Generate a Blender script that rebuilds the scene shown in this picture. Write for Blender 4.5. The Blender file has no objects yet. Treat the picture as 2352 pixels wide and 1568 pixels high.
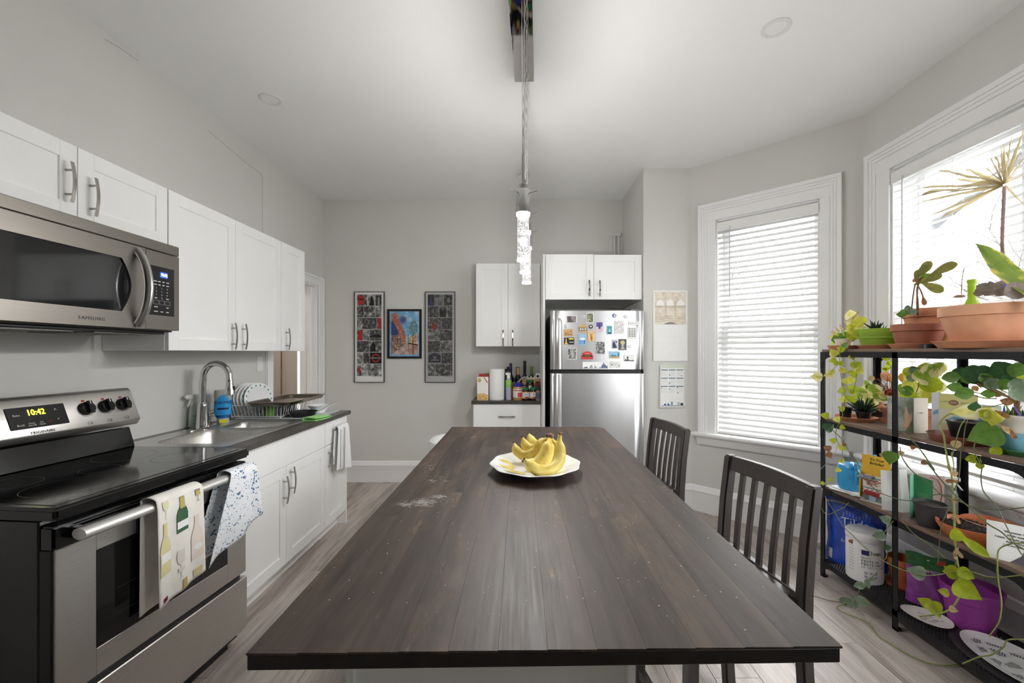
import bpy, bmesh, math, random
from mathutils import Vector, Matrix

scene = bpy.context.scene
COL = scene.collection
RND = random.Random(11)
PI = math.pi

# ------------------------------------------------------------------ camera
F, CX, CY, CH = 960.0, 1195.0, 808.0, 1.36     # focal length and principal point for the 2352x1568 frame
cam_d = bpy.data.cameras.new('camera')
cam_d.sensor_width = 36.0
cam_d.lens = F / 2352.0 * 36.0
cam_d.shift_x = (1176.0 - CX) / 2352.0
cam_d.shift_y = (CY - 784.0) / 2352.0
cam_d.clip_start = 0.02
cam = bpy.data.objects.new('camera', cam_d)
cam.location = (0, 0, CH)
cam.rotation_euler = (PI / 2, 0, 0)
COL.objects.link(cam)
scene.camera = cam

# ------------------------------------------------------------------ world (bright overcast sky)
W = bpy.data.worlds.new('overcast_sky'); scene.world = W
W.use_nodes = True
bg = W.node_tree.nodes['Background']
bg.inputs['Color'].default_value = (0.975, 0.988, 1.0, 1)
bg.inputs['Strength'].default_value = 1.0
# standard overcast sky: zenith three times as bright as the horizon
_n, _l = W.node_tree.nodes, W.node_tree.links
_tc = _n.new('ShaderNodeTexCoord'); _sp = _n.new('ShaderNodeSeparateXYZ'); _mr = _n.new('ShaderNodeMapRange')
_mr.inputs['To Min'].default_value = .46; _mr.inputs['To Max'].default_value = 1.38
_l.new(_tc.outputs['Generated'], _sp.inputs[0]); _l.new(_sp.outputs['Z'], _mr.inputs['Value']); _l.new(_mr.outputs[0], bg.inputs['Strength'])

scene.view_settings.view_transform = 'Standard'
scene.view_settings.look = 'None'
scene.view_settings.exposure = 4.5
scene.view_settings.gamma = 1.0
scene.view_settings.use_curve_mapping = False
scene.cycles.max_bounces = 10
scene.cycles.diffuse_bounces = 6
scene.cycles.glossy_bounces = 4
scene.cycles.transparent_max_bounces = 16
scene.cycles.caustics_reflective = False
scene.cycles.caustics_refractive = False

def portal(name, loc, direction, sx, sy):
    d = bpy.data.lights.new(name, 'AREA')
    d.shape = 'RECTANGLE'; d.size = sx; d.size_y = sy
    d.cycles.is_portal = True
    o = bpy.data.objects.new(name, d); COL.objects.link(o)
    o.location = loc
    o.rotation_euler = Vector(direction).to_track_quat('-Z', 'Z').to_euler()
    o['kind'] = 'helper'
    return o

# ------------------------------------------------------------------ room dimensions
H = 2.953
XL = -2.07
YB = 4.381
YF = -1.9
A = Vector((1.4835, 3.624)); B = Vector((2.317, 2.827))
def XR(y): return 2.317 - 0.032 * (2.827 - y)
BU = (B - A).normalized(); BN = Vector((BU.y, -BU.x))       # along the bay wall, and into the room
if BN.y > 0: BN = -BN
RU = Vector((-0.032, -1.0)).normalized(); RN = Vector((-1.0, 0.032)).normalized()   # right wall, far -> near
B2 = B + RU*1.78; A2 = Vector((1.4835, .30))
portal('daylight_portal_bay', (A.x + BU.x*.56 - BN.x*.24, A.y + BU.y*.56 - BN.y*.24, 1.56), (BN.x, BN.y, 0), .78, 1.9)
portal('daylight_portal_right', (2.60, 1.95, 1.56), (RN.x, RN.y, 0), 1.75, 1.9)
portal('daylight_portal_near', (2.05, .62, 1.56), (-.66, .75, 0), .75, 1.9)

# ------------------------------------------------------------------ helpers
def lin(c):
    return tuple(((x/255.0)/12.92 if x/255.0 <= .04045 else ((x/255.0 + .055)/1.055)**2.4) for x in c)

class MB:
    def __init__(s): s.v = []; s.f = []; s.m = []
    def add(s, vs, fs, m=0):
        n = len(s.v)
        s.v += [tuple(p) for p in vs]
        for f in fs:
            s.f.append([n+i for i in f]); s.m.append(m)
        return s
    def box(s, x0, x1, y0, y1, z0, z1, m=0):
        vs = [(x0,y0,z0),(x1,y0,z0),(x1,y1,z0),(x0,y1,z0),(x0,y0,z1),(x1,y0,z1),(x1,y1,z1),(x0,y1,z1)]
        return s.add(vs, [(0,3,2,1),(4,5,6,7),(0,1,5,4),(1,2,6,5),(2,3,7,6),(3,0,4,7)], m)
    def hexa(s, vs, m=0):
        return s.add(vs, [(0,3,2,1),(4,5,6,7),(0,1,5,4),(1,2,6,5),(2,3,7,6),(3,0,4,7)], m)
    def cyl(s, p0, p1, r0, r1=None, n=16, m=0):
        return s.tube([p0, p1], [r0, r0 if r1 is None else r1], n, m)
    def tube(s, pts, r, n=8, m=0, flat=None):
        pts = [Vector(p) for p in pts]; k = len(pts)
        if not isinstance(r, (list, tuple)): r = [r]*k
        t0 = (pts[1]-pts[0]).normalized()
        up = Vector((0,0,1)) if abs(t0.z) < .9 else Vector((1,0,0))
        nrm = (up - t0*up.dot(t0)).normalized()
        vs = []
        for i, p in enumerate(pts):
            if i == 0: t = pts[1]-pts[0]
            elif i == k-1: t = pts[-1]-pts[-2]
            else: t = (pts[i+1]-pts[i]).normalized() + (pts[i]-pts[i-1]).normalized()
            if t.length < 1e-9: t = pts[min(i+1,k-1)]-pts[max(i-1,0)]
            t.normalize()
            nrm = nrm - t*nrm.dot(t)
            if nrm.length < 1e-6: nrm = t.orthogonal()
            nrm.normalize(); b = t.cross(nrm)
            for j in range(n):
                a = 2*PI*j/n
                fx, fy = (1, 1) if flat is None else flat
                vs.append(p + nrm*math.cos(a)*r[i]*fx + b*math.sin(a)*r[i]*fy)
        fs = []
        for i in range(k-1):
            for j in range(n):
                a, b2 = i*n+j, i*n+(j+1) % n
                fs.append((a, b2, b2+n, a+n))
        fs.append(tuple(range(n-1, -1, -1))); fs.append(tuple(range((k-1)*n, k*n)))
        return s.add(vs, fs, m)
    def lathe(s, prof, c=(0,0,0), n=32, m=0, sx=1, sy=1, cap=True):
        vs = []; k = len(prof)
        for r, z in prof:
            for j in range(n):
                a = 2*PI*j/n
                vs.append((c[0]+r*sx*math.cos(a), c[1]+r*sy*math.sin(a), c[2]+z))
        fs = []
        for i in range(k-1):
            for j in range(n):
                a, b = i*n+j, i*n+(j+1) % n
                fs.append((a, b, b+n, a+n))
        if cap:
            if prof[0][0] > 1e-6: fs.append(tuple(range(n-1, -1, -1)))
            if prof[-1][0] > 1e-6: fs.append(tuple(range((k-1)*n, k*n)))
        return s.add(vs, fs, m)
    def prism(s, poly, axis, a, b, m=0):
        def P3(u, v, w):
            return (w,u,v) if axis == 'x' else ((u,w,v) if axis == 'y' else (u,v,w))
        n = len(poly)
        vs = [P3(u,v,a) for u,v in poly] + [P3(u,v,b) for u,v in poly]
        fs = [tuple(range(n-1,-1,-1)), tuple(range(n,2*n))] + [(i,(i+1)%n,(i+1)%n+n,i+n) for i in range(n)]
        return s.add(vs, fs, m)
    def grid(s, fn, nu, nv, m=0):
        vs = [fn(i/(nu-1), j/(nv-1)) for j in range(nv) for i in range(nu)]
        fs = [(j*nu+i, j*nu+i+1, (j+1)*nu+i+1, (j+1)*nu+i) for j in range(nv-1) for i in range(nu-1)]
        return s.add(vs, fs, m)
    def sphere(s, c, r, n=16, k=10, m=0, sc=(1,1,1)):
        prof = [(r*math.sin(PI*i/k), -r*math.cos(PI*i/k)) for i in range(k+1)]
        prof[0] = (1e-5, -r); prof[-1] = (1e-5, r)
        st = len(s.v)
        s.lathe(prof, (0,0,0), n, m)
        for i in range(st, len(s.v)):
            x,y,z = s.v[i]; s.v[i] = (c[0]+x*sc[0], c[1]+y*sc[1], c[2]+z*sc[2])
        return s
    def T(s, M, st=0):
        for i in range(st, len(s.v)): s.v[i] = tuple(M @ Vector(s.v[i]))
        return s
    def build(s, name, mats, parent=None, world=False, bevel=0, seg=1, angle=35, merge=False):
        me = bpy.data.meshes.new(name)
        vs = s.v
        if world and parent is not None:
            l = parent.location; p2 = parent.parent
            if p2 is not None: l = l + p2.location
            vs = [(x-l.x, y-l.y, z-l.z) for x,y,z in vs]
        me.from_pydata(vs, [], s.f)
        if not isinstance(mats, (list, tuple)): mats = [mats]
        for q in mats: me.materials.append(q)
        me.polygons.foreach_set('material_index', s.m)
        bm = bmesh.new(); bm.from_mesh(me)
        if merge: bmesh.ops.remove_doubles(bm, verts=bm.verts, dist=1e-5)
        bmesh.ops.recalc_face_normals(bm, faces=bm.faces)
        if bevel > 0:
            es = [e for e in bm.edges if len(e.link_faces) == 2 and e.calc_face_angle() > .5]
            bmesh.ops.bevel(bm, geom=es, offset=bevel, segments=seg, affect='EDGES', clamp_overlap=True)
        bm.to_mesh(me); bm.free()
        me.polygons.foreach_set('use_smooth', [True]*len(me.polygons))
        me.set_sharp_from_angle(angle=math.radians(angle))
        me.update()
        return link(name, me, parent)

def link(name, me, parent=None):
    o = bpy.data.objects.new(name, me); COL.objects.link(o)
    if parent is not None: o.parent = parent
    return o
def tag(o, label, cat=None, group=None, kind=None):
    if label: o['label'] = label
    if cat: o['category'] = cat
    if group: o['group'] = group
    if kind: o['kind'] = kind
    return o
def thing(name, label, cat, loc=(0,0,0), rz=0, group=None):
    o = bpy.data.objects.new(name, None); COL.objects.link(o)
    o.empty_display_size = .05
    o.location = loc; o.rotation_euler = (0,0,rz)
    return tag(o, label, cat, group)
def struct(o, label): return tag(o, label, None, None, 'structure')
def pt(px, py, Y): return Vector(((px-CX)/F*Y, Y, CH-(py-CY)/F*Y))            # point of a picture ray at depth Y
def ptx(px, py, X): return pt(px, py, X*F/(px-CX))                             # ... on the plane x = X
def frame(o, right, up):
    r = Vector(right).normalized(); u = Vector(up); u = (u - r*u.dot(r)).normalized(); n = r.cross(u)
    return Matrix(((r.x,u.x,n.x,o[0]),(r.y,u.y,n.y,o[1]),(r.z,u.z,n.z,o[2]),(0,0,0,1)))

# ------------------------------------------------------------------ materials
_M = {}
def P(name, col, rough=.5, metal=0, var=0, vs=8, st=(1,1,1), bump=0, bs=80, coat=0, emit=0, trans=0, ior=1.45, spec=.5, transl=0, detail=3, col2=None, obj_rnd=0):
    if name in _M: return _M[name]
    m = bpy.data.materials.new(name); m.use_nodes = True; _M[name] = m
    nt = m.node_tree; N = nt.nodes; L = nt.links
    b = N['Principled BSDF']
    c = lin(col) + (1,)
    b.inputs['Base Color'].default_value = c
    b.inputs['Roughness'].default_value = rough
    b.inputs['Metallic'].default_value = metal
    b.inputs['Coat Weight'].default_value = coat
    b.inputs['Coat Roughness'].default_value = .08
    b.inputs['IOR'].default_value = ior
    b.inputs['Specular IOR Level'].default_value = spec
    b.inputs['Transmission Weight'].default_value = trans
    tc = N.new('ShaderNodeTexCoord'); mp = N.new('ShaderNodeMapping'); mp.inputs['Scale'].default_value = st
    L.new(tc.outputs['Object'], mp.inputs['Vector'])
    vec = mp.outputs['Vector']
    if obj_rnd:
        oi = N.new('ShaderNodeObjectInfo'); va = N.new('ShaderNodeVectorMath'); va.operation = 'ADD'
        cm = N.new('ShaderNodeCombineXYZ'); mu = N.new('ShaderNodeMath'); mu.operation = 'MULTIPLY'; mu.inputs[1].default_value = 37.0
        L.new(oi.outputs['Random'], mu.inputs[0])
        for q in range(3): L.new(mu.outputs[0], cm.inputs[q])
        L.new(vec, va.inputs[0]); L.new(cm.outputs[0], va.inputs[1]); vec = va.outputs[0]
    out = None
    if var > 0 or col2 is not None:
        nz = N.new('ShaderNodeTexNoise'); nz.inputs['Scale'].default_value = vs; nz.inputs['Detail'].default_value = detail
        L.new(vec, nz.inputs['Vector'])
        rp = N.new('ShaderNodeValToRGB')
        c1 = tuple(max(0, x*(1-var)) for x in c[:3]) + (1,)
        c2 = (lin(col2)+(1,)) if col2 is not None else tuple(min(1, x*(1+var)) for x in c[:3]) + (1,)
        if col2 is not None: c1 = c
        rp.color_ramp.elements[0].position = .35; rp.color_ramp.elements[1].position = .65
        rp.color_ramp.elements[0].color = c1; rp.color_ramp.elements[1].color = c2
        L.new(nz.outputs['Fac'], rp.inputs['Fac']); out = rp.outputs['Color']
        if obj_rnd:
            hs = N.new('ShaderNodeHueSaturation'); mr = N.new('ShaderNodeMapRange')
            mr.inputs['To Min'].default_value = 1-obj_rnd; mr.inputs['To Max'].default_value = 1+obj_rnd
            L.new(oi.outputs['Random'], mr.inputs['Value']); L.new(mr.outputs[0], hs.inputs['Value'])
            L.new(out, hs.inputs['Color']); out = hs.outputs['Color']
        L.new(out, b.inputs['Base Color'])
    if bump > 0:
        n2 = N.new('ShaderNodeTexNoise'); n2.inputs['Scale'].default_value = bs; n2.inputs['Detail'].default_value = 2
        L.new(vec, n2.inputs['Vector'])
        bp = N.new('ShaderNodeBump'); bp.inputs['Strength'].default_value = bump; bp.inputs['Distance'].default_value = .004
        L.new(n2.outputs['Fac'], bp.inputs['Height']); L.new(bp.outputs['Normal'], b.inputs['Normal'])
    if emit > 0:
        b.inputs['Emission Color'].default_value = c
        b.inputs['Emission Strength'].default_value = emit
    if transl > 0:
        t = N.new('ShaderNodeBsdfTranslucent'); mx = N.new('ShaderNodeMixShader'); mx.inputs[0].default_value = transl
        if out is not None: L.new(out, t.inputs['Color'])
        else: t.inputs['Color'].default_value = c
        L.new(b.outputs[0], mx.inputs[1]); L.new(t.outputs[0], mx.inputs[2])
        L.new(mx.outputs[0], N['Material Output'].inputs['Surface'])
    return m

def glass_mat(name, tint=(255,255,255), refl=.06, rough=.02):
    if name in _M: return _M[name]
    m = bpy.data.materials.new(name); m.use_nodes = True; _M[name] = m
    N = m.node_tree.nodes; L = m.node_tree.links
    N.remove(N['Principled BSDF'])
    t = N.new('ShaderNodeBsdfTransparent'); t.inputs['Color'].default_value = lin(tint)+(1,)
    g = N.new('ShaderNodeBsdfGlossy'); g.inputs['Roughness'].default_value = rough
    lw = N.new('ShaderNodeLayerWeight'); lw.inputs['Blend'].default_value = .2
    ad = N.new('ShaderNodeMath'); ad.operation = 'MULTIPLY_ADD'; ad.inputs[1].default_value = .5; ad.inputs[2].default_value = refl
    L.new(lw.outputs['Fresnel'], ad.inputs[0])
    mx = N.new('ShaderNodeMixShader')
    L.new(ad.outputs[0], mx.inputs[0]); L.new(t.outputs[0], mx.inputs[1]); L.new(g.outputs[0], mx.inputs[2])
    L.new(mx.outputs[0], N['Material Output'].inputs['Surface'])
    return m

def wood_mat(name, cols, scale=3.0, st=(9,.55,9), rough=.45, rnd=.25, grain=.35, bump=.12, patch=None, spec=.5):
    """planks and staves running along their local Y"""
    if name in _M: return _M[name]
    m = bpy.data.materials.new(name); m.use_nodes = True; _M[name] = m
    N = m.node_tree.nodes; L = m.node_tree.links; b = N['Principled BSDF']
    tc = N.new('ShaderNodeTexCoord'); oi = N.new('ShaderNodeObjectInfo')
    mu = N.new('ShaderNodeMath'); mu.operation = 'MULTIPLY'; mu.inputs[1].default_value = 53.0
    cm = N.new('ShaderNodeCombineXYZ'); va = N.new('ShaderNodeVectorMath'); va.operation = 'ADD'
    L.new(oi.outputs['Random'], mu.inputs[0])
    for q in range(3): L.new(mu.outputs[0], cm.inputs[q])
    L.new(tc.outputs['Object'], va.inputs[0]); L.new(cm.outputs[0], va.inputs[1])
    mp = N.new('ShaderNodeMapping'); mp.inputs['Scale'].default_value = st
    L.new(va.outputs[0], mp.inputs['Vector'])
    n1 = N.new('ShaderNodeTexNoise'); n1.inputs['Scale'].default_value = scale; n1.inputs['Detail'].default_value = 6; n1.inputs['Roughness'].default_value = .62
    L.new(mp.outputs[0], n1.inputs['Vector'])
    rp = N.new('ShaderNodeValToRGB'); el = rp.color_ramp.elements
    el[0].position = .28; el[0].color = lin(cols[0])+(1,); el[1].position = .72; el[1].color = lin(cols[-1])+(1,)
    for i, c in enumerate(cols[1:-1]):
        e = el.new(.28+.44*(i+1)/(len(cols)-1)); e.color = lin(c)+(1,)
    L.new(n1.outputs['Fac'], rp.inputs['Fac'])
    mp2 = N.new('ShaderNodeMapping'); mp2.inputs['Scale'].default_value = (st[0]*9, st[1]*3, st[2]*9)
    L.new(va.outputs[0], mp2.inputs['Vector'])
    n2 = N.new('ShaderNodeTexNoise'); n2.inputs['Scale'].default_value = scale*1.3; n2.inputs['Detail'].default_value = 4
    L.new(mp2.outputs[0], n2.inputs['Vector'])
    mr = N.new('ShaderNodeMapRange'); mr.inputs['From Min'].default_value = .3; mr.inputs['From Max'].default_value = .7
    mr.inputs['To Min'].default_value = 1-grain; mr.inputs['To Max'].default_value = 1+grain*.5
    L.new(n2.outputs['Fac'], mr.inputs['Value'])
    m2 = N.new('ShaderNodeMapRange'); m2.inputs['To Min'].default_value = 1-rnd; m2.inputs['To Max'].default_value = 1+rnd
    L.new(oi.outputs['Random'], m2.inputs['Value'])
    ml = N.new('ShaderNodeMath'); ml.operation = 'MULTIPLY'; L.new(mr.outputs[0], ml.inputs[0]); L.new(m2.outputs[0], ml.inputs[1])
    hs = N.new('ShaderNodeHueSaturation'); L.new(ml.outputs[0], hs.inputs['Value']); L.new(rp.outputs['Color'], hs.inputs['Color'])
    col = hs.outputs['Color']
    if patch is not None:                       # pale worn flecks and rubs in the finish
        for (pc, ps, lo, hi, amt, stx) in patch:
            mpp = N.new('ShaderNodeMapping'); mpp.inputs['Scale'].default_value = stx
            L.new(va.outputs[0], mpp.inputs['Vector'])
            nn = N.new('ShaderNodeTexNoise'); nn.inputs['Scale'].default_value = ps; nn.inputs['Detail'].default_value = 8; nn.inputs['Roughness'].default_value = .7
            L.new(mpp.outputs[0], nn.inputs['Vector'])
            r2 = N.new('ShaderNodeMapRange'); r2.inputs['From Min'].default_value = lo; r2.inputs['From Max'].default_value = hi; r2.inputs['To Max'].default_value = amt
            L.new(nn.outputs['Fac'], r2.inputs['Value'])
            mx = N.new('ShaderNodeMix'); mx.data_type = 'RGBA'
            L.new(r2.outputs[0], mx.inputs[0]); L.new(col, mx.inputs[6]); mx.inputs[7].default_value = lin(pc)+(1,)
            col = mx.outputs[2]
    L.new(col, b.inputs['Base Color'])
    b.inputs['Specular IOR Level'].default_value = spec
    rr = N.new('ShaderNodeMapRange'); rr.inputs['To Min'].default_value = rough-.1; rr.inputs['To Max'].default_value = rough+.12
    L.new(n2.outputs['Fac'], rr.inputs['Value']); L.new(rr.outputs[0], b.inputs['Roughness'])
    bp = N.new('ShaderNodeBump'); bp.inputs['Strength'].default_value = bump; bp.inputs['Distance'].default_value = .002
    L.new(n2.outputs['Fac'], bp.inputs['Height']); L.new(bp.outputs['Normal'], b.inputs['Normal'])
    return m

def photo_mat(name, cols, scale=9, st=(1,1,1), detail=7, rough=.35):
    """a printed photograph too small to read: tonal blotches, different on every print"""
    if name in _M: return _M[name]
    m = bpy.data.materials.new(name); m.use_nodes = True; _M[name] = m
    N = m.node_tree.nodes; L = m.node_tree.links; b = N['Principled BSDF']
    tc = N.new('ShaderNodeTexCoord'); mp = N.new('ShaderNodeMapping'); mp.inputs['Scale'].default_value = st
    oi = N.new('ShaderNodeObjectInfo'); mu = N.new('ShaderNodeMath'); mu.operation = 'MULTIPLY'; mu.inputs[1].default_value = 91.0
    cm = N.new('ShaderNodeCombineXYZ'); L.new(oi.outputs['Random'], mu.inputs[0])
    for q in range(3): L.new(mu.outputs[0], cm.inputs[q])
    L.new(tc.outputs['Object'], mp.inputs['Vector']); L.new(cm.outputs[0], mp.inputs['Location'])
    n1 = N.new('ShaderNodeTexNoise'); n1.inputs['Scale'].default_value = scale; n1.inputs['Detail'].default_value = detail; n1.inputs['Roughness'].default_value = .6
    L.new(mp.outputs[0], n1.inputs['Vector'])
    rp = N.new('ShaderNodeValToRGB'); el = rp.color_ramp.elements
    el[0].position = .33; el[0].color = lin(cols[0])+(1,); el[1].position = .67; el[1].color = lin(cols[-1])+(1,)
    for i, c in enumerate(cols[1:-1]):
        e = el.new(.33+.34*(i+1)/(len(cols)-1)); e.color = lin(c)+(1,)
    L.new(n1.outputs['Fac'], rp.inputs['Fac']); L.new(rp.outputs['Color'], b.inputs['Base Color'])
    b.inputs['Roughness'].default_value = rough
    return m

def text(txt, size, mat, parent, M, name='lettering', align='CENTER', ext=.0003, sx=1.0, world=False, space=1.0):
    cu = bpy.data.curves.new(name, 'FONT'); cu.body = txt; cu.size = size; cu.align_x = align; cu.align_y = 'CENTER'
    cu.extrude = ext; cu.resolution_u = 2; cu.space_character = space
    to = bpy.data.objects.new(name, cu)
    me = bpy.data.meshes.new_from_object(to)
    bpy.data.objects.remove(to); bpy.data.curves.remove(cu)
    if sx != 1.0: me.transform(Matrix.Diagonal((sx,1,1,1)))
    if world and parent is not None:
        l = parent.location.copy()
        if parent.parent is not None: l += parent.parent.location
        M = Matrix.Translation(-l) @ M
    me.transform(M); me.name = name
    me.materials.clear(); me.materials.append(mat)
    return link(name, me, parent)

# common materials
WHITE = P('white_cabinet_foil', (243,243,242), .32, var=.012, vs=3)
WTRIM = P('white_trim_paint', (238,238,238), .4, var=.015, vs=4, bump=.03, bs=30)
WALL = P('grey_wall_paint', (213,212,208), .65, var=.02, vs=1.6, bump=.05, bs=140)
CEIL = P('white_ceiling_paint', (238,238,237), .8, var=.012, vs=1.3, bump=.04, bs=120)
STEEL = P('brushed_steel', (176,171,165), .38, 1, var=.06, vs=14, st=(1,1,40), bump=.02, bs=60)
STEELH = P('brushed_steel_level', (206,203,199), .42, 1, var=.06, vs=14, st=(1,1,60), bump=.02, bs=60)
NICKEL = P('brushed_nickel', (176,172,165), .28, 1, var=.04, vs=30)
CHROME = P('polished_chrome', (210,210,210), .08, 1, var=.02, vs=4)
BLACKG = P('black_enamel', (8,8,9), .14, var=.2, vs=6, coat=.25)
BLACKP = P('black_plastic', (24,24,26), .42, var=.12, vs=20)
BLACKM = P('black_powder_steel', (38,38,41), .45, .4, var=.1, vs=30, bump=.04, bs=300)
WPLAST = P('white_plastic', (238,238,236), .38, var=.01, vs=8)
PAPER = P('white_paper', (240,240,238), .7, var=.012, vs=20)
INK = P('black_print', (22,22,24), .55, var=.1, vs=40)
INKG = P('grey_print', (150,150,150), .6, var=.1, vs=40)
TERRA = P('terracotta', (206,142,108), .75, var=.14, vs=14, bump=.08, bs=160)
TERRAD = P('dark_terracotta', (164,106,84), .7, var=.16, vs=14, bump=.08, bs=160)
SOIL = P('potting_soil', (52,42,36), .95, var=.5, vs=90, bump=.8, bs=120)
GLASS = glass_mat('window_glass')
CLEAR = glass_mat('clear_plastic', (228,232,232), .08, .08)
# ================================================================== THE ROOM
FLOORW = wood_mat('grey_oak_laminate', [(130,119,111),(164,154,146),(190,181,174),(148,136,127)], 2.2, (7,.6,7), .42, .13, .22, .1)
fl = MB().box(-3.4, 2.7, YF-.1, 5.3, -.06, -.012).build('floor', P('subfloor_dark', (60,54,50), .8, var=.1))
struct(fl, 'grey oak laminate floor of long planks running away from the camera')
pw, pl = .192, 1.285
pm = MB().box(-pw/2+.0006, pw/2-.0006, -pl/2+.0006, pl/2-.0006, -.012, 0).build('plank', FLOORW, fl, bevel=.0012).data
bpy.data.objects.remove(fl.children[0])
i = 0
x = -2.07 + pw/2
while x < 2.42:
    off = [0, .43, .86, .21, .64, 1.07][i % 6]
    y = YF - off + pl/2
    while y - pl/2 < YB:
        o = link('plank', pm, fl); o.location = (x, y, 0)
        y += pl
    x += pw; i += 1
for k in range(5):
    o = link('plank', pm, fl); o.location = (-2.07 - pw/2 - k*pw, 4.0 + (k % 2)*.3, 0)

c = MB().box(-3.4, 2.7, YF-.1, 5.3, H, H+.1).build('ceiling', CEIL)
struct(c, 'flat white painted ceiling')

WT = .165
w = MB()
w.box(XL-WT, XL, YF-.1, 3.49, 0, H).box(XL-WT, XL, 3.49, 4.27, 2.04, H).box(XL-WT, XL, 4.27, YB+.1, 0, H)
wl = struct(w.build('wall_left', WALL), 'grey painted wall behind the sink, with a doorway at its far end')
CRK = P('plaster_crack', (168,166,162), .9, var=.2)
k = MB()
cp = [ptx(x, y, XL+.001) for x, y in ((603,533),(603,505),(602.5,470),(603,440),(603,408),(598,398),(585,388),(570,378),(552,362),(530,344),(505,322),(478,300))]
k.tube(cp, .0011, 4).build('crack', CRK, wl)
k = MB(); cp = [ptx(x, y, XL+.001) for x, y in ((318,140),(275,110),(240,90))]
k.tube(cp, .0014, 4).build('crack', CRK, wl)
struct(MB().box(XL-WT, 1.075, YB, YB+.12, 0, H).build('wall_back', WALL), 'grey painted wall at the far end with framed prints')
struct(MB().prism([(1.068,3.624),(1.4835,3.624),(1.62,3.76),(1.62,4.5),(1.068,4.5)], 'z', 0, H).build('wall_pier', WALL), 'grey wall pier beside the refrigerator with calendars')

def wallframe(o2, u):
    return (o2.x, o2.y, 0), math.atan2(u.y, u.x)
def holed_wall(name, label, o2, u, L, x0, x1, z0, z1, th=.2):
    loc, rz = wallframe(o2, u)
    m = MB().box(-.0, x0, 0, th, 0, H).box(x1, L, 0, th, 0, H).box(x0, x1, 0, th, 0, z0).box(x0, x1, 0, th, z1, H)
    o = m.build(name, WALL); o.location = loc; o.rotation_euler = (0,0,rz)
    return struct(o, label)
LB = (B-A).length; LB2 = (A2-B2).length; BU2 = (A2-B2).normalized()
HB = (.205, .915, .66, 2.455)
HR = (.225, 1.54, .66, 2.50)
holed_wall('wall_bay', 'slanted grey bay wall with the narrow blind window', A, BU, LB, *HB)
holed_wall('wall_right', 'grey right wall with the wide window behind the plant shelf', B, RU, 1.78, *HR)
holed_wall('wall_bay_near', 'slanted grey bay wall beside the camera with the window added for daylight', B2, BU2, LB2, .25, .90, .66, 2.455)  # its opening is added as an extra daylight source
struct(MB().box(A2.x, A2.x+.2, YF, A2.y, 0, H).build('wall_right_near', WALL), 'grey wall to the right of the camera')
w = MB().box(XL-WT, 1.75, YF-.12, YF, 0, H)
struct(w.build('wall_front', WALL), 'plain grey wall behind the camera')

# ---- baseboards
def baseboard(name, label, o2, u, x0, x1):
    loc, rz = wallframe(o2, u)
    prof = [(0,0),(-.020,0),(-.020,.165),(-.024,.170),(-.024,.178),(-.016,.190),(-.012,.212),(0,.222)]
    m = MB(); m.prism([(a,b) for a,b in prof], 'x', x0, x1)
    o = m.build(name, WTRIM, bevel=.0015); o.location = loc; o.rotation_euler = (0,0,rz)
    return struct(o, label)
baseboard('baseboard_back', 'tall white baseboard under the framed prints', Vector((XL, YB)), Vector((1,0)), 0, 1.58)
baseboard('baseboard_pier', 'short white baseboard at the foot of the pier', Vector((1.068, 3.624)), Vector((1,0)), 0, .43)
baseboard('baseboard_bay', 'white baseboard under the narrow blind window', A, BU, 0, LB)
baseboard('baseboard_right', 'white baseboard behind the plant shelf', B, RU, 0, 1.78)

# ---- doorway at the far left
d = bpy.data.objects.new('door_1', None); COL.objects.link(d); struct(d, 'doorway with white casing beside the far wall')
m = MB()
for (a, b2) in ((3.39, 3.485), (4.275, 4.372)):
    m.box(XL, XL+.014, a, b2, 0, 2.125)
m.box(XL, XL+.014, 3.485, 4.275, 2.035, 2.125)
m.box(XL+.014, XL+.026, 3.39, 3.415, 0, 2.125).box(XL+.014, XL+.026, 4.347, 4.372, 0, 2.125).box(XL+.014, XL+.026, 3.415, 4.347, 2.1, 2.125)
m.build('casing', WTRIM, d, bevel=.003)
m = MB().box(XL-WT-.01, XL, 3.49, 3.508, 0, 2.04).box(XL-WT-.01, XL, 4.252, 4.27, 0, 2.04).box(XL-WT-.01, XL, 3.508, 4.252, 2.022, 2.04)
m.box(XL-.095, XL-.05, 4.238, 4.252, 0, 2.022).box(XL-.095, XL-.05, 3.508, 3.522, 0, 2.022)
m.build('jamb', WTRIM, d, bevel=.002)
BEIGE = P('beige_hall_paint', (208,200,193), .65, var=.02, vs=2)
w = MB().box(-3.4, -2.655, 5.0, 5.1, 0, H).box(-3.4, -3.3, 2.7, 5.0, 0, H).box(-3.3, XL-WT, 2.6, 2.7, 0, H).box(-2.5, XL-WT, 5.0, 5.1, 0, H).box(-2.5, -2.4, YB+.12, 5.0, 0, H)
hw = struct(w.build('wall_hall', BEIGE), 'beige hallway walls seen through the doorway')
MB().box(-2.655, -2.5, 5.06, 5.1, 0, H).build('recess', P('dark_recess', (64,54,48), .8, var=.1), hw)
MB().box(-2.735, -2.655, 4.975, 5.0, 0, 2.1).build('hall_casing', WTRIM, hw, bevel=.003)
MB().box(-2.862, -2.852, 4.985, 5.0, 0, H).build('corner_strip', P('tan_strip', (176,146,112), .6, var=.1), hw)
hl = bpy.data.lights.new('hall_fill_light', 'POINT'); hl.energy = .6; hl.color = (1,.95,.9); hl.shadow_soft_size = .15  # added unseen fill light that brightens the hallway
ho = bpy.data.objects.new('hall_fill_light', hl); ho.location = (-2.75, 3.9, 2.6); COL.objects.link(ho)

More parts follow.
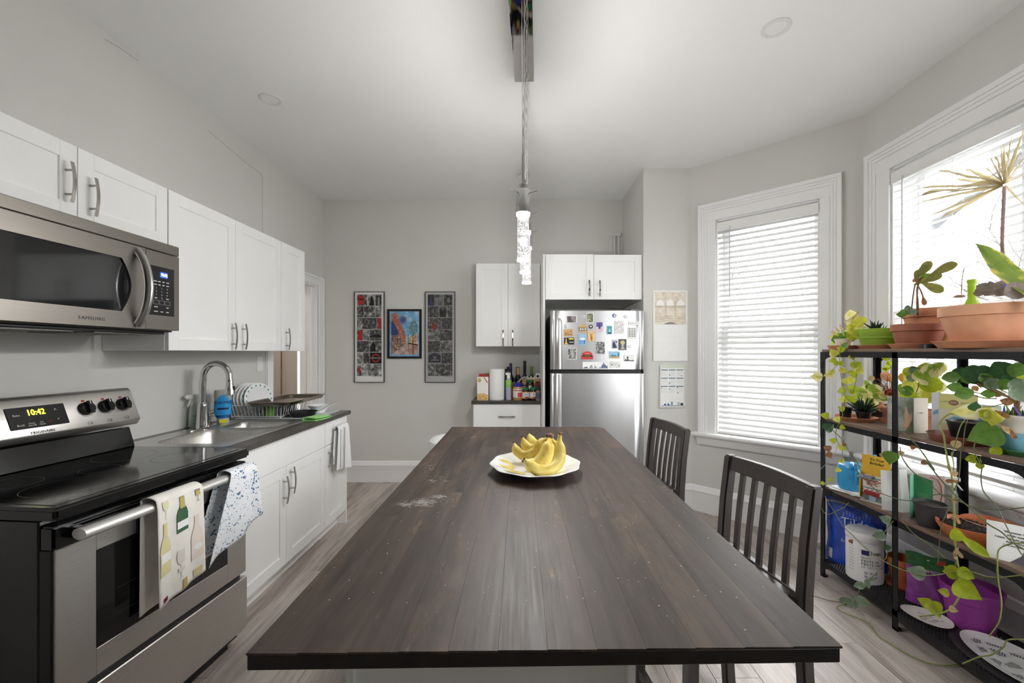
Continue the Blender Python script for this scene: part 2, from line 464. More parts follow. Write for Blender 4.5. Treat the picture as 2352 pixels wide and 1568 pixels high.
# ---- windows
SLATW = P('white_blind_slat', (222,222,222), .5, var=.01, vs=6, transl=.05)
def window(name, label, o2, u, hole, casing_l, casing_r, casing_top, mull=None):
    loc, rz = wallframe(o2, u); x0, x1, z0, z1 = hole
    w = bpy.data.objects.new(name, None); COL.objects.link(w); w.location = loc; w.rotation_euler = (0,0,rz); struct(w, label)
    m = MB()
    def side(a, b2):                        # a outer, b2 inner
        s = 1 if b2 > a else -1
        for (p, q, dep) in ((0, .028, .044), (.028, .046, .034), (.046, .066, .027), (.066, abs(b2-a), .018)):
            lo, hi = sorted((a+s*p, a+s*q)); m.box(lo, hi, -dep, 0, z0, casing_top)
    side(casing_l, x0); side(casing_r, x1)
    hh = casing_top - z1
    for (p, q, dep) in ((0, .028, .046), (.028, .046, .036), (.046, .066, .029), (.066, hh, .02)):
        m.box(casing_l, casing_r, -dep, 0, casing_top-q, casing_top-p)
    m.build('casing', WTRIM, w, bevel=.003)
    m = MB(); prof = [(.1,z0-.012),(.1,z0+.022),(-.05,z0+.022),(-.072,z0+.018),(-.08,z0+.004),(-.072,z0-.010),(-.05,z0-.014)]
    m.prism(prof, 'x', casing_l-.045, casing_r+.045); m.build('sill', WTRIM, w, bevel=.002)
    m = MB(); prof = [(0,z0-.014),(-.052,z0-.014),(-.048,z0-.03),(-.036,z0-.045),(-.03,z0-.075),(-.02,z0-.085),(0,z0-.09)]
    m.prism(prof, 'x', casing_l-.01, casing_r+.01); m.build('apron', WTRIM, w, bevel=.002)
    m = MB().box(x0, x0+.012, 0, .2, z0, z1).box(x1-.012, x1, 0, .2, z0, z1).box(x0, x1, 0, .2, z1-.012, z1).box(x0, x1, .1, .2, z0, z0+.02)
    m.build('jamb', WTRIM, w)
    spans = [(x0+.012, x1-.012)] if mull is None else [(x0+.012, mull-.05), (mull+.05, x1-.012)]
    if mull is not None:
        MB().box(mull-.05, mull+.05, .1, .2, z0, z1).box(mull-.03, mull+.03, .085, .1, z0, z1).build('mullion', WTRIM, w, bevel=.003)
    zm = (z0+z1)/2 + .02
    for (a, b2) in spans:
        for (zz0, zz1, yy) in ((z0+.02, zm+.025, .115), (zm-.025, z1-.012, .152)):
            m = MB(); st = .045
            m.box(a, a+st, yy, yy+.034, zz0, zz1).box(b2-st, b2, yy, yy+.034, zz0, zz1)
            m.box(a+st, b2-st, yy, yy+.034, zz0, zz0+(.07 if yy < .13 else .05)).box(a+st, b2-st, yy, yy+.034, zz1-.05, zz1)
            s = m.build('sash', WTRIM, w, bevel=.003)
            MB().box(a+st, b2-st, yy+.014, yy+.019, zz0+.05, zz1-.05).build('pane', GLASS, s)
    return w
window('window_1', 'tall narrow sash window in the slanted bay wall', A, BU, HB, .07, 1.043, 2.597)
window('window_2', 'wide white-framed window behind the plant shelf', B, RU, HR, .062, 1.705, 2.645, .88)

window('added_window', 'unseen narrow sash window added beside the camera to bring in daylight', B2, BU2, (.25,.90,.66,2.455), .115, 1.03, 2.597)  # out of view, added to let more daylight into the room

def blind(label, o2, u, x0, x1, z0, z1, tilt, pitch=.0437, wand_x=.1, wand_l=.75, cords=(.15,.85), broken=None, group='white window blinds'):
    loc, rz = wallframe(o2, u)
    b = thing('window_blind', label, 'window blind', loc, rz, group)
    yc = .034
    MB().box(x0, x1, yc-.03, yc+.03, z1-.012, z1+.028).box(x0-.006, x1+.006, yc-.043, yc-.034, z1-.04, z1+.03).build('valance', WPLAST, b, bevel=.003)
    sl = .05; tl = math.radians(tilt)
    me = None; n = int((z1-.03-z0-.03)/pitch)
    sm = MB()
    for q in range(4):
        f0, f1 = -.5+q*.25, -.25+q*.25
        c0, c1 = .003*(1-(2*f0)**2), .003*(1-(2*f1)**2)
        def R2(f, c): return (f*sl*math.cos(tl) - c*math.sin(tl), f*sl*math.sin(tl) + c*math.cos(tl))
        pa, pb = R2(f0, c0), R2(f1, c1)
        sm.hexa([(x0,pa[0],pa[1]),(x1,pa[0],pa[1]),(x1,pb[0],pb[1]),(x0,pb[0],pb[1]),
                 (x0,pa[0],pa[1]+.0018),(x1,pa[0],pa[1]+.0018),(x1,pb[0],pb[1]+.0018),(x0,pb[0],pb[1]+.0018)])
    for i in range(n):
        z = z1 - .045 - i*pitch
        if me is None:
            o = sm.build('slat', SLATW, b, merge=True); me = o.data
        else: o = link('slat', me, b)
        o.location = (0, yc, z)
        o.rotation_euler = (0, RND.uniform(-.0012,.0012), 0)
    zb = z1-.045-n*pitch
    MB().box(x0, x1, yc-.025, yc+.025, zb-.008, zb+.012).build('bottom_rail', WPLAST, b, bevel=.004)
    for f in cords:
        xx = x0+(x1-x0)*f
        MB().tube([(xx,yc-.028,z1-.01),(xx,yc-.028,zb-.006)], .0011, 5).build('ladder_cord', WPLAST, b)
        MB().tube([(xx,yc+.028,z1-.01),(xx,yc+.028,zb-.006)], .0011, 5).build('ladder_cord', WPLAST, b)
    MB().tube([(x0+wand_x,yc-.05,z1-.02),(x0+wand_x,yc-.052,z1-wand_l)], .004, 8).build('tilt_wand', P('clear_wand', (205,205,205), .25, var=.03), b)
    return b
blind('white slatted blind lowered over the narrow bay window', A, BU, .216, .904, .672, 2.40, 37, wand_x=.10, wand_l=.60)
blind('white slatted blind over the wide window behind the plants', B, RU, .236, 1.53, .68, 2.44, 3, wand_x=.085, wand_l=1.02, cords=(.28,.62))

# ---- outside: ground, a pale house, a porch post and beam, bare trees
struct(MB().box(-14, 40, -25, 40, -1.4, -1.2).build('ground', P('winter_ground', (112,112,108), .9, var=.12, vs=.6)), 'dull winter ground outside the windows')
PORCH = P('porch_grey_paint', (92,94,98), .6, var=.04)
p = thing('porch_frame', 'grey porch post and slanting brace outside the wide window', 'porch post', (3.01, 3.07, -1.2))
MB().box(2.95, 3.07, 3.02, 3.12, -1.2, 3.9).build('post', PORCH, p, world=True, bevel=.005)
MB().tube([(3.01,3.04,2.28),(3.05,2.2,2.72)], .035, 4).build('brace', PORCH, p, world=True)
PALE = P('pale_siding', (122,122,124), .8, var=.03, vs=2)
hs = thing('neighbour_house', 'pale house across the yard outside the wide window', 'house', (11,4,-1.2))
MB().box(11, 17, 1.0, 8.5, -1.2, 2.1).build('wall', PALE, hs, world=True)
MB().prism([(1.0-.3,2.1),(4.75,3.9),(8.8,2.1)], 'x', 10.7, 17.2).build('roof', P('grey_shingles', (92,92,96), .9, var=.1, vs=6), hs, world=True)
for q in range(4):
    y0 = 1.7+q*1.7
    f = MB().box(10.95, 11.0, y0, y0+.9, .1, 1.5).build('window', WTRIM, hs, world=True)
    MB().box(10.93, 10.96, y0+.1, y0+.8, .2, 1.4).build('pane', P('far_pane', (70,76,82), .2, var=.1), f, world=False)
    f.children[0].location = (-11, -4, 1.2)
BARK = P('bare_bark', (74,70,68), .9, var=.15, vs=9)
def bare_tree(x, y, h, seed, label):
    r = random.Random(seed)
    t = thing('bare_tree', label, 'tree', (x,y,-1.2), 0, 'bare trees outside the wide window')
    mb = MB(); tw = MB()
    def grow(p, d, L, rad, lev):
        q = p + d*L
        (mb if lev < 2 else tw).tube([p, p+d*L*.5+Vector((r.uniform(-.05,.05),r.uniform(-.05,.05),0))*L, q], [rad, rad*.8, rad*.6], 5)
        if lev >= 4: return
        for _ in range(4 if lev < 3 else 3):
            nd = (d + Vector((r.uniform(-.8,.8), r.uniform(-.8,.8), r.uniform(-.15,.6)))).normalized()
            grow(p + d*L*r.uniform(.55,1), nd, L*r.uniform(.55,.72), rad*.55, lev+1)
    grow(Vector((0,0,0)), Vector((0,0,1)), h*.36, .12, 0)
    mb.build('trunk', BARK, t); tw.build('twigs', BARK, t)
bare_tree(8.2, 5.2, 7.0, 3, 'bare tree with a low crown beyond the porch post')
bare_tree(11.5, 13.4, 8.0, 5, 'taller bare tree farther off beyond the porch post')
bare_tree(14.5, -3.5, 6.5, 9, 'bare tree beside the pale house nearest the window')
bare_tree(5.2, 15.0, 8.0, 12, 'bare tree seen through the narrow blind window')
# ================================================================== CABINETS (shared builders)
ML = lambda xf: Matrix(((0,1,0,xf),(1,0,0,0),(0,0,1,0),(0,0,0,1)))       # (u,d,v) -> left wall run: u=+Y, d=+X
MBK = lambda yf: Matrix(((1,0,0,0),(0,-1,0,yf),(0,0,1,0),(0,0,0,1)))      # (u,d,v) -> back wall run: u=+X, d=-Y
def shaker(u0, u1, v0, v1, t=.019, rail=.062, rec=.007):
    m = MB(); g = .0015
    u0 += g; u1 -= g; v0 += g; v1 -= g
    m.box(u0, u0+rail, 0, t, v0, v1).box(u1-rail, u1, 0, t, v0, v1)
    m.box(u0+rail, u1-rail, 0, t, v0, v0+rail).box(u0+rail, u1-rail, 0, t, v1-rail, v1)
    m.box(u0+rail-.001, u1-rail+.001, 0, t-rec, v0+rail-.001, v1-rail+.001)
    return m
def pull(u, v, d0, L=.16, along='v', bar=.0055):
    m = MB(); n = 10
    for q in range(n):
        a0, a1 = -L/2+L*q/n, -L/2+L*(q+1)/n
        h0, h1 = .022+.010*(1-(2*a0/L)**2), .022+.010*(1-(2*a1/L)**2)
        pts = [(-bar,h0,a0),(bar,h0,a0),(bar,h1,a1),(-bar,h1,a1),(-bar,h0+.004,a0),(bar,h0+.004,a0),(bar,h1+.004,a1),(-bar,h1+.004,a1)]
        m.hexa(pts)
    for a in (-L*.3, L*.3): m.tube([(0,-.001,a),(0,.03,a)], .0045, 8)
    if along == 'u': m.T(Matrix(((0,0,1,0),(0,1,0,0),(1,0,0,0),(0,0,0,1))))
    m.T(Matrix.Translation((u, d0, v)))
    return m
def door(parent, M, u0, u1, v0, v1, hu=None, hv=None, along='v', name='door', t=.019, flat=False, L=.16, rail=.062):
    mb = (MB().box(u0+.0015, u1-.0015, 0, t, v0+.0015, v1-.0015) if flat else shaker(u0, u1, v0, v1, t, rail)).T(M)
    dd = mb.build(name, WHITE, parent, world=True, bevel=.0012)
    if hu is not None:
        pull(hu, hv, t, L, along).T(M).build('handle', NICKEL, dd, world=True, merge=True, angle=50)
    return dd

GAP = P('cabinet_edge_grey', (196,196,195), .5, var=.02)
def carcass(parent, x0, x1, y0, y1, z0, z1, mat=WHITE):
    MB().box(x0, x1, y0, y1, z0, z1).build('body', mat, parent, world=True, bevel=.001)

# ---- wall cabinets on the left
XU = -1.739
Mu = ML(XU-.019)
c = thing('wall_cabinet', 'short two-door white wall cabinet directly above the microwave', 'cabinet', (XL+.002, 1.22, 1.885), 0, 'white wall cabinets over the counter')
carcass(c, XL+.002, XU-.020, 1.222, 2.062, 1.885, 2.164)
door(c, Mu, 1.222, 1.642, 1.873, 2.166, 1.600, 2.010, L=.155)
door(c, Mu, 1.642, 2.062, 1.873, 2.166, 1.690, 1.985, L=.155)
c = thing('wall_cabinet', 'tall two-door white wall cabinet above the sink', 'cabinet', (XL+.002, 2.064, 1.366), 0, 'white wall cabinets over the counter')
carcass(c, XL+.002, XU-.020, 2.066, 3.039, 1.366, 2.164)
door(c, Mu, 2.066, 2.553, 1.366, 2.166, 2.517, 1.455)
door(c, Mu, 2.553, 3.039, 1.366, 2.166, 2.612, 1.455)
c = thing('wall_cabinet', 'narrow single-door white wall cabinet nearest the doorway', 'cabinet', (XL+.002, 3.041, 1.366), 0, 'white wall cabinets over the counter')
carcass(c, XL+.002, XU-.020, 3.042, 3.372, 1.366, 2.164)
door(c, Mu, 3.042, 3.373, 1.366, 2.166, 3.098, 1.455)

# ---- microwave over the range
XM = -1.66
MWST = P('microwave_steel', (146,141,135), .36, 1, var=.06, vs=14, st=(1,1,60), bump=.02, bs=60)
mw = thing('microwave', 'stainless steel microwave mounted over the stove', 'microwave', (XL+.004, 1.275, 1.452))
MB().box(XL+.004, XM-.032, 1.277, 2.033, 1.455, 1.868).build('body', P('microwave_side', (70,68,66), .5, .3, var=.05), mw, world=True, bevel=.003)
MB().box(XM-.03, XM, 1.275, 2.035, 1.822, 1.868).build('vent_strip', MWST, mw, world=True, bevel=.003)
m = MB()
dY0, dY1, dz0, dz1 = 1.275, 1.851, 1.462, 1.819
# door frame with an opening whose right end bows out to the handle
def bow(t): return 1.742 + .042*math.sin(PI*t)
wz0, wz1 = 1.530, 1.752
n = 14
m.box(XM-.03, XM, dY0, dY0+.02, dz0, dz1)
m.box(XM-.03, XM, dY0+.02, dY1, dz0, wz0).box(XM-.03, XM, dY0+.02, dY1, wz1, dz1)
for q in range(n):
    t0, t1 = q/n, (q+1)/n; za, zb = wz0+(wz1-wz0)*t0, wz0+(wz1-wz0)*t1
    m.hexa([(XM-.03,bow(t0),za),(XM,bow(t0),za),(XM,dY1,za),(XM-.03,dY1,za),(XM-.03,bow(t1),zb),(XM,bow(t1),zb),(XM,dY1,zb),(XM-.03,dY1,zb)])
dr = m.build('door', MWST, mw, world=True)
MB().box(XM-.02, XM-.006, dY0+.01, 1.80, wz0-.01, wz1+.01).build('window', P('dark_oven_glass', (22,23,26), .06, var=.1, vs=4, coat=.6), dr, world=True)
pts = [Vector((XM+.052*math.sin(PI*q/16)**.7+.002, 1.808, 1.478+.322*q/16)) for q in range(17)]
MB().tube(pts, .016, 12, flat=(1.15,.8)).build('handle', P('satin_handle', (196,195,193), .25, 1, var=.03), dr, world=True, angle=60)
text('SAMSUNG', .019, P('etched_letter', (96,94,92), .4, .6, var=.05), dr, frame((XM+.0008, 1.62, 1.490), (0,1,0), (0,0,1)), world=True, space=1.25)
pn = MB().box(XM-.03, XM, 1.855, 2.035, 1.462, 1.819).build('control_panel', MWST, mw, world=True, bevel=.002)
MB().box(XM-.002, XM+.0012, 1.868, 2.004, 1.528, 1.752).build('keypad', P('gloss_black_panel', (20,20,22), .15, var=.1, coat=.4), pn, world=True, bevel=.0008)
MB().box(XM+.001, XM+.0018, 1.925, 1.966, 1.703, 1.729).build('display', P('blue_display', (24,40,92), .3, emit=.35, var=.05), pn, world=True)
text('10:42', .017, P('blue_digits', (150,190,255), .4, emit=2.2), pn, frame((XM+.0022, 1.946, 1.716), (0,1,0), (0,0,1)), 'clock_digits', world=True, sx=.9)
KEY = P('key_legend', (198,198,200), .5, var=.05)
for r, zz in enumerate((1.652, 1.637, 1.622)):
    for q in range(3): text(str(r*3+q+1), .011, KEY, pn, frame((XM+.0016, 1.905+q*.029, zz), (0,1,0), (0,0,1)), 'key', world=True)
text('0', .011, KEY, pn, frame((XM+.0016, 1.934, 1.607), (0,1,0), (0,0,1)), 'key', world=True)
for (yy, zz, ww) in ((1.90,1.683,.018),(1.921,1.683,.014),(1.943,1.683,.012),(1.966,1.683,.014),(1.90,1.668,.015),(1.921,1.668,.013),(1.943,1.668,.012),(1.966,1.668,.014),
                     (1.903,1.607,.014),(1.965,1.607,.015),(1.903,1.566,.018),(1.965,1.566,.012),(1.903,1.545,.02),(1.934,1.545,.014),(1.965,1.545,.014)):
    MB().box(XM+.0012, XM+.0016, yy-ww/2, yy+ww/2, zz-.0022, zz+.0022).build('key', KEY, pn, world=True)
for q in range(3):
    y0 = 1.89+q*.031; m = MB()
    m.box(XM+.0012,XM+.0016,y0,y0+.027,1.578,1.5788).box(XM+.0012,XM+.0016,y0,y0+.027,1.5955,1.5963).box(XM+.0012,XM+.0016,y0,y0+.0008,1.578,1.596).box(XM+.0012,XM+.0016,y0+.0262,y0+.027,1.578,1.596)
    m.build('key_frame', KEY, pn, world=True)
m = MB().box(XL+.05, XM-.04, 1.30, 2.0, 1.443, 1.4545)
m.build('underside', BLACKP, mw, world=True, bevel=.003)
for (a, b2) in ((1.33,1.60),(1.68,1.95)):
    g = MB()
    for q in range(9): g.box(-1.98+q*.032, -1.98+q*.032+.012, a, b2, 1.438, 1.443)
    g.build('grease_filter', P('filter_grey', (120,118,114), .4, .8, var=.2, vs=200), mw, world=True)

# ---- range (stands slightly askew)
RZ = math.radians(-5)
rg = thing('range', 'black and stainless electric stove with glass cooktop and hung towels', 'stove', (-1.298, 1.571, 0), RZ)
COOK = P('cooktop_glass', (10,10,12), .09, var=.25, vs=5, coat=.3)
MB().box(-.66, -.055, -.376, .376, .03, .872).box(-.62,-.07,-.34,.34,0,.03).build('body', BLACKG, rg, bevel=.004)
MB().box(-.66, .004, -.381, .381, .872, .911).build('cooktop_rim', BLACKG, rg, bevel=.009, seg=3)
MB().box(-.555, -.03, -.355, .355, .9105, .9125).build('cooktop', COOK, rg, bevel=.0008)
RING = P('burner_ring_print', (112,112,114), .4, var=.1)
for (cx, cy, r) in ((-.19,-.19,.115),(-.42,-.19,.08),(-.42,.19,.105),(-.18,.19,.085),(-.31,0,.06)):
    rm = MB(); k = 56; vs = []
    for q in range(k):
        a = 2*PI*q/k
        vs += [(cx+(r-.0013)*math.cos(a), cy+(r-.0013)*math.sin(a), .9128), (cx+r*math.cos(a), cy+r*math.sin(a), .9128)]
    rm.add(vs, [(2*q, 2*q+1, (2*q+3) % (2*k), (2*q+2) % (2*k)) for q in range(k)]); rm.build('burner_ring', RING, rg)
# door
m = MB().box(-.052, -.008, -.376, .376, .785, .855)
dr = m.build('oven_door', BLACKG, rg, bevel=.006, seg=2)
for q in range(3): MB().box(-.01, -.004, -.33, .33, .838-q*.011, .843-q*.011).build('vent_louvre', BLACKG, dr, bevel=.001)
m = MB(); zA, zB, wA, wB, wy = .345, .787, .43, .738, .262
m.box(-.05, -.008, -.370, -wy, zA, zB).box(-.05, -.008, wy, .370, zA, zB).box(-.05, -.008, -wy, wy, zA, wA).box(-.05, -.008, -wy, wy, wB, zB)
m.build('door_panel', STEELH, dr, bevel=.0015)
for yy in (-.376, .370): MB().box(-.05, -.017, yy, yy+.006, zA, zB).build('edge_trim', BLACKP, dr)
MB().box(-.05, -.0085, -wy, wy, wA, wB).build('window', P('oven_glass', (16,16,18), .07, var=.15, vs=4, coat=.5), dr)
for zz in (.50, .585): MB().box(-.0085, -.0080, -.20, .2, zz, zz+.0015).build('rack_line', P('dim_rack', (88,80,58), .4, .5), dr)
m = MB().tube([(.036,-.345,.826),(.040,-.2,.826),(.042,0,.826),(.040,.2,.826),(.036,.345,.826)], .0235, 14, flat=(.72,1.05))
m.build('handle', P('pale_steel_bar', (222,221,219), .48, .75, var=.03, vs=20), dr, angle=60)
for s in (-1, 1): MB().box(-.01, .026, s*.325-.014, s*.325+.014, .811, .841).build('handle_end', BLACKG, dr, bevel=.004, seg=2)
MB().box(-.052, -.004, -.374, .374, .085, .322).build('drawer', STEELH, rg, bevel=.003)
MB().box(-.06, -.03, -.36, .36, .322, .345).build('drawer_gap', BLACKP, rg)
# back guard
MB().hexa([(-.575,-.378,.911),(-.575,.378,.911),(-.66,.378,.911),(-.66,-.378,.911),(-.605,-.378,1.004),(-.605,.378,1.004),(-.66,.378,1.004),(-.66,-.378,1.004)]).build('back_riser', BLACKG, rg, bevel=.004)
m = MB().prism([(-.565,1.018),(-.548,1.044),(-.600,1.176),(-.612,1.188),(-.655,1.188),(-.655,1.010)], 'y', -.378, .378)
bgd = m.build('back_guard', STEELH, rg, bevel=.003)
up = Vector((-.052,0,.132)).normalized()
def onpanel(y, t): return Vector((-.548,y,1.044)) + Vector((-.052,0,.132))*t
def pfr(y, t, out=.001):
    n = Vector((up.z,0,-up.x)); return frame(onpanel(y,t)+n*out, (0,1,0), up)
DSP = P('gloss_black_display', (30,29,30), .18, var=.1, coat=.4)
m = MB().box(-.093,.093,-.043,.043,-.001,.002).T(pfr(0,.5)); m.build('display_panel', DSP, bgd, bevel=.004)
text('10:42', .032, P('yellow_digits', (236,226,20), .4, emit=1.6), bgd, pfr(-.005,.62,.0035), 'clock_digits', sx=.82)
LEG = P('panel_legend', (205,205,202), .5, var=.05)
for (tx, y, t, sz) in (('Bake',-.066,.58,.011),('Broil',-.062,.30,.011),('Timer\nOn-Off',-.028,.30,.0085),('Set\nClock',.003,.30,.0085),('^',.058,.62,.02),('v',.058,.36,.014)):
    text(tx, sz, LEG, bgd, pfr(y,t,.0035))
text('OFF', .0085, P('red_legend', (150,40,40), .5), bgd, pfr(.030,.32,.0035))
text('FRIGIDAIRE', .0135, P('grey_letter', (84,82,80), .4, .4), bgd, pfr(0.0,.06,.0012), space=1.15)
for (y, sz) in ((.165,1),(.243,1),(.318,1)):
    kb = MB().lathe([(.029,0),(.0275,.012),(.026,.020)], (0,0,0), 28).box(-.009,.009,-.027,.027,.018,.032).T(pfr(y,.55))
    k = kb.build('knob', P('gloss_black_knob', (18,18,20), .15, var=.1, coat=.4), bgd, bevel=.0015)
    MB().box(-.0015,.0015,.012,.026,.0322,.0328).T(pfr(y,.55)).build('pointer', P('white_pointer', (225,225,225), .5), k)
    MB().box(-.006,.006,-.004,.004,0,.0006).T(pfr(y,.55) @ Matrix.Translation((0,.036,0))).build('off_mark', P('red_mark', (150,60,50), .5), bgd)
    m = MB().box(-.008,.008,-.006,-.0053,0,.0006).box(-.008,.008,.0053,.006,0,.0006).box(-.008,-.0073,-.006,.006,0,.0006).box(.0073,.008,-.006,.006,0,.0006).box(.001,.004,-.003,0,0,.0006)
    m.T(pfr(y,.10)).build('burner_mark', INK, bgd)
    pts = [(.033*math.cos(a), .033*math.sin(a), .0005) for a in [math.radians(200+14*q) for q in range(11)]]
    MB().tube(pts, .0006, 4).T(pfr(y,.55)).build('dial_arc', INK, bgd)

# ---- base cabinets
XD = -1.385
Mb = ML(XD-.019)
SINKH = (-1.975, -1.485, 2.09, 2.845)
c = thing('base_cabinet', 'white sink base cabinet with two shaker doors and a plain front', 'cabinet', (XL+.002, 2.02, 0), 0, 'white base cabinets under the sink counter')
m = MB().box(XL+.002, XD-.020, 2.022, 2.04, .1, .86).box(XL+.002, XD-.020, 2.948, 2.966, .1, .86).box(XL+.002, XD-.02, 2.04, 2.948, .1, .118).box(XL+.002, XL+.012, 2.04, 2.948, .118, .86)
m.build('body', WHITE, c, world=True)
MB().box(-1.475, -1.46, 2.022, 2.966, 0, .1).build('toe_kick', WHITE, c, world=True)
door(c, Mb, 2.004, 2.476, .108, .686, 2.440, .555)
door(c, Mb, 2.476, 2.966, .108, .686, 2.515, .590)
door(c, Mb, 2.004, 2.966, .686, .862, name='false_drawer_front', flat=True)
c = thing('base_cabinet', 'narrow white base cabinet with drawer and door at the counter end', 'cabinet', (XL+.002, 2.968, 0), 0, 'white base cabinets under the sink counter')
carcass(c, XL+.002, XD-.020, 2.970, 3.324, .1, .862)
MB().box(XL+.002, XD-.002, 3.325, 3.343, 0, .862).build('end_panel', WHITE, c, world=True, bevel=.001)
MB().box(-1.475, -1.46, 2.970, 3.324, 0, .1).build('toe_kick', WHITE, c, world=True)
door(c, Mb, 2.970, 3.324, .108, .686, 3.012, .585)
door(c, Mb, 2.970, 3.324, .688, .862, 3.147, .79, 'u', 'drawer', flat=True, L=.2)

# ---- countertop with sink cut-out
CTOP = P('dark_laminate_counter', (72,68,65), .28, var=.25, vs=18, detail=6)
a, b2, y0, y1 = SINKH
m = MB().box(XL+.002, a, 2.012, 3.36, .863, .892).box(b2, -1.362, 2.012, 3.36, .863, .892).box(a, b2, 2.012, y0, .863, .892).box(a, b2, y1, 3.36, .863, .892)
tag(m.build('countertop', CTOP, bevel=.0), 'dark laminate countertop around the steel sink', 'countertop')

# ---- sink
SINKM = P('sink_steel', (212,210,207), .36, 1, var=.08, vs=9, st=(1,6,1))
sk = thing('sink', 'double-bowl stainless steel drop-in sink beside the stove', 'sink', (-1.73, 2.47, .892))
def rrect(x0, x1, y0, y1, r, n=5):
    P2 = []
    for (cx, cy, a0) in ((x1-r,y1-r,0),(x0+r,y1-r,90),(x0+r,y0+r,180),(x1-r,y0+r,270)):
        for q in range(n+1):
            a = math.radians(a0+90*q/n); P2.append((cx+r*math.cos(a), cy+r*math.sin(a)))
    return P2
bowls = [(-1.885,-1.505,2.125,2.535,.07),(-1.865,-1.52,2.575,2.815,.06)]
for i, (x0, x1, yy0, yy1, r) in enumerate(bowls):
    m = MB(); vs = []; levels = [(0.0,.894),(.006,.888),(.012,.86),(.016,.76),(.04,.735),(.09,.728)]
    n = None
    for ins, z in levels:
        ring = rrect(x0+ins, x1-ins, yy0+ins, yy1-ins, max(.02, r-ins*.4)); n = len(ring)
        vs += [(px, py, z) for px, py in ring]
    fs = [(k*n+j, k*n+(j+1) % n, (k+1)*n+(j+1) % n, (k+1)*n+j) for k in range(len(levels)-1) for j in range(n)]
    fs.append(tuple(range((len(levels)-1)*n, len(levels)*n)))
    m.add(vs, fs); m.build('bowl', SINKM, sk, world=True, angle=60)
    MB().lathe([(.036,.0),(.034,.003),(.02,.002)], ((x0+x1)/2, (yy0+yy1)/2, .7285), 20).build('drain', CHROME, sk, world=True)
bm = bmesh.new()
def loop(pl, z):
    vv = [bm.verts.new((px,py,z)) for px,py in pl]; return [bm.edges.new((vv[i], vv[(i+1) % len(vv)])) for i in range(len(vv))]
es = loop(rrect(-2.0,-1.462,2.065,2.87,.045), .8945)
for (x0,x1,yy0,yy1,r) in bowls: es += loop(rrect(x0,x1,yy0,yy1,r), .8945)
bmesh.ops.triangle_fill(bm, edges=es, use_beauty=True)
loop_o = rrect(-2.0,-1.462,2.065,2.87,.045); lo2 = rrect(-2.006,-1.456,2.059,2.876,.05)
v1 = [bm.verts.new((px,py,.8945)) for px,py in loop_o]; v2 = [bm.verts.new((px,py,.8922)) for px,py in lo2]
for q in range(len(v1)): bm.faces.new((v1[q], v1[(q+1) % len(v1)], v2[(q+1) % len(v1)], v2[q]))
bmesh.ops.recalc_face_normals(bm, faces=bm.faces)
for v in bm.verts: v.co -= Vector(sk.location)
me = bpy.data.meshes.new('rim'); bm.to_mesh(me); bm.free(); me.materials.append(SINKM); link('rim', me, sk)

# ---- faucet
fc = thing('faucet', 'tall chrome gooseneck pull-down faucet at the sink', 'faucet', (-1.945, 2.56, .8945))
MB().prism(rrect(-.03,.03,-.13,.13,.029,6), 'z', 0, .008).build('deck_plate', CHROME, fc, bevel=.002)
MB().lathe([(.036,.008),(.0345,.03),(.027,.135),(.0275,.14),(.024,.15),(.0195,.158)], n=24).build('body', CHROME, fc)
pts = [(0,0,.15),(0,0,.25),(.004,0,.29)]
for q in range(1, 13):
    a = PI - PI*q/12*1.02; pts.append((.084+.08*math.cos(a), 0, .31+.085*math.sin(a)))
pts.append((.166,0,.292))
MB().tube(pts, [.0185]*3+[.0172]*(len(pts)-3), 16).build('gooseneck', CHROME, fc, angle=60)
MB().lathe([(.0175,.0),(.019,-.004),(.0195,-.02),(.024,-.055),(.031,-.080),(.031,-.089),(.025,-.093),(.012,-.091)], (.166,0,.295), 20).build('spray_head', CHROME, fc)
MB().box(.186,.194,-.007,.007,.232,.256).build('spray_button', BLACKP, fc, bevel=.002)
m = MB().cyl((0,.018,.075),(.004,.072,.088),.019,.015,16); m.tube([(.004,.066,.088),(-.002,.078,.12),(-.008,.084,.155)], [.0065,.0055,.005], 10)
m.build('lever', CHROME, fc)

# ---- spray bottle, dish soap
sb = thing('spray_bottle', 'pale green spray bottle with white trigger behind the faucet', 'spray bottle', (-2.02, 2.60, .8945), math.radians(-100)); sb.scale = (1.1,1.1,1.18)
MB().lathe([(.029,0),(.032,.006),(.031,.06),(.026,.1),(.013,.118),(.012,.128)], n=24).build('bottle', P('frosted_green', (196,208,202), .3, var=.03), sb)
m = MB().lathe([(.015,.122),(.015,.142),(.012,.15)], n=18).box(-.016,.05,-.012,.012,.15,.172)
m.box(.045,.062,-.008,.008,.154,.170).hexa([(.022,-.005,.15),(.03,-.005,.15),(.03,.005,.15),(.022,.005,.15),(.042,-.005,.108),(.05,-.005,.110),(.05,.005,.110),(.042,.005,.108)])
m.build('trigger', WPLAST, sb, bevel=.004, seg=2)
text('mint', .016, P('bottle_print', (96,112,106), .5), sb, frame((.0215,.0243,.062), (-.745,.66,0), (0,0,1)))
for q in range(4): MB().box(-.014,.014,-.0006,.0006,-.0003,.0003).T(frame((.0214,.0242,.022+q*.008), (-.745,.66,0), (0,0,1))).build('small_print', P('bottle_print', (96,112,106)), sb)
ds = thing('dish_soap', 'blue dish soap bottle standing on its cap beside the faucet', 'soap bottle', (-1.945, 2.735, .8945), math.radians(35))
MB().lathe([(.028,0),(.029,.004),(.029,.03),(.026,.034)], n=24, sx=1.2, sy=.85).build('cap', P('grey_cap', (176,180,184), .4, var=.03), ds)
MB().lathe([(.027,.034),(.036,.05),(.041,.085),(.040,.125),(.039,.15)], n=28, sx=1.2, sy=.78).build('soap', P('blue_soap', (24,104,188), .12, var=.06, coat=.5), ds)
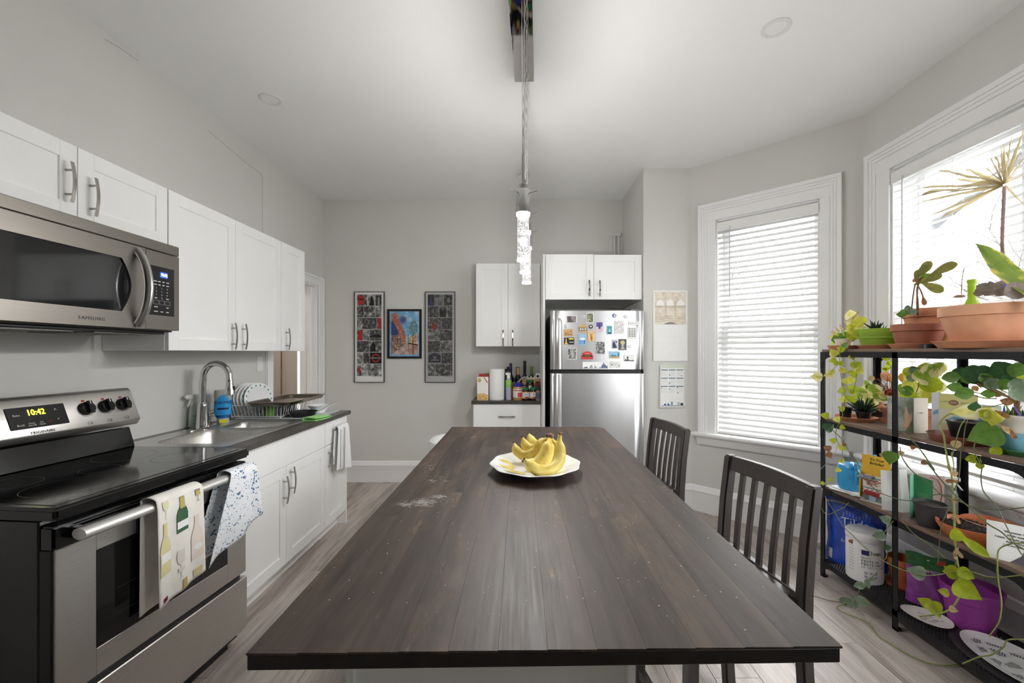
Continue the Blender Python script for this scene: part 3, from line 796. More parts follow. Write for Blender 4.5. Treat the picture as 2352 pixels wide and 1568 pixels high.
MB().lathe([(.039,.15),(.041,.19),(.039,.214),(.036,.218)], n=28, sx=1.2, sy=.78).build('bottle_end', P('clear_bottle_end', (196,198,196), .15, var=.03, trans=.3), ds)
def eln(x): return -.78*math.sqrt(max(1e-6, .0425**2-(x/1.2)**2))-.0004
def lab_(u, v):
    a = math.radians(-62+124*u); zt = .112+.074*math.sin(PI*u)**.7; z = .056+(zt-.056)*v
    rr = .0422 if z < .19 else .0415
    return Vector((rr*1.2*math.sin(a), -rr*.785*math.cos(a)-.0012, z))
MB().grid(lab_, 17, 12).build('label', P('light_blue_label', (52,156,222), .25, var=.04), ds, angle=80)
text('DAWN', .026, P('navy_print', (20,28,70), .4), ds, frame((0,-.0352,.138), (1,0,0), (0,0,1)))
m = MB()
for x in range(6): m.hexa([(-.03+x*.01,eln(-.03+x*.01)-.0022,.092),(-.02+x*.01,eln(-.02+x*.01)-.0022,.092),(-.02+x*.01,eln(-.02+x*.01)-.0012,.092),(-.03+x*.01,eln(-.03+x*.01)-.0012,.092),(-.03+x*.01,eln(-.03+x*.01)-.0022,.104),(-.02+x*.01,eln(-.02+x*.01)-.0022,.104),(-.02+x*.01,eln(-.02+x*.01)-.0012,.104),(-.03+x*.01,eln(-.03+x*.01)-.0012,.104)])
m.build('label_band', P('navy_print', (20,28,70)), ds)
MB().box(-.020,.022,-.0262,-.0245,.006,.026).build('yellow_sticker', P('yellow_label', (236,226,30), .4), ds)

# ---- drying mat, dish rack, plates, tray ...
mt = MB().box(-1.99, -1.43, 2.90, 3.32, .8923, .8965)
tag(mt.build('drying_mat', P('pale_grey_mat', (206,208,210), .6, var=.08, vs=40, bump=.3, bs=120), bevel=.002), 'pale grey drying mat under the white dish rack', 'mat')
RKX0, RKX1, RKY0, RKY1, RZ0, RZ1 = -2.02, -1.68, 2.93, 3.29, .905, .985
rk = thing('dish_rack', 'white coated wire dish rack standing on the mat', 'dish rack', (-1.85, 3.11, .8965))
WIRE = P('white_coated_wire', (236,237,238), .35, var=.02)
m = MB(); fr = .018
m.tube([(RKX0-fr,RKY0-fr,RZ1),(RKX1+fr,RKY0-fr,RZ1),(RKX1+fr,RKY1+fr,RZ1),(RKX0-fr,RKY1+fr,RZ1),(RKX0-fr,RKY0-fr,RZ1)], .0032, 6)
m.tube([(RKX0,RKY0,RZ0),(RKX1,RKY0,RZ0),(RKX1,RKY1,RZ0),(RKX0,RKY1,RZ0),(RKX0,RKY0,RZ0)], .0028, 6)
m.build('rim_wire', WIRE, rk, world=True)
m = MB(); nx, ny = 15, 14
for q in range(nx):
    x = RKX0+(RKX1-RKX0)*q/(nx-1); xo = x+(2*q/(nx-1)-1)*fr
    m.tube([(xo,RKY0-fr,RZ1),(x,RKY0,RZ0),(x,RKY1,RZ0),(xo,RKY1+fr,RZ1)], .0021, 5)
for q in range(1, ny-1):
    y = RKY0+(RKY1-RKY0)*q/(ny-1)
    m.tube([(RKX0-fr,y,RZ1),(RKX0,y,RZ0),(RKX1,y,RZ0),(RKX1+fr,y,RZ1)], .0021, 5)
m.build('wire_bars', WIRE, rk, world=True)
m = MB()
for (x, y) in ((RKX0,RKY0),(RKX1,RKY0),(RKX0,RKY1),(RKX1,RKY1)): m.cyl((x,y,.8966),(x,y,.905),.006,.004,8)
m.build('feet', WIRE, rk, world=True)
PLATE = P('white_glazed_plate', (240,241,241), .15, var=.01, coat=.3)
TEAL = P('teal_print', (118,168,168), .3, var=.06)
for i, (px, py, dots, lab) in enumerate(((-1.905,3.03,True,'white dinner plate with teal dots, front one in the dish rack'),
                                       (-1.935,3.035,True,'white plate with dots, second from the front in the dish rack'),
                                       (-1.965,3.04,False,'white plate third from the front in the dish rack'),
                                       (-1.992,3.045,False,'white plate at the back of the dish rack nearest the wall'))):
    t = thing('plate', lab, 'plate', (px, py, .908), math.radians(-20), 'plates standing in the dish rack')
    Mx = Matrix.Translation((0,0,.113)) @ Matrix.Rotation(math.radians(84), 4, 'Y')
    MB().lathe([(.001,.002),(.065,.002),(.082,.010),(.112,.016),(.113,.018),(.110,.019),(.080,.014),(.062,.006),(.001,.006)], n=40, cap=False).T(Mx).build('dish', PLATE, t)
    if dots:
        for q in range(17):
            a = 2*PI*q/17
            MB().lathe([(.0082,0),(.0076,.0006)], (.097*math.cos(a), .097*math.sin(a), .0172), 10, sy=.8).T(Mx).build('dot', TEAL, t)
bp = thing('baking_sheet', 'worn steel baking sheet lying across the dish rack', 'baking sheet', (-1.725, 3.125, .989), math.radians(3))
m = MB(); vs = []; L0 = [(0,.030),(.003,.028),(.012,.016),(.016,.003),(.03,.0)]
outer = None
for ins, z in L0:
    ring = rrect(-.145+ins,.145-ins,-.30+ins,.30-ins,.03); n = len(ring); vs += [(x,y,z) for x,y in ring]
for ins, z in ((.03,-.0015),(.015,.0012),(.008,.018),(-.008,.029)):
    ring = rrect(-.145+ins,.145-ins,-.30+ins,.30-ins,.03); vs += [(x,y,z) for x,y in ring]
K = len(L0)
fs = [(k*n+j, k*n+(j+1) % n, (k+1)*n+(j+1) % n, (k+1)*n+j) for k in range(K-1) for j in range(n)] + [tuple(range((K-1)*n, K*n))]
fs += [(k*n+j, k*n+(j+1) % n, (k+1)*n+(j+1) % n, (k+1)*n+j) for k in range(K, K+3) for j in range(n)] + [tuple(range(K*n, (K+1)*n))]
fs += [(j, (j+1) % n, (K+3)*n+(j+1) % n, (K+3)*n+j) for j in range(n)]
m.add(vs, fs); m.build('tray', P('worn_bakeware', (146,138,124), .34, 1, var=.25, vs=7, detail=6), bp, angle=50)
bw = tag(MB().lathe([(.001,.004),(.035,.002),(.038,0),(.040,.004),(.066,.036),(.08,.056),(.082,.057),(.080,.0575),(.064,.040),(.036,.010),(.001,.009)], n=36, cap=False).build('bowl', PLATE), 'small white bowl behind the frying pan', 'bowl')
bw.location = (-1.545, 3.21, .8965)
pn = thing('frying_pan', 'small black speckled frying pan with pale handle on the mat', 'frying pan', (-1.56, 3.01, .8965))
MB().lathe([(.001,0),(.066,0),(.072,.006),(.092,.034),(.094,.036),(.091,.037),(.070,.010),(.001,.006)], n=36, cap=False).build('pan', P('speckled_black', (34,34,36), .5, var=.7, vs=260, detail=1), pn)
m = MB().hexa([(.088,-.012,.026),(.088,.012,.026),(.235,.010,.094),(.235,-.010,.094),(.088,-.012,.033),(.088,.012,.033),(.235,.010,.102),(.235,-.010,.102)]); m.build('handle', WPLAST, pn, bevel=.003)
MB().hexa([(.1,-.009,.037),(.1,.009,.037),(.236,.007,.1025),(.236,-.007,.1025),(.1,-.009,.040),(.1,.009,.040),(.238,.007,.105),(.238,-.007,.105)]).build('grip', BLACKP, pn, bevel=.001)
GREEN = P('lime_cloth', (172,228,146), .85, var=.08, vs=30, bump=.3, bs=300)
gc = thing('cleaning_cloth', 'folded lime green cloth on the counter edge', 'cloth', (-1.432, 2.915, .8925), math.radians(-4))
m = MB(); pts = []
for q in range(15):
    a = -PI/2 - PI*q/14; pts.append((-.03+.013*math.cos(a), .0135+.0125*math.sin(a)))
sec = [(.055,.001),(.02,.0008)]+[(-.03+.0125*math.cos(-PI/2-PI*q/8), .0133+.0125*math.sin(-PI/2-PI*q/8)) for q in range(9)]+[(.0,.025),(.05,.021)]
sec2 = [(.05,.016),(0,.02)]+[(-.028+.008*math.cos(PI/2+PI*q/8), .0125+.008*math.sin(PI/2+PI*q/8)) for q in range(9)]+[(.02,.005),(.055,.0055)]
poly = sec+sec2
def wob(u, v, t): return v*(1-.15*math.sin(t*3))
k = len(poly); vs = []; nn = 7
for j in range(nn):
    t = j/(nn-1)
    for (u, v) in poly: vs.append((u*(1+.35*t)+.01*math.sin(t*4), -.085+.19*t, v*(1-.35*t)))
fs = [(j*k+i, j*k+(i+1) % k, (j+1)*k+(i+1) % k, (j+1)*k+i) for j in range(nn-1) for i in range(k)]
fs += [tuple(range(k-1,-1,-1)), tuple(range((nn-1)*k, nn*k))]
m.add(vs, fs); m.build('fold', GREEN, gc, angle=60)
DGL = P('dark_glassware', (40,42,46), .12, var=.1, coat=.4)
for (x, y, lab, mt_) in ((-1.74,3.06,'dark tumbler turned upside down at the rack front',DGL),(-1.74,3.17,'dark tumbler beside the rack end',DGL),(-1.78,2.977,'lime green scrub brush lying in the dish rack',P('lime_plastic',(128,196,60),.4,var=.05))):
    o = tag(MB().lathe([(.034,0),(.034,.004),(.028,.062),(.024,.066),(.001,.066)], n=20).build('tumbler' if mt_ is DGL else 'scrub_brush', mt_), lab, 'cup' if mt_ is DGL else 'brush')
    o.location = (x, y, .908)
for (x, y, lab) in ((-1.845,2.972,'clear glass beside the scrub brush in the dish rack'),(-1.715,2.972,'clear glass at the near right corner of the dish rack'),(-1.83,3.12,'clear glass in the middle of the dish rack'),(-1.90,3.235,'clear glass at the far end of the dish rack')):
    o = tag(MB().lathe([(.031,.062),(.028,0),(.001,0)], n=18).build('drinking_glass', CLEAR), lab, 'glass', 'clear glasses in the dish rack'); o.location = (x, y, .908)

# ---- light switch
sw = thing('light_switch', 'white rocker light switch on the wall past the sink', 'light switch', (XL, 3.32, 1.265))
MB().box(0,.006,-.035,.035,-.058,.058).build('plate', WPLAST, sw, bevel=.002)
MB().box(.006,.010,-.016,.016,-.033,.033).build('rocker', WPLAST, sw, bevel=.0015)

# ---- towels
def drape(name, label, parent_loc, rz, y0, y1, b0, b1, zt, zf0, zf1, zb0, zb1, xf, xb, mat, ripple=.004, cat='towel', nr=2.2, seed=0):
    t = thing(name, label, cat, parent_loc, rz)
    nu, nv = 22, 26
    def front(u, v):
        y = (y0+(y1-y0)*u)*(1-v)+(b0+(b1-b0)*u)*v
        z = zt - v*(zt-(zf0+(zf1-zf0)*u))
        return Vector((xf+ripple*(.3+v)*math.sin(u*nr*2*PI+seed)+.006*math.sin(min(1,v*8)*PI/2), y, z))
    def back(u, v):
        y = (y0+(y1-y0)*u)*(1-v)+(b0+(b1-b0)*(u*1.02-.05))*v
        z = zt - v*(zt-(zb0+(zb1-zb0)*u))
        return Vector((xb+.6*ripple*(.3+v)*math.sin(u*nr*2*PI+1+seed), y, z))
    def all_(u, w):
        if w < .46: return front(u, 1-w/.46)
        if w > .54: return back(u, (w-.54)/.46)
        a = (w-.46)/.08
        p, q = front(u,0), back(u,0); r = p.lerp(q, a); r.z += .009*math.sin(PI*a); return r
    m = MB().grid(all_, nu, 60); o = m.build('cloth', mat, t, angle=180)
    sd = o.modifiers.new('thickness', 'SOLIDIFY'); sd.thickness = .0016
    return t, front
BLOT = bpy.data.materials.new('blue_flower_print'); BLOT.use_nodes = True
N = BLOT.node_tree.nodes; L = BLOT.node_tree.links; b = N['Principled BSDF']; b.inputs['Roughness'].default_value = .85
tc = N.new('ShaderNodeTexCoord'); v1_ = N.new('ShaderNodeTexVoronoi'); v1_.inputs['Scale'].default_value = 88; v1_.inputs['Randomness'].default_value = 1
nz = N.new('ShaderNodeTexNoise'); nz.inputs['Scale'].default_value = 26
nd_ = N.new('ShaderNodeTexNoise'); nd_.inputs['Scale'].default_value = 120; L.new(tc.outputs['Object'], nd_.inputs['Vector'])
vm_ = N.new('ShaderNodeVectorMath'); vm_.operation = 'SCALE'; vm_.inputs['Scale'].default_value = .014; L.new(nd_.outputs['Color'], vm_.inputs[0])
va_ = N.new('ShaderNodeVectorMath'); va_.operation = 'ADD'; L.new(tc.outputs['Object'], va_.inputs[0]); L.new(vm_.outputs[0], va_.inputs[1]); L.new(va_.outputs[0], v1_.inputs['Vector']); L.new(tc.outputs['Object'], nz.inputs['Vector'])
ad = N.new('ShaderNodeMath'); ad.operation = 'MULTIPLY'; L.new(v1_.outputs['Distance'], ad.inputs[0])
mr = N.new('ShaderNodeMapRange'); mr.inputs['From Min'].default_value = .35; mr.inputs['From Max'].default_value = .65; mr.inputs['To Min'].default_value = 1.8; mr.inputs['To Max'].default_value = .7
L.new(nz.outputs['Fac'], mr.inputs['Value']); L.new(mr.outputs[0], ad.inputs[1])
rp = N.new('ShaderNodeValToRGB'); rp.color_ramp.interpolation = 'LINEAR'
rp.color_ramp.elements[0].position = .25; rp.color_ramp.elements[0].color = lin((46,104,150))+(1,)
rp.color_ramp.elements[1].position = .36; rp.color_ramp.elements[1].color = lin((240,243,247))+(1,)
L.new(ad.outputs[0], rp.inputs['Fac']); L.new(rp.outputs[0], b.inputs['Base Color'])
LINEN = P('cream_linen', (242,239,232), .85, var=.03, vs=20, bump=.2, bs=500)
TWX = .067
tw1, fr1 = drape('dish_towel', 'cream dish towel printed with wine bottles on the oven handle', (-1.298,1.571,0), RZ, -.140, .045, -.135, .055, .852, .475, .515, .452, .48, TWX, .008, LINEN, .0025, seed=1)
tw2, fr2 = drape('dish_towel', 'white dish towel with blue flower print on the oven handle', (-1.298,1.571,0), RZ, .19, .335, .065, .375, .852, .515, .61, .50, .58, TWX, .008, BLOT, .009, nr=1.6, seed=2.5)
def bottle_poly(w, h): return [(-w,0),(w,0),(w,h*.5),(w*.8,h*.62),(w*.36,h*.76),(w*.34,h),(-w*.34,h),(-w*.36,h*.76),(-w*.8,h*.62),(-w,h*.5)]
def glass_poly(w, h): return [(-w*.7,0),(w*.7,0),(w*.08,h*.05),(w*.08,h*.45),(w*.8,h*.58),(w,h*.8),(w*.8,h),(-w*.8,h),(-w,h*.8),(-w*.8,h*.58),(-w*.08,h*.45),(-w*.08,h*.05)]
def cprint(t, fr, uc, vc, poly, mat, name='print', su=.23, sv=.35, off=.0026):
    vs = []
    for (a, c) in poly:
        p = fr(min(.99,max(.01,uc + a/su)), min(.995,max(.03,vc - c/sv))); vs.append((p.x+off, p.y, p.z))
    MB().add(vs, [tuple(range(len(vs)))]).build(name, mat, t)
GB = P('bottle_green_print', (66,104,74), .8, var=.1); GO = P('gold_print', (200,182,112), .8, var=.1); PK = P('pale_pink_print', (240,226,214), .8, var=.05); OL = P('outline_print', (150,144,134), .8); OC = P('ochre_print', (222,212,164), .8, var=.1)
WHP = P('white_print', (246,246,244), .8)
cprint(tw1, fr1, .50, .40, bottle_poly(.028,.125), GB); cprint(tw1, fr1, .50, .16, [(-.013,0),(.013,0),(.011,.04),(-.011,.04)], GO, off=.0036)
cprint(tw1, fr1, .50, .36, [(-.027,0),(.027,0),(.027,.025),(-.027,.025)], WHP, off=.0036)
cprint(tw1, fr1, .82, .78, bottle_poly(.030,.165), PK); cprint(tw1, fr1, .82, .66, [(.024*math.cos(2*PI*q/16), .013*math.sin(2*PI*q/16)) for q in range(16)], WHP, off=.0036)
cprint(tw1, fr1, .45, .86, glass_poly(.019,.1), P('glass_print', (226,222,214), .8)); cprint(tw1, fr1, .45, .79, [(-.012,0),(.012,0),(.014,.014),(-.014,.014)], PK, off=.0036)
cprint(tw1, fr1, .86, .16, glass_poly(.014,.055), OL); cprint(tw1, fr1, .86, .095, [(-.012,0),(.012,0),(.01,.016),(-.01,.016)], GO, off=.0036)
cprint(tw1, fr1, .14, .72, bottle_poly(.026,.17), OC); cprint(tw1, fr1, .14, .60, [(-.024,0),(.024,0),(.024,.03),(-.024,.03)], WHP, off=.0036)
cprint(tw1, fr1, .16, .20, glass_poly(.016,.06), P('straw_print', (228,222,190), .8)); cprint(tw1, fr1, .82, .97, [(-.02,0),(.02,0),(.022,.028),(-.022,.028)], OC)
cprint(tw1, fr1, .52, .985, [(-.012,0),(.012,0),(.010,.035),(-.010,.035)], GO); cprint(tw1, fr1, .12, .97, [(-.008,0),(.010,.002),(.012,.016),(-.008,.014)], P('wine_red_print', (120,30,40), .8))
# white towel on the drawer handle
tw3, fr3 = drape('hand_towel', 'white towel with thin grey stripes hung on the drawer handle', (-1.385,3.16,0), 0, -.095, .085, -.13, .12, .806, .50, .455, .545, .50, .048, .022, P('white_towel', (240,240,240), .9, var=.02, bump=.3, bs=400), .008, nr=1.3)
GS = P('grey_stripe_print', (130,132,136), .9)
for uc in (.16, .55, .62):
    m = MB(); vs = []
    for q in range(20):
        for du in (-.012, .012):
            p = fr3(uc+du, .05+.93*q/19); vs.append((p.x+.002, p.y, p.z))
    m.add(vs, [(2*q,2*q+1,2*q+3,2*q+2) for q in range(19)]); m.build('stripe', GS, tw3)
# ================================================================== FAR WALL: cabinets, refrigerator, prints
YU = 4.05
Mub = MBK(YU+.019)
c = thing('wall_cabinet', 'two-door white wall cabinet over the small back counter', 'cabinet', (-.43, YU, 1.415), 0, 'white cabinets on the far wall')
carcass(c, -.430, .195, YU+.020, YB-.002, 1.415, 2.216)
door(c, Mub, -.430, -.118, 1.413, 2.218, -.165, 1.495)
door(c, Mub, -.118, .193, 1.413, 2.218, -.073, 1.495)
YC = 3.65
tp = MB().box(.198, .217, YC, YB-.002, 0, 2.214)
tag(tp.build('side_panel', WHITE, bevel=.001), 'tall white side panel between the counter and the refrigerator', 'side panel', 'white cabinets on the far wall')
Muf = MBK(YC+.019)
c = thing('wall_cabinet', 'wide two-door white cabinet above the refrigerator', 'cabinet', (.219, YC, 1.816), 0, 'white cabinets on the far wall')
carcass(c, .219, 1.064, YC+.020, YB-.002, 1.818, 2.212)
door(c, Muf, .219, .642, 1.816, 2.214, .598, 1.915, L=.14)
door(c, Muf, .642, 1.064, 1.816, 2.210, .690, 1.912, L=.14)
YBC = 3.98
Mbb = MBK(YBC+.034)
c = thing('base_cabinet', 'shallow white base cabinet with a drawer behind the island', 'cabinet', (-.45, YBC, 0), 0, 'white cabinets on the far wall')
carcass(c, -.45, .195, YBC+.036, YB-.002, .1, .862)
MB().box(-.45, .195, YBC+.09, YBC+.1, 0, .1).build('toe_kick', WHITE, c, world=True)
door(c, Mbb, -.45, .195, .60, .862, -.128, .745, 'u', 'drawer', flat=True, L=.16)
door(c, Mbb, -.45, -.128, .108, .598, -.17, .50)
door(c, Mbb, -.128, .195, .108, .598, -.086, .50)
tag(MB().box(-.467, .196, YBC, YB-.002, .863, .893).build('countertop', CTOP, bevel=.0015), 'short dark countertop crowded with jars and bottles', 'countertop')

# ---- refrigerator
YFR = 3.53
FX0, FX1 = .257, 1.05
fr = thing('refrigerator', 'stainless steel top-freezer refrigerator covered with magnets', 'refrigerator', ((FX0+FX1)/2, YFR+.35, 0))
FST = P('fridge_steel', (196,196,197), .33, 1, var=.10, vs=2.2, st=(1.6,1,.25), bump=.03, bs=25)
MB().box(FX0+.006, FX1-.006, YFR+.085, 4.30, .03, 1.69).build('body', P('fridge_side_grey', (64,65,67), .5, var=.05), fr, world=True, bevel=.004)
MB().box(FX0+.03, FX1-.03, YFR+.06, YFR+.085, .02, 1.68).build('gasket', BLACKP, fr, world=True)
for (nm, z0, z1) in (('freezer_door', 1.212, 1.709), ('fridge_door', .07, 1.178)):
    prof = [(FX0,YFR+.07),(FX0,YFR+.022),(FX0+.006,YFR+.010),(FX0+.018,YFR+.006),(FX0+.030,YFR+.014),(FX0+.036,YFR+.012),(FX0+.050,YFR+.002),(FX0+.1,YFR-.001),((FX0+FX1)/2,YFR-.004),(FX1-.09,YFR-.001),(FX1-.046,YFR+.002),(FX1-.036,YFR+.012),(FX1-.030,YFR+.014),(FX1-.016,YFR+.006),(FX1-.006,YFR+.010),(FX1,YFR+.022),(FX1,YFR+.07)]
    dd = MB().prism(prof, 'z', z0, z1).build(nm, FST, fr, world=True, bevel=.0015, angle=40)
    hz0, hz1 = (z0+.004, z1-.075) if nm == 'freezer_door' else (.35, z1-.004)
    pts = [(FX0+.073, YFR-.036, hz0), (FX0+.073, YFR-.038, hz1-.03), (FX0+.073, YFR-.030, hz1-.008), (FX0+.073, YFR-.014, hz1)] if nm == 'freezer_door' else \
          [(FX0+.073, YFR-.010, hz0), (FX0+.073, YFR-.036, hz0+.03), (FX0+.073, YFR-.038, hz1)]
    m = MB().tube(pts, .016, 12, flat=(.85,1.0))
    m.box(FX0+.060, FX0+.086, YFR-.03, YFR+.004, (hz0 if nm == 'freezer_door' else hz1-.03), (hz0+.03 if nm == 'freezer_door' else hz1))
    m.build('handle', P('pale_steel_bar', (205,204,202), .3, 1), dd, world=True, angle=60)
MB().box(FX0+.02, FX1-.02, YFR+.03, YFR+.07, 1.178, 1.212).build('door_gap', BLACKP, fr, world=True)
MB().box(FX1-.11, FX1-.02, YFR+.02, YFR+.13, 1.709, 1.724).build('hinge_cover', P('grey_plastic', (120,120,120), .5, var=.05), fr, world=True, bevel=.003)
MB().box(FX0+.03, FX1-.03, YFR+.04, YFR+.085, .0, .07).build('kick_grille', BLACKP, fr, world=True)

# ---- fridge magnets
SF = 960/(YFR-.006)
MY = YFR-.0045
def C1(name, c, **k): return P('print_'+name, c, .4, var=k.pop('var', .08), vs=60, **k)
def mp(px, py): return ((px-CX)/SF, CH-(py-CY)/SF)
GROUP_M = 'magnets on the freezer door'
def magnet(label, x0, y0, x1, y1, base, prints=(), rot=0, shape='rect', photo=None, border=None, name='fridge_magnet'):
    """rect in picture pixels; prints: (fx0,fy0,fx1,fy1,mat) fractions, y down; or ('poly', [(fx,fy)...], mat)"""
    (ax, az), (bx, bz) = mp(x0, y0), mp(x1, y1)
    cx, cz, w, h = (ax+bx)/2, (az+bz)/2, abs(bx-ax), abs(az-bz)
    t = thing(name, label, 'magnet', (cx, MY, cz), 0, GROUP_M)
    if shape == 'disc': MB().lathe([(w/2,0),(w/2*1.0,.002),(w/2*.85,.0035),(.0005,.004)], n=24, sy=h/w).T(Matrix.Rotation(PI/2,4,'X')).build('badge', base, t)
    elif shape == 'poly': pass
    else: MB().box(-w/2,w/2,-.004,.0,-h/2,h/2).build('card', base, t, bevel=.0005)
    y = -.0046
    def q(fx, fy): return (-w/2+w*fx, y, h/2-h*fy)
    if photo is not None:
        b_ = border or 0
        MB().add([q(b_,b_),q(1-b_,b_),q(1-b_,1-b_),q(b_,1-b_)], [(0,1,2,3)]).build('photo', photo, t); y -= .0004
    for p in prints:
        if p[0] == 'poly': MB().add([q(a,b_) for a,b_ in p[1]], [tuple(range(len(p[1])))]).build('print', p[2], t)
        else: MB().add([q(p[0],p[1]),q(p[2],p[1]),q(p[2],p[3]),q(p[0],p[3])], [(0,1,2,3)]).build('print', p[4], t)
        y -= .0003
    if rot: t.rotation_euler = (0, math.radians(rot), 0)
    return t, w, h
GREYPH = photo_mat('grey_photo', [(40,40,42),(120,120,120),(215,215,213)], 60)
SKETCH = photo_mat('ink_sketch', [(70,70,70),(228,228,226),(240,240,238)], 90, detail=9)
def at_(px, py): return (px/9.224+1250, py/9.224+700)      # from the enlarged view
def mg(label, a, b, c_, d, *r, **k):
    x0, y0 = at_(a, b); x1, y1 = at_(c_, d); return magnet(label, x0, y0, x1, y1, *r, **k)
CW = C1('white', (240,240,238), var=.01); CK = C1('black', (26,26,28)); CTAN = C1('tan', (198,164,112)); CY_ = C1('yellow', (238,222,60))
mg('grey photo magnet of a dark tree at the top left', 470,230,688,378, CW, photo=photo_mat('dusk_photo', [(60,52,54),(150,140,142),(214,206,208)], 25), border=.05, prints=[('poly',[(.12,.95),(.12,.4),(.25,.15),(.42,.2),(.5,.5),(.6,.8),(.9,.95)],C1('dusk',(88,78,80)))])
mg('round silver badge magnet at the top of the door', 792,210,880,290, C1('silver', (206,206,208)), shape='disc', prints=[(.25,.3,.75,.7,C1('grey',(170,170,174)))])
mg('green garden photo magnet at the top of the door', 896,168,1044,380, CW, photo=photo_mat('garden_photo', [(46,60,40),(120,128,96),(206,200,176)], 50), border=.06)
mg('round colourful badge magnet near the top right', 1440,178,1534,268, C1('blue_badge', (96,140,196)), shape='disc', prints=[(.4,.15,.8,.85,C1('cream',(232,222,214))),(.55,.2,.72,.7,C1('coral',(220,140,110)))])
mg('clear round magnet at the top right', 1680,204,1774,284, C1('pale', (216,216,216)), shape='disc', prints=[(.3,.35,.7,.65,C1('white',(240,240,238)))])
mg('round white badge magnet on the left', 414,404,502,496, C1('paleblue', (214,218,228)), shape='disc', prints=[(.3,.3,.7,.7,C1('grey',(170,170,174)))])
mg('brown house-shaped market magnet', 722,420,914,572, CTAN, prints=[(.08,.42,.92,.82,CK),(.16,.48,.28,.76,CW),(.36,.48,.48,.76,CW),(.56,.48,.66,.76,CW),(.74,.48,.86,.76,CW),('poly',[(0,0),(.22,0),(0,.3)],FST),('poly',[(1,0),(.78,0),(1,.3)],FST)])
mg('small black oval magnet beside the market magnet', 940,420,1034,502, C1('dark', (58,58,60)), shape='disc', prints=[(.3,.32,.7,.62,CW)])
mg('purple and pink travel poster magnet', 1088,352,1246,580, C1('lavender', (214,206,224)), prints=[(.08,.06,.92,.5,C1('violet',(96,88,150))),('poly',[(.35,.7),(.42,.2),(.6,.2),(.68,.7)],C1('deepviolet',(60,56,110))),(.06,.68,.94,.88,C1('pink',(226,186,190)))])
mg('turquoise sea magnet with a dark boat', 1322,440,1438,624, C1('pale', (216,216,216)), prints=[(.1,.05,.95,.95,C1('aqua',(62,164,186))),('poly',[(.3,.7),(.55,.25),(.75,.6),(.7,.75)],C1('paleaqua',(170,206,214))),(.25,.78,.8,.92,C1('navy',(30,50,70)))])
mg('tall black and white tree sketch magnet', 1490,332,1692,616, CW, photo=SKETCH, border=.05)
mg('thin white label magnet on the right', 1786,352,2010,428, CW, prints=[(.08,.3,.9,.7,C1('palegrey',(214,214,214)))])
mg('white magnet printed with rows of signatures', 1776,472,1952,720, CW, prints=[(.08+.3*(i%3),.10+.13*(i//3),.28+.3*(i%3),.15+.13*(i//3),INK) for i in range(18)])
mg('tan magnet with a brown drawing', 412,512,604,660, CTAN, prints=[(.1,.5,.6,.6,C1('brown',(150,104,66))),(.08,.72,.92,.85,C1('brown',(150,104,66))),('poly',[(.68,.45),(.78,.2),(.9,.4),(.8,.5)],C1('brown',(150,104,66)))], rot=-2)
mg('blue and white waterfall magnet', 730,632,884,854, C1('sky', (150,192,226)), prints=[(.12,.5,.9,.88,C1('cobalt',(64,130,206))),('poly',[(.1,.45),(.5,.25),(.9,.35),(.8,.5),(.3,.5)],CW),(.3,.5,.36,.88,CW),(.55,.5,.6,.88,CW)])
mg('sand and orange antelope magnet', 922,560,1068,772, C1('sand', (226,190,132)), prints=[('poly',[(.45,.95),(.35,.6),(.45,.4),(.55,.4),(.68,.6),(.6,.95)],C1('rust',(176,96,40))),('poly',[(.4,.38),(.2,.1),(.45,.3),(.55,.3),(.8,.1),(.6,.38)],C1('rust',(176,96,40)))], rot=-3)
mg('black magnet with a gold tower and yellow title', 420,692,636,838, CK, prints=[('poly',[(.02,.98),(.12,.75),(.17,.1),(.24,.1),(.28,.75),(.42,.98)],C1('gold',(226,186,96))),(.45,.1,.94,.28,CY_),(.5,.6,.95,.75,C1('grey',(170,170,174)))])
mg('black and white crowd photo magnet', 1086,768,1290,1046, CW, photo=GREYPH, border=.04)
mg('dark blue figure magnet', 1438,736,1556,926, C1('palenavy', (200,204,214)), shape='rect', prints=[('poly',[(.1,.95),(.05,.5),(.3,.1),(.6,.5),(.9,.9)],C1('indigo',(44,48,100))),('poly',[(.6,.3),(.7,.12),(.85,.2),(.8,.4)],CK)])
mg('grey magnet with a gold round portrait bust', 1576,722,1744,958, C1('slate', (84,86,88)), prints=[('poly',[(.5+.28*math.cos(2*PI*i/16),.33+.2*math.sin(2*PI*i/16)) for i in range(16)],C1('palegold',(218,196,130))),('poly',[(.35,.85),(.35,.45),(.65,.45),(.65,.85)],C1('stone',(176,174,168))),('poly',[(.15,.93),(.3,.8),(.7,.8),(.85,.93)],C1('stone',(176,174,168)))])
mg('round white badge magnet at the right edge', 1768,832,1860,918, CW, shape='disc', prints=[(.35,.4,.65,.6,C1('palegrey',(214,214,214)))])
mg('black and white statue photo magnet', 498,912,684,1156, CW, photo=GREYPH, border=.05, prints=[('poly',[(.35,.6),(.4,.2),(.5,.1),(.6,.25),(.75,.65),(.6,.75)],C1('stone',(176,174,168)))])
t, w_, h_ = mg('red arched sign magnet with a green name band', 786,984,1038,1150, C1('red', (206,52,56)), shape='poly')
pl = [(-.48,-.5),(-.5,-.1),(-.42,.02),(-.42,.2),(-.3,.38),(-.12,.5),(.12,.5),(.3,.38),(.42,.2),(.42,.02),(.5,-.1),(.48,-.5)]
MB().prism([(a*w_, b*h_) for a,b in pl], 'y', -.005, 0).build('plaque', C1('red', (206,52,56)), t)
MB().box(-.40*w_,.40*w_,-.0056,-.005,-.2*h_,.06*h_).build('band', C1('darkgreen', (52,60,40)), t)
text('THE LONDON EYE', .0058, CY_, t, frame((0,-.006,-.07*h_), (1,0,0), (0,0,1)), sx=.9)
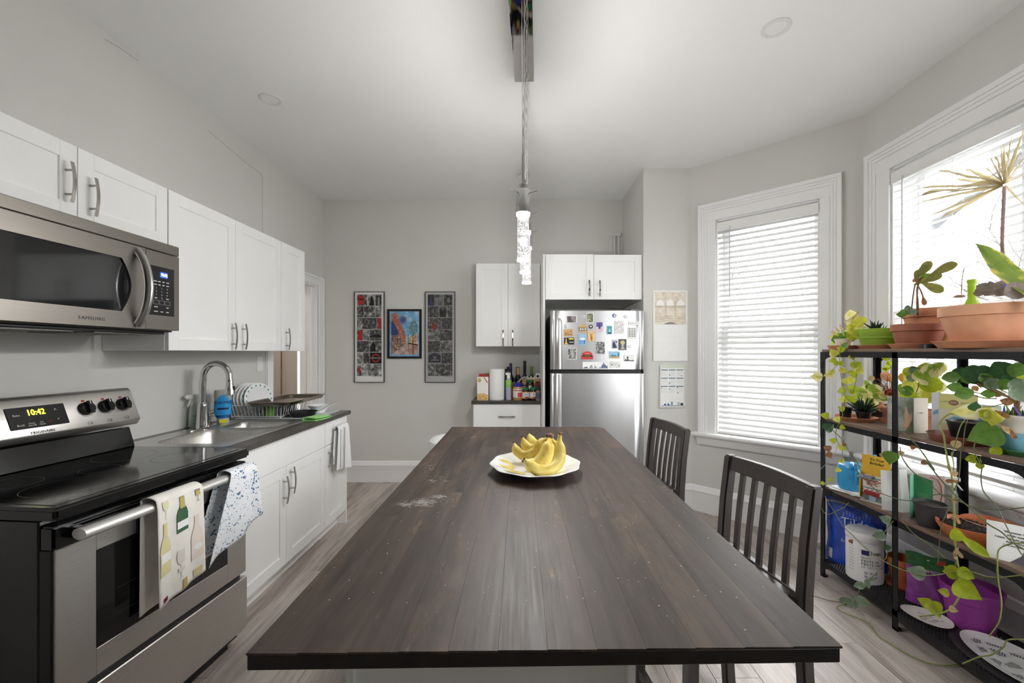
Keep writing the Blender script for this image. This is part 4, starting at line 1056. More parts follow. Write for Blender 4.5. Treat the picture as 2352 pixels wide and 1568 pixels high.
text('AUSTRALIA', .0085, CW, t, frame((0,-.006,.22*h_), (1,0,0), (0,0,1)), sx=.9)
mg('sunny beach skyline magnet', 1378,984,1600,1134, C1('daysky', (160,200,232)), prints=[(.03,.72,.97,.95,C1('beach',(206,170,110))),('poly',[(.1,.72),(.15,.5),(.25,.55),(.35,.4),(.45,.6),(.6,.45),(.7,.72)],C1('teal_town',(70,130,150))),('poly',[(.76,.7),(.8,.2),(.95,.2),(.92,.7)],C1('seagreen',(60,140,170)))])
mg('white magnet with a black great wave drawing', 1690,1052,1912,1204, CW, prints=[('poly',[(.02,.9),(.1,.6),(.3,.75),(.25,.3),(.4,.25),(.45,.4),(.35,.5),(.5,.8),(.9,.75),(.95,.9)],C1('ink_grey',(70,72,74)))])
t, w_, h_ = mg('long white skyline magnet along the bottom', 810,1208,1360,1350, CW, prints=[('poly',[(.03,.92),(.03,.85),(.12,.75),(.18,.7),(.2,.92)],C1('ink_grey',(70,72,74))),('poly',[(.26,.92),(.3,.55),(.36,.4),(.4,.92)],C1('ink_lite',(150,156,164))),('poly',[(.45,.92),(.48,.4),(.5,.6),(.56,.92)],C1('ink_lite',(150,156,164))),('poly',[(.64,.92),(.68,.7),(.7,.92)],C1('ink_grey',(70,72,74))),
   ('poly',[(.72,.92),(.73,.5),(.76,.5),(.76,.3),(.79,.3),(.8,.08),(.82,.08),(.83,.4),(.87,.3),(.9,.55),(.96,.6),(.97,.92)],C1('slate_blue',(96,116,150)))])
mg('white magnet with a black branch drawing', 1396,1194,1618,1336, CW, photo=SKETCH, border=.06)

# ---- framed prints
SB = 219.1
def wp(px, py): return ((px-CX)/SB, CH-(py-CY)/SB)
def printframe(name, label, x0, y0, x1, y1, fw, fmat, mat_col):
    (ax, az), (bx, bz) = wp(x0,y0), wp(x1,y1); cx, cz, w, h = (ax+bx)/2, (az+bz)/2, bx-ax, az-bz
    t = thing(name, label, 'framed print', (cx, YB, cz), 0, 'framed prints on the far wall')
    m = MB().box(-w/2,-w/2+fw,-.022,0,-h/2,h/2).box(w/2-fw,w/2,-.022,0,-h/2,h/2).box(-w/2+fw,w/2-fw,-.022,0,-h/2,-h/2+fw).box(-w/2+fw,w/2-fw,-.022,0,h/2-fw,h/2)
    m.build('frame', fmat, t, bevel=.001)
    MB().box(-w/2+fw,w/2-fw,-.012,-.002,-h/2+fw,h/2-fw).build('sheet', mat_col, t)
    return t, w, h
BFR = P('black_frame', (26,26,28), .35, var=.1)
PH = [photo_mat('bw_photo_a', [(22,22,22),(90,90,88),(190,190,188)], 34), photo_mat('bw_photo_b', [(40,40,40),(130,130,128),(214,214,212)], 26), photo_mat('bw_photo_c', [(18,18,18),(70,70,70),(150,150,148)], 46)]
REDP = P('print_red_ink', (168,46,44), .4, var=.12, vs=30); BLUEP = P('print_blue_ink', (52,66,150), .4, var=.1, vs=30); DKP = P('print_dark_ink', (26,26,27), .4, var=.2, vs=30); GYP = P('print_grey_ink', (150,150,150), .4, var=.15, vs=30); WHI = P('print_white_ink', (226,226,224), .4, var=.02)
def cell(t, W_, H_, x0, y0, x1, y1, mat, name='photo', dy=.0126):
    o = MB().add([(0,0,0),((x1-x0)*W_,0,0),((x1-x0)*W_,0,-(y1-y0)*H_),(0,0,-(y1-y0)*H_)], [(0,1,2,3)]).build(name, mat, t)
    o.location = (-W_/2+x0*W_, -dy, H_/2-y0*H_); return o
def shp(t, W_, H_, poly, mat, dy=.0132, name='print'):
    return MB().add([(-W_/2+x*W_, -dy, H_/2-y*H_) for x, y in poly], [tuple(range(len(poly)))]).build(name, mat, t)
def ell(cx, cy, rx, ry, n=24): return [(cx+rx*math.cos(2*PI*i/n), cy+ry*math.sin(2*PI*i/n)) for i in range(n)]
THINF = P('thin_dark_frame', (70,70,72), .3, .5, var=.1)
# London print
t, w, h = printframe('framed_print', 'tall framed city photo collage with red accents, leftmost print', 815, 670, 884, 878, .006, THINF, WHI)
x0, x1, yy = .09, .905, .03; rows = [.03,.157,.285,.414,.541,.668,.794,.93]
lay = [[(0,.42),(.44,.72),(.74,1)], [(0,.27),(.28,.74),(.75,1)], [(0,.22),(.22,.8),(.81,1)], [(0,.24),(.25,.5),(.51,1)], [(0,.49),(.5,1)], [(0,.24),(.25,.51),(.52,1)], [(0,.18),(.19,1)]]
for r in range(7):
    for q, (a, b2) in enumerate(lay[r]):
        cell(t, w, h, x0+(x1-x0)*a, rows[r]+.002, x0+(x1-x0)*b2, rows[r+1]-.002, DKP if (r, q) == (5, 2) else PH[(r*2+q) % 3])
shp(t,w,h,[(.12,.145),(.12,.06),(.16,.04),(.30,.045),(.33,.07),(.33,.14)],REDP); shp(t,w,h,[(.14,.075),(.31,.08),(.31,.095),(.14,.09)],DKP,.0136)
shp(t,w,h,[(.50,.155),(.55,.06),(.58,.04),(.61,.06),(.66,.155)],DKP); shp(t,w,h,[(.75,.155),(.75,.05),(.87,.05),(.87,.155)],DKP); shp(t,w,h,[(.78,.15),(.78,.06),(.84,.06),(.84,.15)],GYP,.0136)
shp(t,w,h,[(.79,.41),(.79,.30),(.89,.29),(.89,.41)],REDP); shp(t,w,h,[(.12,.538),(.13,.45),(.11,.435),(.19,.42),(.28,.435),(.26,.45),(.27,.538)],REDP)
shp(t,w,h,[(.52,.49),(.6,.48),(.7,.47),(.8,.475),(.9,.485),(.9,.5),(.52,.5)],DKP); shp(t,w,h,[(.56,.66),(.56,.58),(.63,.55),(.70,.58),(.70,.66)],DKP)
rg_ = MB(); R0, R1 = .030, .044; cxr, czr = -w/2+.71*w, h/2-.731*h
vs = []
for q in range(32):
    a = 2*PI*q/32; vs += [(cxr+R0*math.cos(a),-.0134,czr+R0*math.sin(a)),(cxr+R1*math.cos(a),-.0134,czr+R1*math.sin(a))]
rg_.add(vs, [(2*q,2*q+1,(2*q+3)%64,(2*q+2)%64) for q in range(32)]); rg_.build('roundel_ring', REDP, t)
MB().add([(cxr-.055,-.0138,czr-.010),(cxr+.055,-.0138,czr-.010),(cxr+.055,-.0138,czr+.010),(cxr-.055,-.0138,czr+.010)],[(0,1,2,3)]).build('roundel_bar', DKP, t)
text('UNDERGROUND', .0155, WHI, t, frame((cxr,-.0142,czr),(1,0,0),(0,0,1)), sx=.92)
shp(t,w,h,[(.13,.89),(.13,.835),(.20,.83),(.21,.88),(.24,.89)],REDP)
text('L O N D O N', .02, INKG, t, frame((.075,-.0128,-h/2+.062),(1,0,0),(0,0,1)), sx=.9)
# Paris print
t, w, h = printframe('framed_print', 'tall framed city photo collage with glass glare, rightmost print', 977, 670, 1046, 878, .006, THINF, WHI)
lay = [[(0,.27),(.28,.65),(.66,1)], [(0,.44),(.45,.78),(.79,1)], [(0,.55),(.56,1)], [(0,.4),(.41,1)], [(0,.5),(.51,1)], [(0,.55),(.56,1)], [(0,.3),(.31,1)]]
for r in range(7):
    for q, (a, b2) in enumerate(lay[r]):
        cell(t, w, h, x0+(x1-x0)*a, rows[r]+.002, x0+(x1-x0)*b2, rows[r+1]-.002, DKP if (r, q) == (0, 0) else PH[(r+q*2+1) % 3])
shp(t,w,h,[(.12,.15),(.17,.11),(.19,.05),(.2,.035),(.21,.05),(.23,.11),(.29,.15),(.24,.15),(.2,.13),(.17,.15)],BLUEP)
shp(t,w,h,[(.34,.15),(.34,.07),(.6,.06),(.62,.15),(.55,.15),(.53,.1),(.45,.1),(.43,.15)],GYP); shp(t,w,h,[(.24,.41),(.23,.36),(.31,.345),(.38,.36),(.37,.41),(.31,.42)],REDP)
shp(t,w,h,ell(.78,.095,.09,.045),DKP); shp(t,w,h,ell(.78,.095,.06,.03),GYP,.0136); shp(t,w,h,[(.48,.28),(.48,.19),(.56,.18),(.56,.2),(.64,.2),(.64,.18),(.7,.19),(.7,.28)],DKP)
shp(t,w,h,[(.10,.79),(.10,.675),(.54,.675),(.54,.79)],GYP); shp(t,w,h,[(.12,.78),(.12,.70),(.2,.69),(.26,.68),(.32,.672),(.38,.68),(.44,.69),(.52,.70),(.52,.78)],P('print_navy_ink',(40,44,66),.4,var=.1),.0136)
text('AVENUE\nDES\nCHAMPS-ELYSEES', .0155, WHI, t, frame((-w/2+.32*w,-.014,h/2-.738*h),(1,0,0),(0,0,1)), sx=.72)
text('P A R I S', .02, INKG, t, frame((.09,-.0128,-h/2+.062),(1,0,0),(0,0,1)), sx=.9)
MB().box(-w/2+.006,w/2-.006,-.0165,-.0155,-h/2+.006,h/2-.006).build('glazing', glass_mat('picture_glass', (250,250,250), .07, .12), t)
# street painting
t, w, h = printframe('framed_print', 'framed street painting with blue sky and shop fronts, middle print', 891, 710, 969, 823, .022, BFR, photo_mat('paint_sky', [(86,146,196),(124,176,216),(190,206,214)], 16))
BRK = photo_mat('paint_brick', [(112,70,58),(160,110,92),(196,164,140)], 45); TRE = photo_mat('paint_tree', [(60,84,92),(100,140,150),(150,184,190)], 60); PAV = photo_mat('paint_pavement', [(140,112,104),(182,158,152),(214,198,194)], 24); SHP = photo_mat('paint_shops', [(52,48,54),(124,104,92),(206,180,140)], 55)
i0, i1, j0, j1 = .11, .89, .08, .92
shp(t,w,h,[(i0,j0),(.30,j0),(.40,.30),(.50,.42),(.54,.60),(.54,.66),(i0,.66)],BRK); shp(t,w,h,[(i0,.52),(.36,.55),(.54,.62),(.54,.70),(.36,.80),(i0,j1)],SHP,.0135)
shp(t,w,h,[(i0,j1),(.42,.76),(.54,.68),(.62,.68),(.60,j1)],PAV,.0136); shp(t,w,h,[(.60,j1),(.62,.68),(i1,.72),(i1,j1)],photo_mat('paint_road',[(146,108,92),(178,140,124),(196,170,160)],18),.0136)
shp(t,w,h,[(.62,.70),(.62,.56),(i1,.50),(i1,.74)],photo_mat('paint_far_shops',[(120,96,80),(190,160,120),(216,210,200)],60),.0136)
shp(t,w,h,ell(.76,.38,.125,.15,18),TRE,.0138); shp(t,w,h,[(.735,.52),(.755,.52),(.76,.92),(.74,.92)],DKP,.014); shp(t,w,h,[(.60,.5),(.612,.5),(.618,.86),(.606,.86)],DKP,.014)
shp(t,w,h,ell(.45,.22,.12,.09,20),P('paint_grey',(120,128,150),.5,var=.15,vs=60),.0141); shp(t,w,h,ell(.45,.22,.075,.056,18),P('paint_blue',(58,92,160),.5,var=.15,vs=60),.0144)
shp(t,w,h,[(i0,.28),(.16,.24),(.32,.46),(.30,.53),(i0,.53)],P('paint_navy',(56,66,116),.5,var=.2,vs=40),.0142); shp(t,w,h,[(.18,.24),(.24,.18),(.29,.25),(.24,.32)],P('paint_coral',(190,92,84),.5,var=.2,vs=40),.0142)
shp(t,w,h,[(.40,.5),(.46,.54),(.50,.60),(.44,.62),(.38,.58)],P('paint_orange',(196,110,80),.5,var=.2,vs=40),.0142)

# ---- wall calendars on the pier
SP = 960/3.624; YP = 3.624
def pp(px, py): return ((px-CX)/SP, CH-(py-CY)/SP)
(ax, az), (bx, bz) = pp(1500, 667), pp(1579, 829)
ca = thing('wall_calendar', 'open wall calendar with a pale arcade photo, upper one on the pier', 'calendar', ((ax+bx)/2, YP, bz), 0)
W_, Hc = bx-ax, az-bz
MB().box(-W_/2,W_/2,-.004,-.001,Hc/2-.004,Hc).build('photo_sheet', PAPER, ca)
MB().hexa([(-W_/2,-.010,0),(W_/2,-.010,0),(W_/2,-.006,0),(-W_/2,-.006,0),(-W_/2,-.005,Hc/2),(W_/2,-.005,Hc/2),(W_/2,-.001,Hc/2),(-W_/2,-.001,Hc/2)]).build('grid_sheet', PAPER, ca)
STN = photo_mat('pale_stone_photo', [(206,192,172),(222,210,192),(236,228,214)], 30); ARC = P('arch_white', (244,240,234), .5); LIN = P('arch_line', (186,168,144), .5, var=.1)
def cs(poly, mat, d): MB().add([(-W_/2+W_*(.05+.9*x), -.0045-d, Hc-Hc/2*(.04+.92*y)) for x,y in poly], [tuple(range(len(poly)))]).build('photo', mat, ca)
cs([(0,0),(1,0),(1,1),(0,1)], STN, 0)
for cx_ in (.17,.48,.82): cs([(cx_-.13,.42)]+[(cx_-.13*math.cos(PI*q/10), .42-.18*math.sin(PI*q/10)) for q in range(11)]+[(cx_+.13,.42)], ARC, .0004)
for yv in (.44,.47,.8,.86,.92): cs([(0,yv),(.5,yv-.02*(yv>.7)*3),(1,yv),(1,yv+.012),(.5,yv+.012-.02*(yv>.7)*3),(0,yv+.012)], LIN, .0006)
for xv in (.33,.36,.64,.67): cs([(xv,.3),(xv+.01,.3),(xv+.01,.8),(xv,.8)], LIN, .0006)
cs([(.25,1),(.5,.92),(.75,1)], P('crowd_grey', (150,140,138), .6, var=.3, vs=90), .0008)
for q in range(1,6): MB().add([(-W_/2+.02,-.0106+.0045*q/6-.0004,Hc/2*q/6),(W_/2-.02,-.0106+.0045*q/6-.0004,Hc/2*q/6),(W_/2-.02,-.0106+.0045*q/6-.0004,Hc/2*q/6+.0008),(-W_/2+.02,-.0106+.0045*q/6-.0004,Hc/2*q/6+.0008)],[(0,1,2,3)]).build('grid_line', P('faint_line',(222,222,224),.7), ca)
MB().lathe([(.003,0),(.002,.003)], (0,-.005,Hc-.008), 10).build('pin', BLACKP, ca)
(ax, az), (bx, bz) = pp(1515, 838), pp(1572, 937)
cb = thing('wall_calendar', 'curled schedule sheet with blue headings, lower one on the pier', 'calendar', ((ax+bx)/2, YP, bz), 0)
W2, H2 = bx-ax, az-bz
def crv(u, v): 
    return Vector((-W2/2+W2*u+.012*(1-v)*u+.006*(v-1), -.003-.018*(1-u)**3*(1-v)*.6-.010*(v**4)*(1-u), H2*v))
m = MB().grid(lambda u, v: crv(u,v), 12, 14); o = m.build('sheet', PAPER, cb, angle=180); sd = o.modifiers.new('thickness','SOLIDIFY'); sd.thickness = .0008
def cs2(u0, v0, u1, v1, mat, d=.0015):
    n = 8; vs = []
    for q in range(n+1):
        for vv in (v0, v1):
            p = crv(u0+(u1-u0)*q/n, vv); vs.append((p.x, p.y-d, p.z))
    MB().add(vs, [(2*q,2*q+1,2*q+3,2*q+2) for q in range(n)]).build('print', mat, cb)
TL = P('teal_grey_print', (96,122,138), .6, var=.1); FN = P('fine_print', (196,200,204), .7)
cs2(.06,.93,.98,.995,P('pale_green_head',(214,222,206),.6))
for vv in (.875,.685,.495):
    for uu in (.05,.36,.67): cs2(uu,vv,uu+.27,vv+.022,TL)
    for r in range(4):
        for uu in (.06,.37,.68): cs2(uu,vv-.035-.03*r,uu+.22,vv-.03-.03*r,FN)
for (uu,vv) in ((.38,.76),(.85,.74),(.38,.57),(.05,.46),(.38,.43),(.7,.345),(.68,.475)): cs2(uu,vv,uu+.035,vv+.02,INK)
cs2(.08,.055,.95,.066,TL); cs2(.18,.07,.26,.105,BLUEP); cs2(.31,.07,.39,.105,BLUEP); cs2(.45,.07,.52,.15,TEAL); cs2(.7,.07,.8,.14,FN); cs2(.82,.07,.92,.12,INK)
MB().lathe([(.003,0),(.002,.003)], (0,-.006,H2*.945), 10).build('pin', BLACKP, cb)

# ---- conduit in the corner above the refrigerator cabinet
cd = thing('wall_conduit', 'short grey painted conduit pair rising behind the refrigerator cabinet', 'conduit', (1.03, YB-.02, 2.0))
for xx in (-.045, -.002): MB().tube([(xx,0,0),(xx,0,.57)], .012, 10).build('pipe', WALL, cd)
MB().box(-.07,.02,-.02,.019,.565,.60).build('cap', WALL, cd, bevel=.003)

# ---- goods on the back counter
ZC = .8932
GR = 'pantry goods on the back counter'
def good(name, label, cat, x, y, rz=0, z=ZC): return thing(name, label, cat, (x,y,z), rz, GR)
t = good('pasta_box', 'white pasta box with noodles printed at its base', 'food box', -.363, 4.06)
MB().box(-.053,.053,-.035,.035,0,.225).build('carton', P('carton_white', (240,238,234), .45, var=.02), t, bevel=.001)
m = MB(); m.add([(-.052,-.0356,.002),(.052,-.0356,.002),(.052,-.0356,.05),(.02,-.0356,.065),(-.02,-.0356,.068),(-.052,-.0356,.06)],[(0,1,2,3,4,5)]); m.build('print', photo_mat('noodle_photo',[(176,120,50),(222,184,110),(238,214,150)],60), t)
MB().lathe([(.022,0),(.02,.0006)],(0,0,0),20,sx=.8).T(frame((-.03,-.0356,.195),(1,0,0),(0,0,1))).build('print', GO, t)
MB().add([(.008,-.0358,.222),(.018,-.0358,.222),(.052,-.0358,.175),(.046,-.0358,.165)],[(0,1,2,3)]).build('print', P('rust_stripe',(196,110,60),.5,var=.1), t)
t = good('snack_box', 'red and green snack box behind the pasta box', 'food box', -.355, 4.17)
MB().box(-.055,.055,-.03,.03,0,.25).build('carton', P('red_carton', (176,56,48), .45, var=.15, vs=16), t, bevel=.001)
MB().box(.005,.04,-.031,.03,.25,.256).build('flap', P('green_carton', (120,150,60), .5, var=.1), t)
t = good('paper_towel_roll', 'white paper towel roll standing upright', 'paper towel', -.232, 4.10)
MB().lathe([(.02,0),(.071,.001),(.072,.005),(.072,.296),(.070,.30),(.021,.30),(.02,.29)], n=40).build('roll', P('paper_towel', (242,242,241), .85, var=.01, bump=.25, bs=220), t)
MB().box(.05,.074,-.002,.0015,.001,.299).build('loose_sheet', P('paper_towel', (242,242,241)), t)
t = good('cleaner_bottle', 'white spray cleaner bottle with a green label', 'spray bottle', -.115, 4.10)
MB().lathe([(.028,0),(.029,.01),(.029,.16),(.02,.20),(.014,.21)], n=20).build('bottle', P('lilac_bottle', (176,178,200), .3, var=.05), t)
MB().lathe([(.0295,.12),(.0295,.185),(.026,.19)], n=20).build('label', P('green_label', (140,196,96), .4, var=.2, vs=30), t)
MB().lathe([(.017,.205),(.018,.235),(.012,.24)], n=16).box(-.03,.02,-.011,.011,.24,.262).build('trigger', WPLAST, t, bevel=.003)
t = good('drink_bottle', 'tall grey sports bottle with a black lid', 'bottle', -.125, 4.20)
MB().lathe([(.034,0),(.035,.01),(.034,.24),(.03,.27)], n=20).build('bottle', P('smoke_bottle', (104,106,116), .2, var=.1), t)
MB().lathe([(.03,.27),(.03,.295),(.012,.30),(.012,.318),(.001,.32)], n=16).build('lid', BLACKP, t)
def wine(label, x, y, foil, glass, h=.315, r=.0345):
    t = good('wine_bottle', label, 'wine bottle', x, y)
    MB().lathe([(r,0),(r,.19),(r*.9,.205),(r*.45,.235),(.0145,.25),(.0145,h-.012)], n=22).build('bottle', glass, t)
    MB().lathe([(.0155,h-.085),(.0155,h-.004),(.014,h),(.001,h)], n=18).build('foil', foil, t)
    MB().lathe([(r+.0004,.06),(r+.0004,.15)], n=22, cap=False).build('label', P('dark_wine_label', (60,56,54), .5, var=.3, vs=30), t)
DG = P('dark_wine_glass', (20,24,22), .1, var=.2, coat=.4)
wine('wine bottle with a navy blue neck foil', -.098, 4.285, P('navy_foil', (48,50,104), .3, var=.08), DG, .352)
wine('wine bottle with a dark red neck foil', -.028, 4.335, P('maroon_foil', (88,40,44), .3, var=.08), DG, .312)
wine('wine bottle with a gold neck foil', -.022, 4.245, P('gold_foil', (186,166,112), .3, var=.1), DG, .305)
wine('tallest wine bottle with a black neck foil', .046, 4.305, P('black_foil', (26,26,28), .35), DG, .375)
wine('wine bottle with a lime green neck foil', .118, 4.325, P('lime_foil', (112,160,60), .35, var=.1), P('green_wine_glass', (44,74,34), .1, var=.2, coat=.4), .318)
def jar(name, label, cat, x, y, r, h, lidm, body, lab=None, lh=.03, z=ZC):
    t = good(name, label, cat, x, y, 0, z)
    MB().lathe([(r*.92,0),(r,.006),(r,h-lh-.018),(r*.86,h-lh)], n=26).build('jar', body, t)
    MB().lathe([(r*.9,h-lh),(r*.92,h-lh+.003),(r*.92,h-.003),(r*.86,h),(.001,h)], n=26).build('lid', lidm, t)
    if lab is not None: MB().lathe([(r+.0006,h*.16),(r+.0006,h-lh-.022)], n=26, cap=False).build('label', lab, t)
    return t
t = jar('peanut_butter_jar', 'peanut butter jar with a blue lid', 'jar', -.02, 4.075, .052, .165, P('blue_lid', (44,48,150), .35, var=.05), P('peanut_butter', (196,150,92), .3, var=.06, coat=.3), P('cream_red_label', (232,226,222), .5, var=.06, vs=20), .034)
a_ = [(.0528*math.sin(q), -.0528*math.cos(q)) for q in [math.radians(-5+8*k_) for k_ in range(8)]]
MB().add([(x,y,.03) for x,y in a_]+[(x,y,.075) for x,y in a_], [(k_,k_+1,k_+9,k_+8) for k_ in range(7)]).build('label_block', P('rose_label', (206,70,84), .5, var=.08), t)
MB().lathe([(.0527,.09),(.0527,.1)], n=26, cap=False).build('label_band', P('rust_band', (190,96,72), .5), t)
jar('sauce_jar', 'amber sauce jar half hidden behind the peanut butter', 'jar', -.062, 4.158, .038, .165, P('brass_lid', (190,170,120), .35, .6, var=.1), P('amber_sauce', (164,96,44), .25, var=.1, coat=.3))
GL = P('green_lid', (44,128,92), .4, var=.06); AMB = P('dark_vitamin_glass', (50,30,22), .2, var=.15, coat=.3); VLB = P('vitamin_label', (236,236,236), .45, var=.02)
for (ch, x, lab) in (('D', .053, 'vitamin jar with green lid marked D'), ('B', .128, 'vitamin jar with green lid marked B')):
    t = jar('vitamin_jar', lab, 'jar', x, 4.052, .036, .122, GL, AMB, VLB, .018)
    text(ch, .030, P('crimson_print', (176,40,64), .5), t, frame((0,-.0372,.058),(1,0,0),(0,0,1)))
    aa = [(.0372*math.sin(q), -.0372*math.cos(q)) for q in [math.radians(-50+12.5*k_) for k_ in range(9)]]
    MB().add([(x_,y_,.0735+.012*math.sin(PI*k_/8)) for k_,(x_,y_) in enumerate(aa)]+[(x_,y_,.0665+.012*math.sin(PI*k_/8)) for k_,(x_,y_) in enumerate(aa)],[(k_,k_+1,k_+10,k_+9) for k_ in range(8)]).build('label_arch', P('amber_arch', (222,186,50), .5), t)
    MB().add([(x_,y_,.021) for x_,y_ in aa]+[(x_,y_,.035) for x_,y_ in aa], [(k_,k_+1,k_+10,k_+9) for k_ in range(3,8)]).build('label_band', P('crimson_print', (176,40,64)), t)
    MB().add([(x_,y_,.021) for x_,y_ in aa]+[(x_,y_,.035) for x_,y_ in aa], [(k_,k_+1,k_+10,k_+9) for k_ in range(0,3)]).build('label_chip', P('amber_arch', (222,186,50)), t)
t = jar('vitamin_jar', 'taller vitamin jar with green lid behind the pair', 'jar', .095, 4.138, .04, .19, GL, AMB, P('olive_label', (70,66,40), .5, var=.3, vs=20), .022)
MB().lathe([(.018,0),(.016,.0008)],(0,0,0),18,sy=1.2).T(frame((0,-.0432,.118),(1,0,0),(0,0,1))).build('badge', P('pale_badge', (222,222,200), .5), t)
t = good('spice_grinder', 'clear spice grinder with a black cap', 'spice jar', .171, 4.007)
MB().lathe([(.022,0),(.024,.01),(.023,.085),(.019,.10)], n=20).build('glass', P('peppercorns', (120,108,98), .3, var=.5, vs=160, coat=.5), t)
MB().lathe([(.0205,.10),(.022,.105),(.022,.142),(.019,.146),(.001,.146)], n=20).build('cap', P('charcoal_cap', (52,52,56), .4, var=.05), t)
MB().lathe([(.0246,.022),(.0242,.075)], n=20, cap=False).build('label', P('slate_label', (84,88,104), .5, var=.4, vs=60), t)
t = good('wooden_crate', 'small wooden crate holding garlic', 'crate', .105, 4.21)
for (a, b2) in ((0,.06),(.068,.128),(.136,.196)): MB().box(-.088,.088,-.028,-.022,a,b2).build('board', P('pale_pine', (206,170,122), .6, var=.1, vs=12, st=(1,1,8)), t, bevel=.001)
MB().box(-.088,-.082,-.022,.028,0,.196).box(.082,.088,-.022,.028,0,.196).box(-.082,.082,.022,.028,0,.196).box(-.082,.082,-.022,.022,.17,.176).build('walls', P('pale_pine', (206,170,122)), t)
GA = P('garlic_skin', (232,226,218), .55, var=.06, vs=40)
for q, (x, lab) in enumerate(((.072,'white garlic bulb on the crate, left one'),(.108,'white garlic bulb on the crate, middle one'),(.143,'white garlic bulb on the crate, right one'))):
    t = good('garlic_bulb', lab, 'garlic', x, 4.21, 0, ZC+.176)
    m = MB(); vs = []; n_ = 20; pr = [(.004,0),(.016,.004),(.0205,.016),(.018,.030),(.008,.040),(.003,.052),(.001,.054)]
    m.lathe(pr, n=n_); 
    for i_ in range(len(m.v)):
        x_, y_, z_ = m.v[i_]; a = math.atan2(y_, x_); f = 1+.06*math.cos(a*7); m.v[i_] = (x_*f, y_*f, z_)
    m.build('bulb', GA, t, angle=80)
t = good('net_bag', 'crumpled white net bag drooping off the crate', 'bag', .035, 4.165, 0, ZC+.15)
MB().tube([(.03,.03,.055),(.0,.02,.062),(-.035,0,.04),(-.055,-.01,.012)], [.014,.010,.008,.012], 10).build('net', P('grey_net', (196,194,194), .7, var=.2, vs=160), t)
t = good('label_pack', 'small white packet with a barcode on the crate end', 'packet', .176, 4.212, 0, ZC+.197)
MB().box(-.022,.022,-.012,.012,0,.055).build('packet', PAPER, t, bevel=.003); MB().box(-.012,.012,-.0126,-.012,.014,.038).build('barcode', INK, t)
t = good('spice_tin', 'dark red spice tin behind the grinder', 'tin', .172, 4.115)
MB().box(-.022,.022,-.03,.03,0,.165).build('tin', P('maroon_tin', (120,52,46), .4, var=.15, vs=20), t, bevel=.004); MB().box(-.018,.018,-.026,.026,.165,.178).build('lid', P('dark_red_lid', (92,34,34), .4), t, bevel=.003)

# ---- white bin past the island's far corner
bn = thing('waste_bin', 'white round-topped waste bin past the far end of the island', 'bin', (-.485, 2.86, 0))
MB().lathe([(.12,0),(.128,.01),(.138,.66),(.138,.70)], n=32).build('bin_body', WPLAST, bn)
MB().lathe([(.141,.70),(.141,.735),(.136,.757),(.11,.78),(.05,.795),(.001,.798)], n=32).build('lid', WPLAST, bn)
# ================================================================== ISLAND
ISL = thing('kitchen_island', 'long dark butcher-block kitchen island on a white base', 'kitchen island', (.043, 1.55, 0))
EDGE = P('dark_stained_edge', (34,28,26), .5, var=.2, vs=30)
def nearY(x): return .617 + .016*(x+.404)/.89
ZI = .915
core = [(-.404,nearY(-.404)),(.485,nearY(.485)),(.4915,2.445),(.455,2.484),(-.406,2.484)]
MB().prism(core, 'z', .889, ZI-.0032).build('slab', EDGE, ISL, world=True, bevel=.0015)
STAVE = wood_mat('dark_worn_butcher_block', [(44,34,28),(58,46,39),(78,64,55),(53,43,37)], 1.9, (8,.8,8), .5, .2, .3, .06, spec=.5,
                 patch=[((176,146,110), 9, .62, .80, .6, (2.4,.5,1)), ((150,122,94), 3.2, .56, .85, .55, (1.6,.45,1)), ((205,196,186), 150, .78, .84, .7, (1,.6,1))])
ns = 12; wd = .8925/ns
for i in range(ns):
    x0 = -.405 + i*wd; x1 = x0+wd-.0002
    cuts = sorted(RND.uniform(1.0, 2.2) for _ in range(1 + (i % 2)))
    ys = [nearY(x0)] + ([c_ for c_ in cuts] if len(cuts) < 2 or cuts[1]-cuts[0] > .3 else [cuts[0]]) + [2.483]
    for a, b2 in zip(ys[:-1], ys[1:]):
        if i == ns-1 and b2 == 2.483: pl = [(x0,a),(x1,a),(x1,2.445),(x0+.034,2.483),(x0,2.483)]
        else: pl = [(x0,a+.0001),(x1,a+.0001),(x1,b2-.0001),(x0,b2-.0001)]
        cx_, cy_ = (x0+x1)/2, (a+b2)/2
        o = MB().prism([(u-cx_, v-cy_) for u, v in pl], 'z', 0, .0034).build('stave', STAVE, ISL, bevel=.00012)
        o.location = (cx_-.043, cy_-1.55, ZI-.0033)
sc = MB(); r_ = random.Random(4)
def scuff(cx, cy, n, sp, L0, ang, w=.0012):
    for _ in range(n):
        x = cx+r_.gauss(0,sp*1.2); y = cy+r_.gauss(0,sp); L_ = L0*r_.uniform(.3,1.3); a = ang+r_.gauss(0,.4)
        dx, dy = math.cos(a)*L_, math.sin(a)*L_; nx_, ny_ = -math.sin(a)*w*r_.uniform(.4,1.6), math.cos(a)*w*r_.uniform(.4,1.6); z = ZI+.0004
        sc.add([(x-dx,y-dy,z),(x+nx_,y+ny_,z),(x+dx,y+dy,z),(x-nx_,y-ny_,z)], [(0,1,2,3)])
scuff(-.285, 1.235, 170, .015, .008, .2, .0007); scuff(-.25, 1.285, 60, .008, .010, -.45, .0007); scuff(-.335, 1.222, 40, .008, .011, .15, .0007); scuff(-.26, 1.25, 60, .03, .005, .3, .0005)
scuff(-.29, 1.46, 10, .02, .012, .1); scuff(-.33, 1.60, 8, .03, .01, .2); scuff(-.27, 2.2, 14, .03, .012, .0); scuff(.34, 2.05, 10, .03, .008, .3)
for _ in range(260):
    x = r_.uniform(-.39,.47); y = r_.uniform(.66,2.45); s_ = r_.uniform(.0005,.0013); z = ZI+.0004
    sc.add([(x-s_,y-s_,z),(x+s_,y-s_,z),(x+s_,y+s_,z),(x-s_,y+s_,z)], [(0,1,2,3)])
